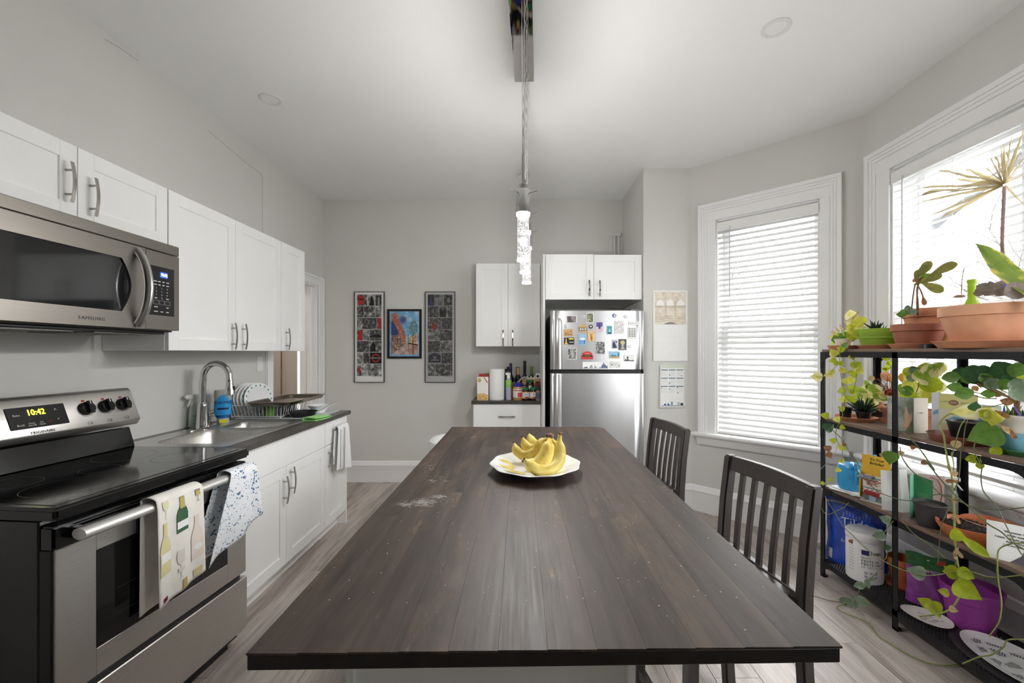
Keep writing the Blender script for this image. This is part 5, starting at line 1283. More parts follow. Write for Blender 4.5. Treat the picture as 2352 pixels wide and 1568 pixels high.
o = sc.build('scuff_marks', P('chalky_scuff', (200,196,190), .8, var=.1, vs=200), ISL, world=True); o['kind'] = 'stuff'
b_ = MB().box(-.30, .197, .735, 2.40, .002, .889); b_.build('base', WHITE, ISL, world=True, bevel=.001)
for xx in (.186, -.302): MB().box(xx, xx+.013, .722, .735, .002, .889).build('corner_strip', WHITE, ISL, world=True)

# ---- counter stools
STW = P('dark_brown_stain', (58,52,50), .42, var=.12, vs=14, st=(6,6,1), bump=.05, bs=90)
def stool(label, loc, rz):
    t = thing('counter_stool', label, 'stool', loc, rz, 'dark wooden stools along the island')
    MB().prism(rrect(-.19,.165,-.185,.185,.03,3), 'z', .595, .62).build('seat', STW, t, bevel=.004)
    for s in (-1, 1):
        MB().hexa([(-.20,s*.175-.019,0),(-.165,s*.175-.019,0),(-.165,s*.175+.019,0),(-.20,s*.175+.019,0),(-.185,s*.165-.019,.595),(-.15,s*.165-.019,.595),(-.15,s*.165+.019,.595),(-.185,s*.165+.019,.595)]).build('leg', STW, t, bevel=.003)
        pts = [(.215,0),(.185,.45),(.188,.62),(.200,.78),(.222,.95)]
        m = MB(); dpt = .042; vs = []
        for (x, z) in pts:
            d_ = dpt*(1-.12*z)
            vs += [(x-d_/2,s*.195-.019,z),(x+d_/2,s*.195-.019,z),(x+d_/2,s*.195+.019,z),(x-d_/2,s*.195+.019,z)]
        fs = [(k*4+j, k*4+(j+1) % 4, (k+1)*4+(j+1) % 4, (k+1)*4+j) for k in range(4) for j in range(4)] + [(3,2,1,0),(16,17,18,19)]
        m.add(vs, fs); m.build('back_post', STW, t, bevel=.006, seg=2)
        MB().box(-.165,.19,s*.172-.011,s*.172+.011,.535,.594).build('side_apron', STW, t, bevel=.002)
        MB().box(-.175,.195,s*.178-.011,s*.178+.011,.20,.235).build('stretcher', STW, t, bevel=.002)
    MB().box(-.183,-.16,-.15,.15,.535,.594).build('front_apron', STW, t, bevel=.002)
    MB().box(-.19,-.165,-.16,.16,.14,.175).build('footrest', STW, t, bevel=.002)
    def bx_(z): return .188 + (.034)*((z-.62)/.33)**1.4
    n = 8; vs = []
    for q in range(n+1):
        y = -.178+.356*q/n; c_ = -.0*math.sin(PI*q/n)
        for (z, d_) in ((.895,-.011),(.895,.011),(.949,.013),(.949,-.009)):
            vs.append((bx_(z)+d_+.012*math.sin(PI*q/n), y, z+.004*math.sin(PI*q/n)*(z > .92)))
    fs = [(k*4+j, k*4+(j+1) % 4, (k+1)*4+(j+1) % 4, (k+1)*4+j) for k in range(n) for j in range(4)] + [(3,2,1,0),(n*4,n*4+1,n*4+2,n*4+3)]
    MB().add(vs, fs).build('top_rail', STW, t, bevel=.002)
    vs = []
    for q in range(n+1):
        y = -.178+.356*q/n
        for (z, d_) in ((.555,-.011),(.555,.011),(.615,.011),(.615,-.011)): vs.append((.1875+d_+.004*math.sin(PI*q/n), y, z))
    MB().add(vs, fs).build('lower_rail', STW, t, bevel=.002)
    for q in range(5):
        y = -.178+.356*(q+1)/6; bow_ = math.sin(PI*(q+1)/6); m = MB(); vs = []
        for z in (.612,.70,.79,.897):
            x = bx_(max(.62,z))+.010*bow_*(z-.6)/.3; vs += [(x-.007,y-.0105,z),(x+.007,y-.0105,z),(x+.007,y+.0105,z),(x-.007,y+.0105,z)]
        m.add(vs, [(k*4+j, k*4+(j+1) % 4, (k+1)*4+(j+1) % 4, (k+1)*4+j) for k in range(3) for j in range(4)] + [(3,2,1,0),(12,13,14,15)])
        m.build('slat', STW, t, bevel=.0015)
    return t
def put_stool(label, bc, deg):
    a = math.radians(deg); stool(label, (bc[0]-.218*math.cos(a), bc[1]-.218*math.sin(a), 0), a)
put_stool('dark slatted counter stool nearest the plant shelf', (.868, 1.475), 9)
put_stool('dark slatted counter stool nearest the refrigerator', (.856, 2.42), 7)

# ---- platter of bananas
PX, PY = .055, 1.555
pl = thing('platter', 'white faceted oval platter on the island', 'platter', (PX, PY, ZI+.0004), .1)
def octo(a): return 1 + .022*math.cos(a*10)
m = MB(); n = 60; prof = [(.001,.006),(.075,.006),(.105,.010),(.135,.019),(.168,.032),(.170,.034),(.167,.0355),(.132,.0245),(.10,.0155),(.072,.0115),(.001,.0115)]
m.lathe([(.072,0),(.076,.0),(.076,.007)], n=n, cap=False); m.lathe(prof, n=n, cap=False)
for i in range(len(m.v)):
    x, y, z = m.v[i]; a = math.atan2(y, x); r2 = math.hypot(x, y); f = 1+(octo(a)-1)*min(1, r2/.16); m.v[i] = (x*f*.975, y*f*1.06, z)
m.build('dish', PLATE, pl)
YPNT = P('painted_fruit_yellow', (226,206,110), .25, var=.2, vs=40)
m = MB()
def disz(r2): 
    pr = [(0,.0115),(.072,.0115),(.10,.0155),(.132,.0245),(.167,.0355)]
    for (a, za), (b2, zb) in zip(pr[:-1], pr[1:]):
        if a <= r2 <= b2: return za+(zb-za)*(r2-a)/(b2-a)+.0008
    return .036
def patch(c0, rx, ry, rot, mat, nm='painted_fruit'):
    vs = [(c0[0], c0[1], disz(math.hypot(*c0)))]
    for k in range(1, 4):
        for q in range(20):
            a = 2*PI*q/20; u, v = rx*k/3*math.cos(a), ry*k/3*math.sin(a)
            x = c0[0]+u*math.cos(rot)-v*math.sin(rot); y = c0[1]+u*math.sin(rot)+v*math.cos(rot); vs.append((x, y, disz(math.hypot(x,y))))
    fs = [(0,1+q,1+(q+1) % 20) for q in range(20)] + [(1+k*20+q, 1+(k+1)*20+q, 1+(k+1)*20+(q+1) % 20, 1+k*20+(q+1) % 20) for k in range(2) for q in range(20)]
    MB().add(vs, fs).build(nm, mat, pl)
patch((-.105,.03), .030, .052, .2, YPNT); patch((-.085,-.055), .045, .026, -.4, YPNT); patch((-.02,-.115), .018, .010, .3, P('painted_leaf', (176,170,96), .3, var=.2, vs=60))
BAN = bpy.data.materials.new('banana_peel'); BAN.use_nodes = True
N = BAN.node_tree.nodes; L = BAN.node_tree.links; b = N['Principled BSDF']; b.inputs['Roughness'].default_value = .45
tc = N.new('ShaderNodeTexCoord'); v_ = N.new('ShaderNodeTexVoronoi'); v_.inputs['Scale'].default_value = 170
nz = N.new('ShaderNodeTexNoise'); nz.inputs['Scale'].default_value = 18; nz2 = N.new('ShaderNodeTexNoise'); nz2.inputs['Scale'].default_value = 30
for q in (v_, nz, nz2): L.new(tc.outputs['Object'], q.inputs['Vector'])
rp = N.new('ShaderNodeValToRGB'); rp.color_ramp.elements[0].position = .3; rp.color_ramp.elements[0].color = lin((216,182,62))+(1,); rp.color_ramp.elements[1].position = .68; rp.color_ramp.elements[1].color = lin((246,230,142))+(1,)
L.new(nz.outputs['Fac'], rp.inputs['Fac'])
ml = N.new('ShaderNodeMath'); ml.operation = 'SUBTRACT'; L.new(nz2.outputs['Fac'], ml.inputs[1]); ml.inputs[0].default_value = .66
lt = N.new('ShaderNodeMath'); lt.operation = 'MULTIPLY'; lt.inputs[1].default_value = 1.2; L.new(ml.outputs[0], lt.inputs[0])
l2 = N.new('ShaderNodeMath'); l2.operation = 'LESS_THAN'; L.new(v_.outputs['Distance'], l2.inputs[0]); L.new(lt.outputs[0], l2.inputs[1])
sb_ = N.new('ShaderNodeMath'); sb_.operation = 'MULTIPLY'; sb_.inputs[1].default_value = .6; L.new(l2.outputs[0], sb_.inputs[0])
mx = N.new('ShaderNodeMix'); mx.data_type = 'RGBA'; L.new(sb_.outputs[0], mx.inputs[0]); L.new(rp.outputs[0], mx.inputs[6]); mx.inputs[7].default_value = lin((120,88,30))+(1,)
lt.inputs[1].default_value = .9
L.new(mx.outputs[2], b.inputs['Base Color'])
BTIP = P('banana_tip_brown', (84,66,46), .7, var=.3, vs=80); BSTEM = P('banana_stem', (196,176,78), .55, var=.15, vs=50)
def spline(pts, n=22):
    pts = [Vector(p) for p in pts]; out = []
    P_ = [pts[0]*2-pts[1]] + pts + [pts[-1]*2-pts[-2]]
    seg = len(pts)-1
    for i in range(n):
        u = i/(n-1)*seg; k = min(int(u), seg-1); f = u-k
        a, b2, c_, d = P_[k], P_[k+1], P_[k+2], P_[k+3]
        out.append(.5*((2*b2)+(c_-a)*f+(2*a-5*b2+4*c_-d)*f*f+(3*b2-a-3*c_+d)*f**3))
    return out
def banana(parent, pts, r=.0185, stem=.16, name='banana'):
    c = spline(pts, 26); rad = []
    for i in range(26):
        t = i/25
        if t < stem: q = .36+.06*(t/stem)
        elif t < stem+.14: q = .42+(.55)*math.sin((t-stem)/.14*PI/2)
        elif t < .80: q = .97+.03*math.sin((t-stem-.14)/(.66-stem)*PI)
        elif t < .97: q = .97*math.cos((t-.80)/.17*PI/2*.80)
        else: q = .24
        rad.append(r*q)
    m = MB().tube(c, rad, 10); o = m.build(name, BAN, parent, world=True, angle=50)
    d = (c[-1]-c[-2]).normalized()
    MB().tube([c[-1]-d*.002, c[-1]+d*.004], [r*.27, r*.22], 8).build('tip', BTIP, o if name == 'banana' and o.parent and False else parent, world=True)
    return o
def zs(l): return [pt(x, y, Y) for x, y, Y in l]
crown = (1262, 1006, 1.60)
bb = thing('banana_bunch', 'bunch of ripe bananas lying on the platter', 'bananas', (PX, PY+.03, ZI+.013))
banana(bb, zs([crown,(1244,1014,1.60),(1232,1035,1.60),(1206,1046,1.615),(1187,1035,1.63),(1180,1017,1.64)]), .019)
banana(bb, zs([(1262,1005,1.615),(1246,1014,1.64),(1226,1030,1.655),(1208,1024,1.67),(1200,1004,1.68)]), .0185)
banana(bb, zs([(1263,1005,1.62),(1253,1014,1.67),(1238,1024,1.70),(1222,1013,1.71),(1214,996,1.72)]), .0185)
banana(bb, zs([(1262,1007,1.59),(1256,1022,1.57),(1246,1046,1.545),(1228,1063,1.535),(1202,1059,1.525)]), .019)
banana(bb, zs([(1263,1007,1.595),(1263,1022,1.585),(1260,1046,1.575),(1247,1067,1.57),(1224,1070,1.56)]), .018)
banana(bb, zs([(1265,1006,1.61),(1275,1020,1.62),(1280,1046,1.62),(1268,1066,1.615),(1250,1070,1.61)]), .018)
m = MB().sphere(pt(1262.5,1001,1.605), .013, 12, 8, sc=(1.25,1,.95)); m.build('crown', P('banana_crown', (122,98,76), .8, var=.35, vs=90), bb, world=True)
sg = thing('banana', 'single large banana leaning in front of the bunch', 'banana', (PX+.05, PY-.08, ZI+.013))
banana(sg, zs([(1287,996,1.525),(1285,1012,1.52),(1287,1036,1.505),(1283,1062,1.485),(1262,1079,1.462),(1235,1079,1.452),(1215,1066,1.452),(1205,1054,1.455)]), .0205, .14, 'peel')
MB().tube([pt(1288,993,1.525), pt(1286.5,1002,1.525)], [.009,.0075], 8).build('stem_end', P('banana_crown', (122,98,76)), sg, world=True)

# ================================================================== PENDANT FIXTURE
pf = thing('pendant_fixture', 'chrome bar pendant with three glowing bubble-glass tubes over the island', 'pendant light', (.024, 2.07, H))
CHR2 = P('mirror_chrome', (196,192,188), .04, 1, var=.01, vs=3)
dirv = Vector((.041,1,0)).normalized()
Mc = Matrix.Translation((.005,1.99,0)) @ Matrix.Rotation(-math.atan(.041), 4, 'Z')
MB().box(-.055,.055,-.43,.43,H-.032,H-.0005).T(Mc).build('canopy', CHR2, pf, world=True, bevel=.002)
BUB = bpy.data.materials.new('lit_bubble_glass'); BUB.use_nodes = True
N = BUB.node_tree.nodes; L = BUB.node_tree.links; N.remove(N['Principled BSDF'])
tc = N.new('ShaderNodeTexCoord'); v_ = N.new('ShaderNodeTexVoronoi'); v_.inputs['Scale'].default_value = 170
L.new(tc.outputs['Object'], v_.inputs['Vector'])
rp = N.new('ShaderNodeMapRange'); rp.inputs['From Min'].default_value = .2; rp.inputs['From Max'].default_value = .62; rp.inputs['To Min'].default_value = .075; rp.inputs['To Max'].default_value = .02
L.new(v_.outputs['Distance'], rp.inputs['Value'])
em = N.new('ShaderNodeEmission'); em.inputs['Color'].default_value = (1,.985,.96,1); L.new(rp.outputs[0], em.inputs['Strength'])
tr_ = N.new('ShaderNodeBsdfTransparent'); gl_ = N.new('ShaderNodeBsdfGlossy'); gl_.inputs['Roughness'].default_value = .1
m1 = N.new('ShaderNodeMixShader'); m1.inputs[0].default_value = .12; L.new(tr_.outputs[0], m1.inputs[1]); L.new(gl_.outputs[0], m1.inputs[2])
ad_ = N.new('ShaderNodeMixShader'); ad_.inputs[0].default_value = .8; L.new(m1.outputs[0], ad_.inputs[1]); L.new(em.outputs[0], ad_.inputs[2])
L.new(ad_.outputs[0], N['Material Output'].inputs['Surface'])
LIT = P('lit_glass_rim', (255,252,246), .3, emit=.14)
BUBBLES = BUB
for (px, Y, cpx) in ((1201.5,1.78,1197),(1206.0,2.05,1206),(1209.5,2.36,1212)):
    x = (px-CX)/F*Y; zb = 1.745
    MB().lathe([(.0265,zb),(.0272,zb+.004),(.0255,zb+.012)], (x,Y,0), 28).build('glass_foot', LIT, pf, world=True)
    MB().lathe([(.0245,zb+.008),(.0248,zb+.02),(.0248,zb+.19),(.0245,zb+.2)], (x,Y,0), 28).build('bubble_tube', BUB, pf, world=True)
    MB().lathe([(.0285,zb+.194),(.0295,zb+.200),(.0285,zb+.206)], (x,Y,0), 28).build('glass_collar', LIT, pf, world=True)
    MB().lathe([(.0305,zb+.206),(.0305,zb+.298),(.027,zb+.304),(.018,zb+.305),(.018,zb+.326),(.0165,zb+.328),(.001,zb+.328)], (x,Y,0), 32).build('socket', CHROME, pf, world=True)
    for q in range(3):
        a = math.radians(100+120*q)
        p0 = Vector((x+.029*math.cos(a), Y+.029*math.sin(a), zb+.288)); p1 = p0+Vector((.035*math.cos(a),.035*math.sin(a),.006))
        MB().cyl(p0, p1, .0022, .002, 8).build('pin', CHROME, pf, world=True)
    MB().cyl((x,Y,zb+.325),(x,Y,zb+.455),.0062,.0062,14).build('stem', CHROME, pf, world=True)
    ld = bpy.data.lights.new('pendant_bulb', 'POINT'); ld.energy = 3.3; ld.color = (1,.985,.96); ld.shadow_soft_size = .02
    lo = bpy.data.objects.new('pendant_bulb', ld); COL.objects.link(lo); lo.parent = pf; lo.location = Vector((x,Y,zb+.1))-pf.location
    top = Vector((x+.002, Y+.01, H-.032))
    MB().cyl((x-.0015,Y,zb+.45), top+Vector((-.008,0,0)), .0016, .0016, 6).build('steel_cable', CHROME, pf, world=True)
    m = MB(); pts = []
    for q in range(60):
        t = q/59; p = Vector((x+.002,Y,zb+.45)).lerp(top+Vector((.006,.0,0)), t); a = q*1.1
        pts.append(p+Vector((.0022*math.cos(a), .0022*math.sin(a), 0)))
    m.tube(pts, .0019, 5); m.build('power_cord', P('clear_cord', (214,212,208), .25, var=.1, vs=60), pf, world=True)
    MB().lathe([(.010,-.022),(.010,0)], (top.x,top.y,top.z), 14).build('cord_grip', CHROME, pf, world=True)

# ---- recessed downlights
for (px, py, lab) in ((622,228,'round recessed ceiling light over the sink side'),(1783,64,'round recessed ceiling light nearest the wide window'),(1203,402,'round recessed ceiling light near the far wall')):
    Y = F*(H-CH)/(CY-py); x = (px-CX)/F*Y
    t = thing('downlight', lab, 'ceiling light', (x,Y,H), 0, 'recessed ceiling lights')
    MB().lathe([(.066,0),(.066,-.003),(.060,-.006),(.047,-.004),(.045,-.0005)], n=40, cap=False).build('trim_ring', P('light_trim', (222,222,221), .45, var=.01), t)
    MB().lathe([(.046,-.0022),(.001,-.0030)], n=40, cap=False).build('lens', P('frosted_lens', (232,232,230), .3, var=.01), t)
# ================================================================== PLANT SHELF
XF, XB, Y1, Y2, Y3 = 1.832, 2.178, 2.55, 2.045, 1.48
Z1, Z2, Z3, ZM = 1.376, .962, .555, .10
sh = thing('shelf_unit', 'black metal and wood shelf unit crowded with plants', 'shelf unit', ((XF+XB)/2, (Y1+Y3)/2, 0))
def angle_post(x, y, sx, sy, z0, z1):
    return MB().box(min(x,x+sx*.028), max(x,x+sx*.028), min(y,y-sy*.003), max(y,y-sy*.003), z0, z1).box(min(x,x+sx*.003), max(x,x+sx*.003), min(y,y-sy*.03), max(y,y-sy*.03), z0, z1)
for (y, sy) in ((Y1,1),(Y2+.015,1),(Y3,-1)):
    for (x, sx) in ((XF,1),(XB,-1)):
        angle_post(x, y, sx, sy, 0, 1.358).build('post', BLACKM, sh, world=True)
        MB().box(min(x,x+sx*.026), max(x,x+sx*.026), min(y,y-sy*.026), max(y,y-sy*.026), 0, .012).build('foot', BLACKP, sh, world=True)
BOARD = wood_mat('walnut_shelf_board', [(98,78,66),(124,102,88),(146,122,106)], 2.5, (8,.7,8), .5, .1, .25, .06)
def rails(z, h=.03):
    for x, s in ((XF,1),(XB,-1)):
        MB().box(min(x,x+s*.003), max(x,x+s*.003), Y3, Y1, z-h, z).build('rail', BLACKM, sh, world=True)
    for y, s in ((Y1,-1),(Y3,1)):
        MB().box(XF, XB, min(y,y+s*.003), max(y,y+s*.003), z-h, z).build('rail', BLACKM, sh, world=True)
def gusset(x, y, z, dy, r=.085):
    pl = [(y,z),(y+dy*r,z)]
    for q in range(9):
        a = PI/2*q/8; pl.append((y+dy*(r-(r-.012)*math.sin(a)), z-.03-(r-.012)*(1-math.cos(a))))
    pl.append((y,z-.03-r+.012))
    g = MB().prism(pl, 'x', x-.0018, x+.0018).build('gusset', BLACKM, sh, world=True)
    MB().lathe([(.005,0),(.004,.0025),(.001,.003)], (0,0,0), 10).T(frame((x-.002,y+dy*.045,z-.014),(0,-1,0),(0,0,1))).build('bolt', BLACKM, g, world=True)
for z in (1.36, Z2-.016, Z3-.016, ZM):
    rails(z)
    for x in (XF, XB):
        for (y, dy) in ((Y1,-1),(Y3,1)): gusset(x, y, z, dy)
for z in (Z1, Z2, Z3):
    for q in range(3):
        w_ = (XB-XF-.008)/3; x0 = XF+.004+q*w_
        o = MB().box(-w_/2+.0008, w_/2-.0008, (Y3-Y1)/2+.004, (Y1-Y3)/2-.004, -.016, 0).build('board', BOARD, sh, bevel=.0012)
        o.location = (x0+w_/2-sh.location.x, 0, z)
m = MB(); st = .0165
n_ = int((Y1-Y3+XB-XF)/st)
for q in range(n_):
    for s in (1, -1):
        if s == 1: a0 = Y3+q*st; pA = (XF, a0); pB = (XB, a0-(XB-XF))
        else: a0 = Y3-(XB-XF)+q*st; pA = (XF, a0); pB = (XB, a0+(XB-XF))
        (xa, ya), (xb, yb) = pA, pB
        def clip(x0, y0, x1, y1):
            ts = [0, 1]; d = y1-y0
            t0, t1 = 0, 1
            for lim, sg in ((Y3,1),(Y1,-1)):
                tt = (lim-y0)/d
                if (d*sg) > 0: t0 = max(t0, tt)
                else: t1 = min(t1, tt)
            return (t0, t1)
        t0, t1 = clip(xa, ya, xb, yb)
        if t1-t0 < .02: continue
        p = Vector((xa+(xb-xa)*t0, ya+(yb-ya)*t0, ZM-.003)); r = Vector((xa+(xb-xa)*t1, ya+(yb-ya)*t1, ZM-.003))
        m.tube([p, r], .0030, 4, flat=(.5,1))
o = m.build('mesh_bottom', BLACKM, sh, world=True); o['kind'] = 'stuff'

# ------------------------------------------------------------------ foliage helpers
def leaf_material(name, c_in, c_edge=None, edge=.3, rough=.4, transl=.35, var=.12, spec=.5):
    if name in _M: return _M[name]
    m = P(name, c_in, rough, var=var, vs=5, transl=transl, obj_rnd=.12)
    if c_edge is not None:
        N = m.node_tree.nodes; L = m.node_tree.links
        tc = N.new('ShaderNodeTexCoord'); sp = N.new('ShaderNodeSeparateXYZ'); ab = N.new('ShaderNodeMath'); ab.operation = 'ABSOLUTE'
        nz = N.new('ShaderNodeTexNoise'); nz.inputs['Scale'].default_value = 7; L.new(tc.outputs['Object'], nz.inputs['Vector'])
        L.new(tc.outputs['Object'], sp.inputs[0]); L.new(sp.outputs['X'], ab.inputs[0])
        ad = N.new('ShaderNodeMath'); ad.operation = 'MULTIPLY_ADD'; ad.inputs[1].default_value = .35; L.new(nz.outputs['Fac'], ad.inputs[0]); L.new(ab.outputs[0], ad.inputs[2])
        mr = N.new('ShaderNodeMapRange'); mr.inputs['From Min'].default_value = edge+.15; mr.inputs['From Max'].default_value = edge+.20; L.new(ad.outputs[0], mr.inputs['Value'])
        b = N['Principled BSDF']; src = b.inputs['Base Color'].links[0].from_socket
        mx = N.new('ShaderNodeMix'); mx.data_type = 'RGBA'; L.new(mr.outputs[0], mx.inputs[0]); L.new(src, mx.inputs[6]); mx.inputs[7].default_value = lin(c_edge)+(1,)
        L.new(mx.outputs[2], b.inputs['Base Color'])
        for n_ in N:
            if n_.type == 'BSDF_TRANSLUCENT': L.new(mx.outputs[2], n_.inputs['Color'])
    return m
LIME = leaf_material('lime_leaf', (176,190,48), transl=.45)
LIMEY = leaf_material('yellow_lime_leaf', (206,206,84), (226,222,140), .32, transl=.45)
DKG = leaf_material('dark_green_leaf', (62,98,60), rough=.3, transl=.2)
MDG = leaf_material('mid_green_leaf', (104,142,62), rough=.35, transl=.3)
VARG = leaf_material('cream_edged_leaf', (150,176,66), (236,228,170), .22, transl=.35)
CREAM = leaf_material('cream_green_leaf', (220,214,130), (232,226,176), .2, transl=.35)
SILV = leaf_material('silver_green_leaf', (120,138,112), (150,166,146), .3, transl=.2)
BRN = leaf_material('dry_brown_leaf', (150,108,72), rough=.8, transl=.25, var=.3)
TANL = leaf_material('dry_tan_leaf', (196,170,128), rough=.8, transl=.25, var=.25)
RUST = leaf_material('rust_orange_leaf', (206,150,112), rough=.7, transl=.35, var=.25)
SPIK = leaf_material('spiky_dark_leaf', (48,66,52), rough=.4, transl=.1)
SUCC = leaf_material('grey_purple_succulent', (150,136,130), rough=.6, transl=.05)
DRAC = leaf_material('dracaena_leaf', (206,192,150), (222,206,188), .06, rough=.5, transl=.45)
SANS = leaf_material('snake_plant_leaf', (128,152,70), (214,200,90), .085, rough=.35, transl=.25)
PADD = leaf_material('olive_paddle_leaf', (126,124,62), rough=.5, transl=.3)
STEMG = P('green_vine_stem', (138,148,84), .6, var=.15, vs=40); STEMD = P('dull_green_stem', (100,108,72), .6, var=.15, vs=40); STEMB = P('brown_plant_stem', (126,96,72), .8, var=.25, vs=50)
SHAPES = {'heart': [(0,.16),(.07,.36),(.2,.47),(.38,.47),(.58,.36),(.78,.19),(.92,.06),(1,.004)],
          'oval': [(0,.03),(.1,.2),(.25,.36),(.45,.42),(.65,.37),(.82,.23),(.94,.1),(1,.01)],
          'round': [(0,.08),(.08,.3),(.22,.46),(.42,.52),(.62,.48),(.8,.34),(.93,.16),(1,.02)],
          'paddle': [(0,.03),(.15,.05),(.35,.11),(.55,.16),(.75,.17),(.88,.14),(.96,.09),(1,.02)],
          'strap': [(0,.022),(.15,.030),(.3,.034),(.5,.034),(.7,.028),(.85,.018),(.95,.008),(1,.001)],
          'spike': [(0,.06),(.15,.08),(.35,.075),(.55,.06),(.75,.04),(.9,.02),(1,.002)],
          'sword': [(0,.05),(.15,.075),(.35,.11),(.55,.12),(.75,.095),(.9,.045),(.97,.015),(1,.002)]}
_LM = {}
def leaf_mesh(kind, mat, bend, fold):
    k = (kind, mat.name, bend, fold)
    if k in _LM: return _LM[k]
    sh_ = SHAPES[kind]; vs = []; fs = []
    for (t, w) in sh_:
        for s in (-1,-.5,0,.5,1): vs.append((w*s, t, fold*abs(w*s)-bend*t*t + .03*math.sin(t*9)*abs(s)))
    for r in range(len(sh_)-1):
        for c_ in range(4): fs.append((r*5+c_, r*5+c_+1, (r+1)*5+c_+1, (r+1)*5+c_))
    me = bpy.data.meshes.new('leaf'); me.from_pydata(vs, [], fs); me.materials.append(mat)
    me.polygons.foreach_set('use_smooth', [True]*len(fs)); _LM[k] = me
    return me
CAMP = Vector((0,0,CH))
def leaf(parent, p, d, size, mat, kind='heart', bend=.12, fold=.25, up=None, wide=1.0, name='leaf'):
    p = Vector(p); d = Vector(d).normalized()
    if up is None: up = (CAMP-p).normalized() + Vector((RND.uniform(-.5,.5), RND.uniform(-.5,.5), RND.uniform(-.1,.7)))
    z = up - d*up.dot(d)
    if z.length < 1e-3: z = d.orthogonal()
    z.normalize(); x = d.cross(z)
    o = link(name, leaf_mesh(kind, mat, bend, fold), parent)
    l = parent.location
    o.matrix_local = Matrix(((x.x*size*wide,d.x*size,z.x*size,p.x-l.x),(x.y*size*wide,d.y*size,z.y*size,p.y-l.y),(x.z*size*wide,d.z*size,z.z*size,p.z-l.z),(0,0,0,1)))
    return o
def leafpx(parent, px, py, X, spx, ang, mat, kind='heart', wide=1.0, bend=.12, tilt=.15):
    """a leaf whose centre is seen at (px,py) on the plane x = X, spx long, pointing at image angle ang (deg, 90 = up)"""
    c_ = ptx(px, py, X); v = (c_-CAMP).normalized(); r = v.cross(Vector((0,0,1))).normalized(); u = r.cross(v)
    a = math.radians(ang); d = (r*math.cos(a)+u*math.sin(a)-v*RND.uniform(-tilt,tilt)).normalized(); s = spx*c_.y/F
    return leaf(parent, c_-d*s*.5, d, s, mat, kind, bend, .2, (-v + Vector((0,0,RND.uniform(-.2,.5)))), wide)
def stem(parent, pts, r=.0022, mat=STEMG, n=None, name='stem'):
    c_ = spline(pts, n or max(10, len(pts)*5)); o = MB().tube(c_, r, 6).build(name, mat, parent, world=True, angle=80); return o
def vpx(pts, X, ox=1860, oy=780, sc_=4.78):
    out = []
    for q in pts:
        xx = X if len(q) < 3 else q[2]; out.append(ptx(ox+q[0]/sc_, oy+q[1]/sc_, xx))
    return out
def potshape(parent, r_top, r_bot, h, mat, rim=.02, rimw=.006, c=(0,0,0), name='pot', n=36):
    prof = [(r_bot*.97,0),(r_bot,.004),(r_top-rimw-.002,h-rim),(r_top-rimw+.001,h-rim),(r_top,h-rim+.003),(r_top,h-.003),(r_top-.003,h),(r_top-.009,h),(r_top-.011,h-.008),(r_bot*.9,.012)]
    if rim == 0: prof = [(r_bot*.96,0),(r_bot,.004),(r_top,h-.006),(r_top+.003,h-.004),(r_top+.003,h),(r_top-.002,h),(r_bot*.92,.01)]
    o = MB().lathe(prof, c, n).build(name, mat, parent); return o
def soil(parent, r, z, c=(0,0,0)): return MB().lathe([(r,0),(r*.6,.004),(.001,.006)], (c[0],c[1],c[2]+z), 24).build('soil', SOIL, parent)
def saucer(label, x, y, z, r, h=.022, mat=TERRA, sx=1, group='saucers on the plant shelf'):
    t = tag(MB().lathe([(r*.84,0),(r*.86,.0015),(r*.97,h-.004),(r,h-.002),(r,h),(r*.95,h),(r*.82,.006),(.001,.005)], n=40, sx=sx, cap=False).build('saucer', mat), label, 'saucer', group)
    t.location = (x, y, z); return t
PG = 'plants on the shelf unit'
def plant(label, x, y, z, name='potted_plant'): return thing(name, label, 'potted plant', (x,y,z), 0, PG)

# ================================================================== TOP BOARD
saucer('terracotta saucer at the far end of the top shelf', 1.905, 2.46, Z1, .082)
tp_ = plant('small white pot with trailing pothos and dry blooms, far end of top shelf', 1.905, 2.46, Z1+.006)
potshape(tp_, .045, .036, .055, P('cream_ceramic', (232,226,216), .3, var=.03), 0, c=(0,0,0)); soil(tp_, .038, .046)
for q in range(26):
    a = RND.uniform(0,2*PI); d = Vector((math.cos(a), math.sin(a), RND.uniform(.4,1.3)))
    leaf(tp_, Vector((1.905,2.46,Z1+.055))+Vector((d.x*.03,d.y*.03-.01,.02)), d, RND.uniform(.03,.055), [CREAM,TANL,LIMEY][q % 3], 'spike', wide=1.5)
for (x, y, s, a, mt_) in ((1955,725,30,100,CREAM),(1968,722,26,60,TANL),(1962,740,34,80,CREAM),(1975,738,30,30,LIMEY),(1950,745,26,140,CREAM),(1965,756,36,-20,LIMEY),(1978,752,26,10,CREAM),(1985,742,22,50,LIMEY),(1912,772,24,200,LIMEY),(1914,786,26,240,LIME),(1930,778,34,10,MDG),(1945,776,34,-10,MDG),(1960,768,30,30,LIME),(1972,775,26,-30,LIMEY),(1932,752,18,110,TANL),(1922,756,16,130,TANL),(1944,758,18,60,CREAM),(1955,762,26,-60,LIME)):
    leafpx(tp_, x, y, 1.90, s, a, mt_, 'oval' if s > 28 else 'spike', 1.0 if s > 28 else 1.6)
v1 = vpx([(330,20,1.86),(340,80),(330,150),(330,260),(345,420),(365,520),(390,640),(360,740),(355,860),(300,960),(285,1050),(320,1160),(360,1230),(345,1330)], 1.80)
stem(tp_, v1, .0019)
stem(tp_, vpx([(330,250),(280,300),(200,380),(120,410),(30,400)], 1.80), .0016)
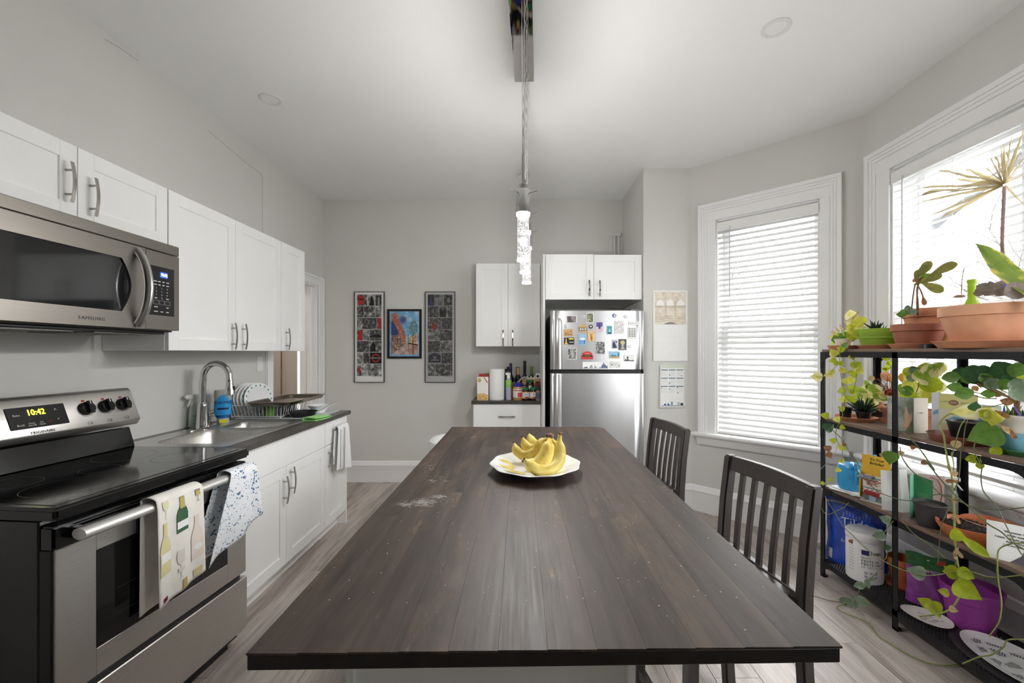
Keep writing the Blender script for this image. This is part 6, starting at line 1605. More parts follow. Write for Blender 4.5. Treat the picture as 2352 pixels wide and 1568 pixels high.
for (x, y, s, a, mt_) in ((255,140,20,120,LIMEY),(335,98,17,150,LIME),(395,55,15,60,MDG),(250,230,15,190,LIME),(290,262,14,230,LIME),(372,340,17,-20,LIMEY),(397,460,16,-70,LIMEY),(345,560,18,200,LIME),(378,662,15,-30,LIMEY),(302,880,15,-60,LIMEY),(362,965,13,-20,LIME),(250,1105,14,170,LIME),(362,1187,17,-30,LIMEY),(345,1330,13,200,LIMEY),(70,405,24,175,CREAM),(200,388,18,190,CREAM),(245,352,14,40,LIMEY),(345,255,12,80,LIME),(345,755,13,150,LIME)):
    leafpx(tp_, 1860+x/4.78, 780+y/4.78, 1.80, s, a, mt_)
stem(tp_, vpx([(430,130,1.86),(470,200),(500,260),(512,400),(500,480),(475,570)], 1.84), .0019)
for (x, y, s, a, mt_) in ((468,195,15,-60,LIMEY),(508,290,22,-80,LIME),(470,365,21,160,LIME),(458,447,19,-10,LIMEY),(455,535,22,150,LIME),(478,580,16,-80,LIME),(548,330,20,60,LIMEY),(462,650,18,170,LIME)):
    leafpx(tp_, 1860+x/4.78, 780+y/4.78, 1.84, s, a, mt_)
saucer('terracotta saucer under the lime green pot', 1.975, 2.305, Z1, .095)
t = plant('translucent lime green pot with small succulents on the top shelf', 1.975, 2.305, Z1+.006)
potshape(t, .094, .074, .105, P('lime_translucent_plastic', (196,226,104), .3, var=.05, transl=.5), 0); soil(t, .082, .09)
MB().lathe([(.0925,.052),(.095,.056),(.0925,.06)], n=36, cap=False).build('pot_band', P('lime_translucent_plastic', (142,206,60)), t)
for (cx_, cy_, n_, s_, mt_) in ((-.03,-.02,22,.075,SPIK),(.03,.01,12,.05,SILV),(.0,.03,10,.05,LIMEY)):
    for q in range(n_):
        a = 2*PI*q/n_*1.62; e = .4+1.6*q/n_; d = Vector((math.cos(a), math.sin(a), e)); leaf(t, Vector((1.975+cx_,2.305+cy_,Z1+.10)), d, s_*RND.uniform(.6,1), mt_, 'spike')
saucer('terracotta saucer under the brown clay pot', 1.945, 2.04, Z1, .116, .024)
t = plant('brown clay pot with a leggy paddle-leaved plant', 1.935, 2.035, Z1+.007)
potshape(t, .102, .078, .112, TERRAD, .036); soil(t, .086, .098)
b0 = ptx(2107,725,1.955)
st_ = [[(2107,724),(2106,690),(2108,660),(2114,640)],[(2110,724),(2108,690),(2106,665),(2112,648)],[(2094,707),(2098,675),(2102,655),(2110,640)],[(2106,652),(2116,670),(2121,685),(2124,695)]]
for s_ in st_: stem(t, [ptx(x,y,1.955) for x,y in s_], .003, STEMB)
for (x, y, s, a, mt_) in ((2122,620,44,62,PADD),(2118,622,40,48,PADD),(2138,640,40,25,PADD),(2165,618,52,30,PADD),(2140,658,46,-33,PADD),(2105,633,26,80,PADD),(2113,645,28,40,PADD),(2125,632,22,-5,MDG),(2122,690,22,-80,BRN),(2110,640,24,200,BRN)):
    leafpx(t, x, y, 1.955, s, a, mt_, 'paddle', 1.25)
for (x, y, s, a) in ((2085,708,16,90),(2090,712,16,60),(2078,716,18,160),(2098,716,16,10),(2070,722,18,170),(2086,716,14,120)): leafpx(t, x, y, 1.93, s, a, SILV if s == 16 else MDG, 'oval')
t = plant('wide plain terracotta pot behind the brown clay pot', 2.105, 2.15, Z1)
potshape(t, .108, .072, .205, TERRA, .045); soil(t, .09, .18)
lid_ = MB().lathe([(.028,0),(.03,.002),(.028,.018),(.024,.020)], n=24).build('plastic_dish', BLACKP)
tag(lid_, 'small black plastic dish leaning on the brown clay pot saucer', 'dish'); lid_.location = (1.868, 1.912, Z1)
big = saucer('largest terracotta saucer at the near end of the top shelf', 1.955, 1.735, Z1, .182, .03)
t = plant('largest terracotta pot with dracaena, snake plant and succulents', 1.955, 1.735, Z1+.008)
potshape(t, .160, .116, .168, P('pale_terracotta', (222,166,132), .75, var=.12, vs=9, bump=.08, bs=160), .045); soil(t, .142, .152)
stem(t, [ptx(x,y,1.985) for x,y in ((2312,668),(2306,620),(2302,560),(2304,500),(2306,455),(2307,428))], .0062, P('mauve_cane', (164,140,136), .8, var=.15, vs=40))
cen = ptx(2307,424,1.985)
for (x, y, Xo, L_) in ((120,420,.06,1),(60,560,-.12,1),(200,300,.1,.9),(620,90,.06,1),(690,200,-.1,1),(560,200,.08,1),(20,330,-.06,1),(0,490,-.08,1.25),(0,508,.05,1.3),(0,615,-.1,1.25),(10,740,-.05,1.1),(40,780,.04,1.1),(480,225,-.04,1),(510,285,.03,1),(450,320,-.06,1),(590,130,.02,1),(660,60,-.03,1),(790,10,.05,1.1),(760,180,-.06,1),(790,250,.05,1.1),(800,370,-.08,1.1),(800,430,.03,1.1),(790,660,-.05,1),(720,120,.1,1),(740,330,.1,1)):
    e = ptx(2150+x/3.92, 300+y/3.92, 1.985+Xo); d = e-cen; leaf(t, cen+d.normalized()*.004, d, d.length*L_, DRAC, 'strap', .10, .5, wide=.62)
b0 = ptx(2402,712,1.90); e0 = ptx(2243,554,1.90)
leaf(t, b0, e0-b0, (e0-b0).length, SANS, 'sword', .05, .35, Vector((-.5,-.7,.55)), wide=.8)
b0 = ptx(2420,690,1.99); e0 = ptx(2440,480,1.99); leaf(t, b0, e0-b0, (e0-b0).length, SANS, 'sword', .05, .35)
for (x, y, s, a, kd) in ((2258,660,24,150,'round'),(2252,668,20,190,'round'),(2268,664,20,80,'oval'),(2276,658,26,95,'oval'),(2288,661,24,60,'round'),(2300,658,30,75,'round'),(2266,672,18,120,'oval'),(2280,670,20,40,'oval'),(2336,667,40,10,'round'),(2320,668,26,40,'round'),(2350,662,26,60,'round'),(2296,670,24,120,'oval'),(2246,674,16,170,'oval')):
    leafpx(t, x, y, 1.90+RND.uniform(-.03,.05), s, a, SUCC, kd)
for (x, y, s, a) in ((2310,656,14,110),(2316,652,15,70),(2322,655,14,30),(2307,660,12,160),(2326,661,12,0)): leafpx(t, x, y, 1.90, s, a, leaf_material('violet_petal', (112,100,206), transl=.3), 'spike', 2.0)
stem(t, [ptx(x,y,1.94) for x,y in ((2208,682),(2209,655),(2211,632),(2217,614),(2236,604),(2262,598))], .0016, STEMB)
MB().lathe([(.018,0),(.020,.006),(.012,.012),(.001,.013)], (ptx(2204,683,1.93)-t.location), 14).build('pebble', P('pale_pebble', (190,160,130), .8, var=.1), t)
bt = thing('glass_bottle', 'tall green glass bottle at the back of the top shelf', 'bottle', (2.145, 1.985, Z1))
MB().lathe([(.034,0),(.035,.01),(.035,.19),(.016,.24),(.0155,.31),(.018,.312),(.018,.326),(.0155,.328)], n=22).build('bottle', P('bright_green_glass', (190,214,84), .1, var=.06, transl=.45), bt)
t = plant('small clay pot with a green cutting behind the largest pot', 2.12, 1.905, Z1)
potshape(t, .042, .032, .062, TERRAD, .02); soil(t, .034, .055)
for q in range(9):
    a = 2*PI*q/9; leaf(t, Vector((2.11,1.90,Z1+.05)), Vector((math.cos(a)-.4, math.sin(a)+.5, 1.0)), .055, LIME, 'oval')
stem(t, [ptx(x,y,2.0) for x,y in ((2187,728),(2176,732),(2170,742),(2167,760),(2166,775))], .0025, STEMB)

# ================================================================== SECOND BOARD
saucer('terracotta saucer holding two small black pots on the second shelf', 1.962, 2.445, Z2, .102)
t = plant('small black pot with a dark spiky haworthia', 1.975, 2.405, Z2+.006)
potshape(t, .036, .028, .05, BLACKP, 0); soil(t, .03, .044)
for q in range(34):
    a = q*2.4; e = .15+1.9*q/34; d = Vector((math.cos(a), math.sin(a), e)); leaf(t, Vector((1.975,2.405,Z2+.05)), d, RND.uniform(.075,.105), SPIK, 'spike', .02, .5)
t = plant('small black pot with an orange cane and lime vine', 1.925, 2.475, Z2+.006)
potshape(t, .032, .026, .065, BLACKP, 0); soil(t, .026, .055)
stem(t, [ptx(x,y,1.90) for x,y in ((1940,935),(1938,905),(1934,882))], .0032, P('orange_cane', (196,130,64), .6, var=.1))
for (x, y, s, a) in ((1945,912,16,20),(1934,918,14,170),(1955,916,14,-10)): leafpx(t, x, y, 1.90, s, a, LIME)
saucer('small terracotta saucer behind the haworthia', 2.112, 2.462, Z2, .062, .02)
t = plant('black pot with a cream-edged hoya', 2.112, 2.462, Z2+.006)
potshape(t, .046, .037, .085, BLACKP, 0); soil(t, .04, .078)
for (x, y, s, a, mt_) in ((1992,882,20,110,VARG),(1985,897,28,170,VARG),(1984,908,30,200,VARG),(2010,898,36,-50,VARG),(2002,930,34,-70,VARG),(2023,912,30,-15,VARG),(1996,888,16,80,MDG),(2002,868,14,100,TANL),(2028,908,22,-40,CREAM),(1978,904,22,150,VARG),(1994,912,22,-110,CREAM)): leafpx(t, x, y, 2.04, s, a, mt_, 'oval')
for q in range(8):
    stem(t, [ptx(2008,925,2.06), ptx(2000+q*5,905-q*2,2.07), ptx(2012+q*4,880+(q%3)*6,2.08)], .0016, STEMB)
t = plant('clay pot of dried reddish stems and rust leaves', 2.075, 2.34, Z2)
potshape(t, .044, .034, .085, TERRAD, .022); soil(t, .036, .075)
for q in range(20):
    p0 = Vector((2.075,2.34,Z2+.08)); e = ptx(2012+RND.uniform(-10,50), RND.uniform(862,905), 2.06+RND.uniform(-.03,.05)); mid = (p0+e)/2+Vector((RND.uniform(-.02,.02),RND.uniform(-.02,.02),.05)); stem(t, [p0,mid,e], .0015, P('dry_red_stem', (136,96,80), .8, var=.25, vs=30), 10)
for (x, y, s, a, mt_) in ((2038,866,30,-40,RUST),(2048,872,16,-20,RUST),(2075,869,26,-70,leaf_material('amber_leaf',(226,176,84),transl=.4)),(2024,935,22,-100,RUST),(2040,900,18,60,leaf_material('red_leaf',(150,44,40),transl=.3)),(2046,905,14,20,leaf_material('red_leaf',(150,44,40))),(2044,908,18,110,VARG)): leafpx(t, x, y, 2.06, s, a, mt_, 'oval', .8)
t = plant('clay pot of pale variegated peperomia behind the photo card', 2.09, 2.16, Z2)
potshape(t, .062, .048, .10, TERRA, .03); soil(t, .052, .09)
for q in range(34):
    x, y = RND.uniform(2068,2160), RND.uniform(842,918); s = RND.uniform(20,34); leafpx(t, x, y, RND.uniform(2.03,2.13), s, RND.uniform(20,160), [VARG,LIMEY,CREAM,VARG,LIME][q % 5], 'round')
for (x, y, s, a, mt_) in ((2137,850,32,60,VARG),(2110,862,26,120,VARG),(2131,868,38,-25,VARG),(2150,882,26,10,LIME),(2082,897,24,170,MDG),(2085,910,30,200,LIME),(2098,850,20,110,SILV),(2092,868,18,150,SILV)): leafpx(t, x, y, 2.02, s, a, mt_, 'round')
for (a, b2) in (((2098,912),(2094,880)),((2100,910),(2110,875)),((2120,914),(2140,900)),((2126,905),(2124,872))): stem(t, [ptx(*a,2.08), ptx((a[0]+b2[0])/2+3,(a[1]+b2[1])/2,2.07), ptx(*b2,2.06)], .002, STEMB)
stem(t, vpx([(870,130,2.1),(880,180),(870,260),(890,300),(830,340)], 2.12), .0016)
for (x, y, s, a) in ((2032,819,20,170),(2044,835,12,-60),(2035,845,14,200),(2034,850,12,-80)): leafpx(t, x, y, 2.12, s, a, LIME)

def panel(parent, a, b2, z0, h, mat, name='panel', th=.0016, lean=0.0, top=None):
    a = Vector(a); b2 = Vector(b2); d = (b2-a).normalized(); n = Vector((d.y,-d.x))
    if n.y > 0: n = -n
    n2 = n*lean
    p = [Vector((a.x,a.y,z0)), Vector((b2.x,b2.y,z0)), Vector((b2.x-n2.x,b2.y-n2.y,z0+(h if top is None else top))), Vector((a.x-n2.x,a.y-n2.y,z0+h))]
    back = Vector((-n.x*th,-n.y*th,0))
    vs = [p[0],p[1],p[1]+back,p[0]+back,p[3],p[2],p[2]+back,p[3]+back]
    o = MB().hexa(vs).build(name, mat, parent, world=True)
    F_ = frame(Vector((a.x,a.y,z0))+Vector((n.x,n.y,0))*.0006, (d.x,d.y,0), (-n2.x,-n2.y,h))
    return o, F_, (b2-a).length
def pprint(parent, F_, poly, mat, out=.0004, name='print'): MB().add([F_ @ Vector((x,y,out)) - parent.location for x,y in poly], [tuple(range(len(poly)))]).build(name, mat, parent)
def ptext(parent, F_, x, y, txt, size, mat, align='CENTER', sx=1): text(txt, size, mat, parent, F_ @ Matrix.Translation((x,y,.0006)), align=align, sx=sx, world=True)
# photo greeting card
cd = thing('greeting_card', 'grey photo greeting card standing open by the middle post', 'greeting card', (1.95, 2.09, Z2))
CARDG = P('cool_grey_card', (196,194,188), .6, var=.04)
_, F1, w1 = panel(cd, (1.902,2.165), (1.932,2.052), Z2, .172, photo_mat('garden_blur', [(120,132,110),(168,172,164),(206,206,202)], 14), 'front_panel')
_, F2, w2 = panel(cd, (1.932,2.052), (2.0,2.05), Z2, .172, P('warm_white_card', (218,210,198), .65, var=.03), 'inner_panel')
pprint(cd, F1, [(.075,.02),(.1,.02),(.112,.06),(.108,.095),(.098,.085),(.092,.1),(.086,.13),(.08,.11),(.078,.06)], P('tan_flower_print', (206,172,140), .6, var=.15)); pprint(cd, F1, [(.08,.0),(.115,.0),(.113,.07),(.1,.04)], P('leafy_print', (110,120,84), .6, var=.2))
ptext(cd, F1, .015, .145, 'To', .03, INKG); ptext(cd, F2, .03, .1, 'x  aw', .012, INKG)
# 30th birthday card
cd = thing('greeting_card', 'pastel birthday card reading Happy 30th Birthday', 'greeting card', (2.0, 1.95, Z2))
_, F0, w0 = panel(cd, (1.972,2.003), (1.992,1.99), Z2+.026, .178, P('pale_lilac_card', (226,226,236), .6, var=.02), 'spine_panel')
_, F2, w2 = panel(cd, (1.992,1.99), (2.065,1.885), Z2+.026, .176, P('pastel_cream_card', (232,222,196), .6, var=.06, vs=9), 'inner_panel')
panel(cd, (1.972,2.005), (2.07,1.895), Z2, .027, P('pastel_cream_card', (232,222,196)), 'stand', .02)
pprint(cd, F2, [(.002,.105),(.128,.105),(.128,.174),(.002,.174)], P('pale_yellow_print', (226,220,150), .6, var=.05)); pprint(cd, F2, ell(.05,.135,.0165,.0125), P('brown_badge_print', (146,100,80), .6), .0007)
ptext(cd, F2, .020, .137, 'HAPPY', .0105, P('olive_letter', (150,150,110), .6), sx=.9); ptext(cd, F2, .05, .135, '30th', .013, P('pale_letter', (236,226,212), .6)); ptext(cd, F2, .095, .135, 'BIRTHDAY', .0105, P('olive_letter', (150,150,110)), sx=.9)
pprint(cd, F2, [(.035,.06),(.05,.072),(.07,.07),(.1,.06),(.12,.055),(.11,.04),(.08,.035),(.06,.045),(.045,.045)], P('sky_blue_print', (120,176,206), .6, var=.08)); pprint(cd, F0, [(.004,.07),(.023,.08),(.023,.1),(.004,.09)], P('sky_blue_print', (120,176,206)))
pprint(cd, F2, [(.002,.002),(.126,.002),(.126,.03),(.002,.04)], P('sand_print', (216,196,156), .6, var=.1))
cd = thing('greeting_card', 'pale blue card reading I said the house', 'greeting card', (2.09, 1.90, Z2))
_, F2, w2 = panel(cd, (2.055,1.95), (2.125,1.845), Z2, .16, P('mint_white_card', (220,232,230), .6, var=.03), 'front_panel'); 
ptext(cd, F2, .07, .132, 'I SAID THE\nHOUSE', .013, INKG); pprint(cd, F2, [(.005,.02),(.12,.02),(.12,.09),(.06,.1),(.005,.08)], P('sky_blue_print', (120,176,206))); pprint(cd, F2, [(.08,.06),(.1,.06),(.095,.075)], P('coral_print', (220,120,110), .6))
sa_ = saucer('brown oval saucer at the middle of the second shelf', 1.95, 1.845, Z2, .116, .034, P('glazed_brown', (140,84,66), .4, var=.12, vs=12))
t = plant('square black pot of pothos on the brown oval saucer', 1.972, 1.835, Z2+.008)
potshape(t, .072, .055, .085, BLACKP, 0, n=24); soil(t, .064, .076)
for (x, y, s, a, mt_, kd, wd_) in ((2218,945,58,-170,CREAM,'heart',.62),(2240,932,24,80,DKG,'heart',1),(2258,1000,62,-150,MDG,'heart',1.0),(2288,1036,22,-40,LIME,'round',1),(2233,1054,24,190,LIME,'oval',1),(2264,1055,24,100,LIME,'oval',1),(2251,1068,18,90,LIME,'oval',1),(2196,1020,18,-90,TANL,'round',1),(2270,955,40,-80,CREAM,'heart',1),(2282,962,36,-100,LIMEY,'heart',1),(2276,985,40,20,MDG,'oval',.9),(2302,950,26,-30,BRN,'paddle',1.3),(2312,985,32,-40,TANL,'paddle',1.3),(2326,996,24,-70,BRN,'paddle',1.2),(2262,950,22,150,LIME,'round',1)):
    leafpx(t, x, y, 1.83+RND.uniform(-.02,.05), s, a, mt_, kd, wd_)
v6 = vpx([(1640,830,1.92),(1530,815,1.83),(1420,930),(1470,1050),(1490,1180),(1530,1430)], 1.795) + vpx([(1520,200),(1560,370),(1570,540),(1585,750),(1590,1040),(1600,1100),(1620,1280),(1660,1450)], 1.795, 1860, 1020) + vpx([(1570,480),(1560,640),(1480,780),(1350,850),(1140,880)], 1.795, 1860, 1220, 4.506)
stem(t, v6, .0035, P('pothos_stem', (150,160,90), .55, var=.15, vs=30), 90)
for (x, y, s, a, mt_, kd) in ((1640,1010,30,-10,LIME,'heart'),(1835,1140,52,-35,LIME,'sword'),(1545,1395,30,200,LIME,'heart'),(1715,1425,30,-15,LIME,'oval'),(1570,405,26,-170,BRN,'paddle'),(1585,330,15,-80,TANL,'heart'),(1570,610,15,-40,RUST,'paddle'),(1625,830,18,-70,RUST,'paddle'),(1610,1170,22,-110,TANL,'paddle'),(1640,1195,22,-60,TANL,'paddle'),(1600,1215,20,-85,TANL,'paddle')):
    leafpx(t, 1860+x/4.78, 1020+y/4.78, 1.79, s, a, mt_, kd, 1.8 if kd == 'sword' else 1)
for (x, y, s, a, mt_) in ((1460,415,30,140,LIME),(1620,440,28,-20,LIME),(1640,620,50,-25,LIME),(1380,625,20,180,LIMEY),(1185,730,26,160,LIME),(1300,810,34,-60,LIME),(1490,810,16,0,TANL)):
    leafpx(t, 1860+x/4.506, 1220+y/4.506, 1.79, s, a, mt_)
stem(t, vpx([(1700,880,1.86),(1650,960),(1600,1130),(1560,1290)], 1.80)+vpx([(1560,90),(1580,220),(1570,320)], 1.80, 1860, 1020), .0018)
stem(t, vpx([(1730,880,1.86),(1700,1000),(1680,1200)], 1.80)+vpx([(1660,60),(1640,350),(1580,520),(1500,760),(1440,920),(1410,1300)], 1.80, 1860, 1020), .0018, STEMD)
stem(t, vpx([(1830,1090),(1800,1200),(1850,1320),(1890,1400)], 1.80)+vpx([(1890,260),(1880,370),(1910,520),(2050,680),(2100,780),(2200,980),(2300,1170),(2380,1260)], 1.80, 1860, 1020), .002, STEMD)
saucer('green plastic saucer at the near end of the second shelf', 1.968, 1.628, Z2, .100, .022, P('green_plastic', (74,128,76), .4, var=.06))
t = plant('blue and cream pot with a large rubbery-leaved plant', 1.968, 1.628, Z2+.006)
MB().lathe([(.072,0),(.076,.004),(.096,.085)], n=36).build('pot_base', P('sky_blue_glaze', (128,186,208), .3, var=.1, vs=14), t)
MB().lathe([(.0962,.084),(.102,.145),(.101,.150),(.095,.150),(.085,.1)], n=36, cap=False).build('pot_band', P('bare_cream_clay', (206,200,190), .6, var=.05), t); soil(t, .09, .135)
stem(t, [Vector((1.97,1.66,Z2+.13)), ptx(2330,920,1.95), ptx(2300,905,1.92), ptx(2270,890,1.90), ptx(2245,880,1.88)], .006, STEMB); stem(t, [Vector((1.97,1.66,Z2+.13)), ptx(2340,900,1.95), ptx(2330,870,1.94)], .006, STEMB)
BIGL = [(2300,868,52,170,DKG),(2205,862,34,200,DKG),(2232,857,36,170,DKG),(2248,862,40,-20,DKG),(2262,852,26,10,DKG),(2184,866,30,190,MDG),(2193,889,26,175,MDG),(2214,903,32,195,MDG),(2280,882,26,-70,SILV),(2300,848,38,120,DKG),(2320,852,26,60,DKG),(2335,848,34,70,MDG),(2348,855,30,70,LIME),(2340,885,30,-60,SILV),(2345,905,34,-70,SILV),(2222,868,26,100,MDG),(2270,904,24,180,MDG),(2265,870,28,-60,MDG),(2240,850,24,20,DKG),(2310,882,26,-30,MDG),(2325,872,30,30,DKG),(2345,875,26,-20,DKG),(2255,878,24,-100,MDG),(2292,906,14,-120,BRN),(2312,922,20,170,BRN),(2240,892,14,-60,RUST)]
for (x, y, s, a, mt_) in BIGL:
    X_ = 1.90+RND.uniform(-.05,.05); lo = leafpx(t, x, y, X_, s*1.08, a, mt_, 'round' if mt_ in (DKG,SILV) else 'oval', 1)
for (a, b2) in (((2300,905),(2230,870)),((2300,908),(2200,890)),((2310,905),(2250,868)),((2290,915),(2225,903)),((2320,900),(2310,872)),((2330,895),(2335,870)),((2310,925),(2240,935)),((2320,905),(2275,875))):
    stem(t, [ptx(*a,1.94), ptx((a[0]+b2[0])/2,(a[1]+b2[1])/2+4,1.92), ptx(*b2,1.90)], .0022, STEMG)
for q in range(26): leaf(t, Vector((1.975+RND.uniform(-.06,.06),1.655+RND.uniform(-.06,.06),Z2+.14)), Vector((RND.uniform(-.5,.5),RND.uniform(-.5,.5),1)), RND.uniform(.03,.06), [SPIK,MDG,leaf_material('violet_petal',(112,100,206))][q % 3 if q % 6 == 2 else q % 2], 'spike')
# long bare runners hanging in front of the shelf
stem(tp_, vpx([(245,990),(350,1090),(450,1260),(560,1400)], 1.80)+vpx([(500,220),(600,340),(720,500),(900,580),(1080,620),(1250,600),(1380,550),(1530,570),(1680,640),(1800,690),(2050,720),(2380,690)], 1.80, 1860, 1020), .002, STEMD, 90)
stem(tp_, vpx([(1020,1010,1.84),(1080,1060),(1200,1190),(1300,1330),(1370,1434)], 1.79)+vpx([(1290,200),(1440,390),(1600,560),(1760,700),(1950,870),(2100,960),(2230,1080),(2380,1170)], 1.79, 1860, 1020), .0026, STEMD, 80)
stem(tp_, vpx([(990,1180),(1010,1280),(1080,1400)], 1.79)+vpx([(1020,160),(1130,300),(1300,420),(1450,560),(1620,620),(1700,650)], 1.79, 1860, 1020), .002, STEMD)
stem(tp_, vpx([(410,1000),(370,1080),(310,1150),(260,1280),(120,1420)], 1.80), .0016, P('pale_root', (196,190,170), .7, var=.1))
for (x, y, s, a, mt_) in ((215,955,24,40,DKG),(200,1200,16,-80,BRN),(215,1270,15,-60,BRN),(385,1150,10,0,BRN),(1140,1180,12,20,BRN),(1265,1350,13,-30,BRN),(160,830,18,170,LIME),(885,1300,32,-95,MDG),(790,1270,10,-90,TANL),(1010,1240,12,30,TANL)): leafpx(tp_, 1860+x/4.78, 780+y/4.78, 1.80, s, a, mt_)
stem(tp_, vpx([(170,570),(210,650),(270,740),(370,900),(480,1010),(600,1130),(760,1250),(1000,1370),(1300,1440),(1700,1390),(2000,1460),(2380,1430)], 1.79, 1860, 1020), .002, STEMG, 60)
stem(tp_, vpx([(130,1380,1.82),(130,700),(150,740),(200,770),(300,730),(380,690),(425,640)], 1.80, 1860, 1020)[1:], .0018, STEMG)
stem(tp_, vpx([(920,840),(850,920),(800,1020),(800,1100),(850,1150),(840,1240),(815,1270)], 1.81, 1860, 1020), .0019, STEMG)
stem(tp_, vpx([(1000,820),(1100,940),(1180,1010),(1350,1130),(1500,1260)], 1.80, 1860, 1020), .0014, STEMG)
for (x, y, s, a, mt_) in ((820,820,22,160,SILV),(755,1000,26,200,SILV),(860,1130,14,20,DKG),(225,380,11,90,LIME),(1160,1400,34,170,SILV),(455,1070,10,-60,BRN),(150,430,10,0,LIME),(310,275,12,100,LIMEY)): leafpx(tp_, 1860+x/4.78, 1020+y/4.78, 1.79, s, a, mt_)
stem(tp_, vpx([(2380,1085),(2220,1090),(2080,1150),(2060,1280),(2045,1400)], 1.79, 1860, 1020)+vpx([(1940,330),(1950,500),(1985,740),(1960,930),(1860,1080)], 1.79, 1860, 1220, 4.506), .0024, STEMG, 50)
def floorpt(px, py, z=.008): return pt(px, py, (CH-z)*F/(py-CY))
fl_ = [(0,655),(120,690),(200,715),(330,730),(440,720)]
stem(tp_, [floorpt(1860+x/4.506, 1220+y/4.506) for x,y in fl_], .0022, STEMD)
fl_ = [(440,740),(300,770),(290,800),(400,860),(600,940),(710,1080),(850,1170),(1000,1260),(1200,1350),(1400,1385),(1580,1370)]
stem(tp_, [floorpt(1860+x/4.506, 1220+y/4.506) for x,y in fl_], .0026, STEMG, 60)
stem(tp_, vpx([(1580,1370),(1750,1300),(1880,1275),(2000,1200),(2060,1120),(2300,1125)], 1.78, 1860, 1220, 4.506), .0026, STEMG)
stem(tp_, vpx([(700,420),(620,500),(530,580),(500,650),(510,720),(480,760)], 1.76, 1860, 1220, 4.506), .002, STEMG)
stem(tp_, [floorpt(1860+x/4.506, 1220+y/4.506) for x,y in ((480,760),(520,820),(575,860),(605,940))], .0024, P('pale_root', (196,190,170)))
for (x, y, s, a, mt_) in ((545,722,30,0,SILV),(515,560,24,200,SILV),(600,540,20,-80,SILV),(380,725,30,180,SILV),(330,850,24,-30,DKG),(350,780,22,160,DKG),(480,740,24,80,SILV),(640,500,14,200,SILV)): leafpx(tp_, 1860+x/4.506, 1220+y/4.506, 1.755, s, a, mt_, 'oval', .8)
# ================================================================== THIRD BOARD
LG = 'odds and ends on the third shelf'
t = thing('paper_stack', 'loose stack of envelopes under the blue watering can', 'papers', (1.92, 2.43, Z3), 0)
for q, (dx, dy, a, mt_) in enumerate(((0,0,.2,PAPER),(.008,-.02,-.1,P('pale_blue_paper',(206,222,232),.7,var=.02)),(-.01,-.04,.35,PAPER),(.01,-.06,.05,P('pale_blue_paper',(206,222,232))),(.0,-.03,.15,PAPER))):
    o = MB().box(-.07,.07,-.095,.095,0,.0022).build('sheet', mt_, t); o.location = (dx, dy, .0005+q*.0026); o.rotation_euler = (0,0,a)
t = thing('watering_can', 'bright blue plastic watering can on the envelopes', 'watering can', (1.925, 2.425, Z3+.0145), 0)
BLU = P('bright_blue_plastic', (56,164,224), .3, var=.05, coat=.2)
MB().lathe([(.062,0),(.066,.004),(.071,.05),(.070,.12),(.062,.138),(.045,.144),(.001,.145)], n=36, sx=1.0, sy=1.0).build('body', BLU, t)
MB().tube([(.0,-.062,.07),(.01,-.098,.11),(.015,-.11,.175),(.012,-.10,.205)], [.012,.010,.008,.0085], 12, flat=(1,1)).T(Matrix.Rotation(.9,4,'Z')).build('spout', BLU, t)
MB().tube([(-.03,-.066,.03),(-.04,-.084,.06),(-.042,-.088,.11),(-.03,-.068,.138),(-.01,-.03,.152),(0,0,.146)], .0075, 10, flat=(1,1.4)).build('handle', BLU, t)
t = plant('dark plastic pot of soil behind the watering can', 2.085, 2.47, Z3, 'plant_pot'); t['category'] = 'plant pot'
potshape(t, .055, .04, .155, BLACKP, 0); soil(t, .048, .145)
# birthday pop-up card
cd = thing('greeting_card', 'yellow pop-up birthday card with a printed cake', 'greeting card', (1.9, 2.27, Z3))
YEL = P('marigold_card', (236,190,64), .6, var=.05, vs=9)
_, Fb, wb = panel(cd, (1.888,2.325), (1.935,2.195), Z3+.004, .235, YEL, 'back_panel', lean=.02)
_, Fl, wl_ = panel(cd, (1.862,2.29), (1.888,2.325), Z3+.004, .150, YEL, 'left_panel')
_, Ff, wf = panel(cd, (1.856,2.285), (1.898,2.165), Z3, .004, P('card_floor', (214,206,204), .6, var=.05), 'base_panel', th=.03)
_, Fc, wc = panel(cd, (1.873,2.285), (1.908,2.205), Z3+.006, .135, P('cake_white', (232,222,206), .6, var=.04), 'cake_front')
ptext(cd, Fb, .075, .205, "It's Your\nBirthday!", .021, INK, sx=.9); ptext(cd, Fb, .095, .10, 'what a\nbirthday\nwish', .010, P('brown_letter', (120,84,30), .6))
RED_ = P('icing_red', (186,52,58), .6, var=.06); TEAL_ = P('icing_teal', (84,150,150), .6)
for yy in (.118, .062): 
    pprint(cd, Fc, [(0,yy),(wc,yy),(wc,yy+.006),(0,yy+.006)], TEAL_)
    for k in range(4): pprint(cd, Fc, [(wc*(k+.5)/4+wc/8*math.cos(PI+PI*q/8), yy-.003+.014*math.sin(PI+PI*q/8)) for q in range(9)]+[(wc*(k+.5)/4+wc/8*.75*math.cos(2*PI-PI*q/8), yy-.003+.009*math.sin(2*PI-PI*q/8)) for q in range(9)], RED_, .0007)
ptext(cd, Fc, wc*.5, .088, 'Big C', .026, RED_, sx=.9)
pprint(cd, Fc, [(0,.0),(wc,.0),(wc,.032),(0,.038)], P('card_scene', (96,120,110), .6, var=.35, vs=60), .0006); pprint(cd, Fc, [(.005,.026),(wc-.01,.02),(wc-.01,.046),(.005,.05)], P('card_awning', (150,50,54), .6, var=.2, vs=60), .0008)
pprint(cd, Fc, [(.03,.0),(.06,.0),(.06,.022),(.03,.026)], P('card_bluegrey', (150,180,200), .6, var=.1), .001)
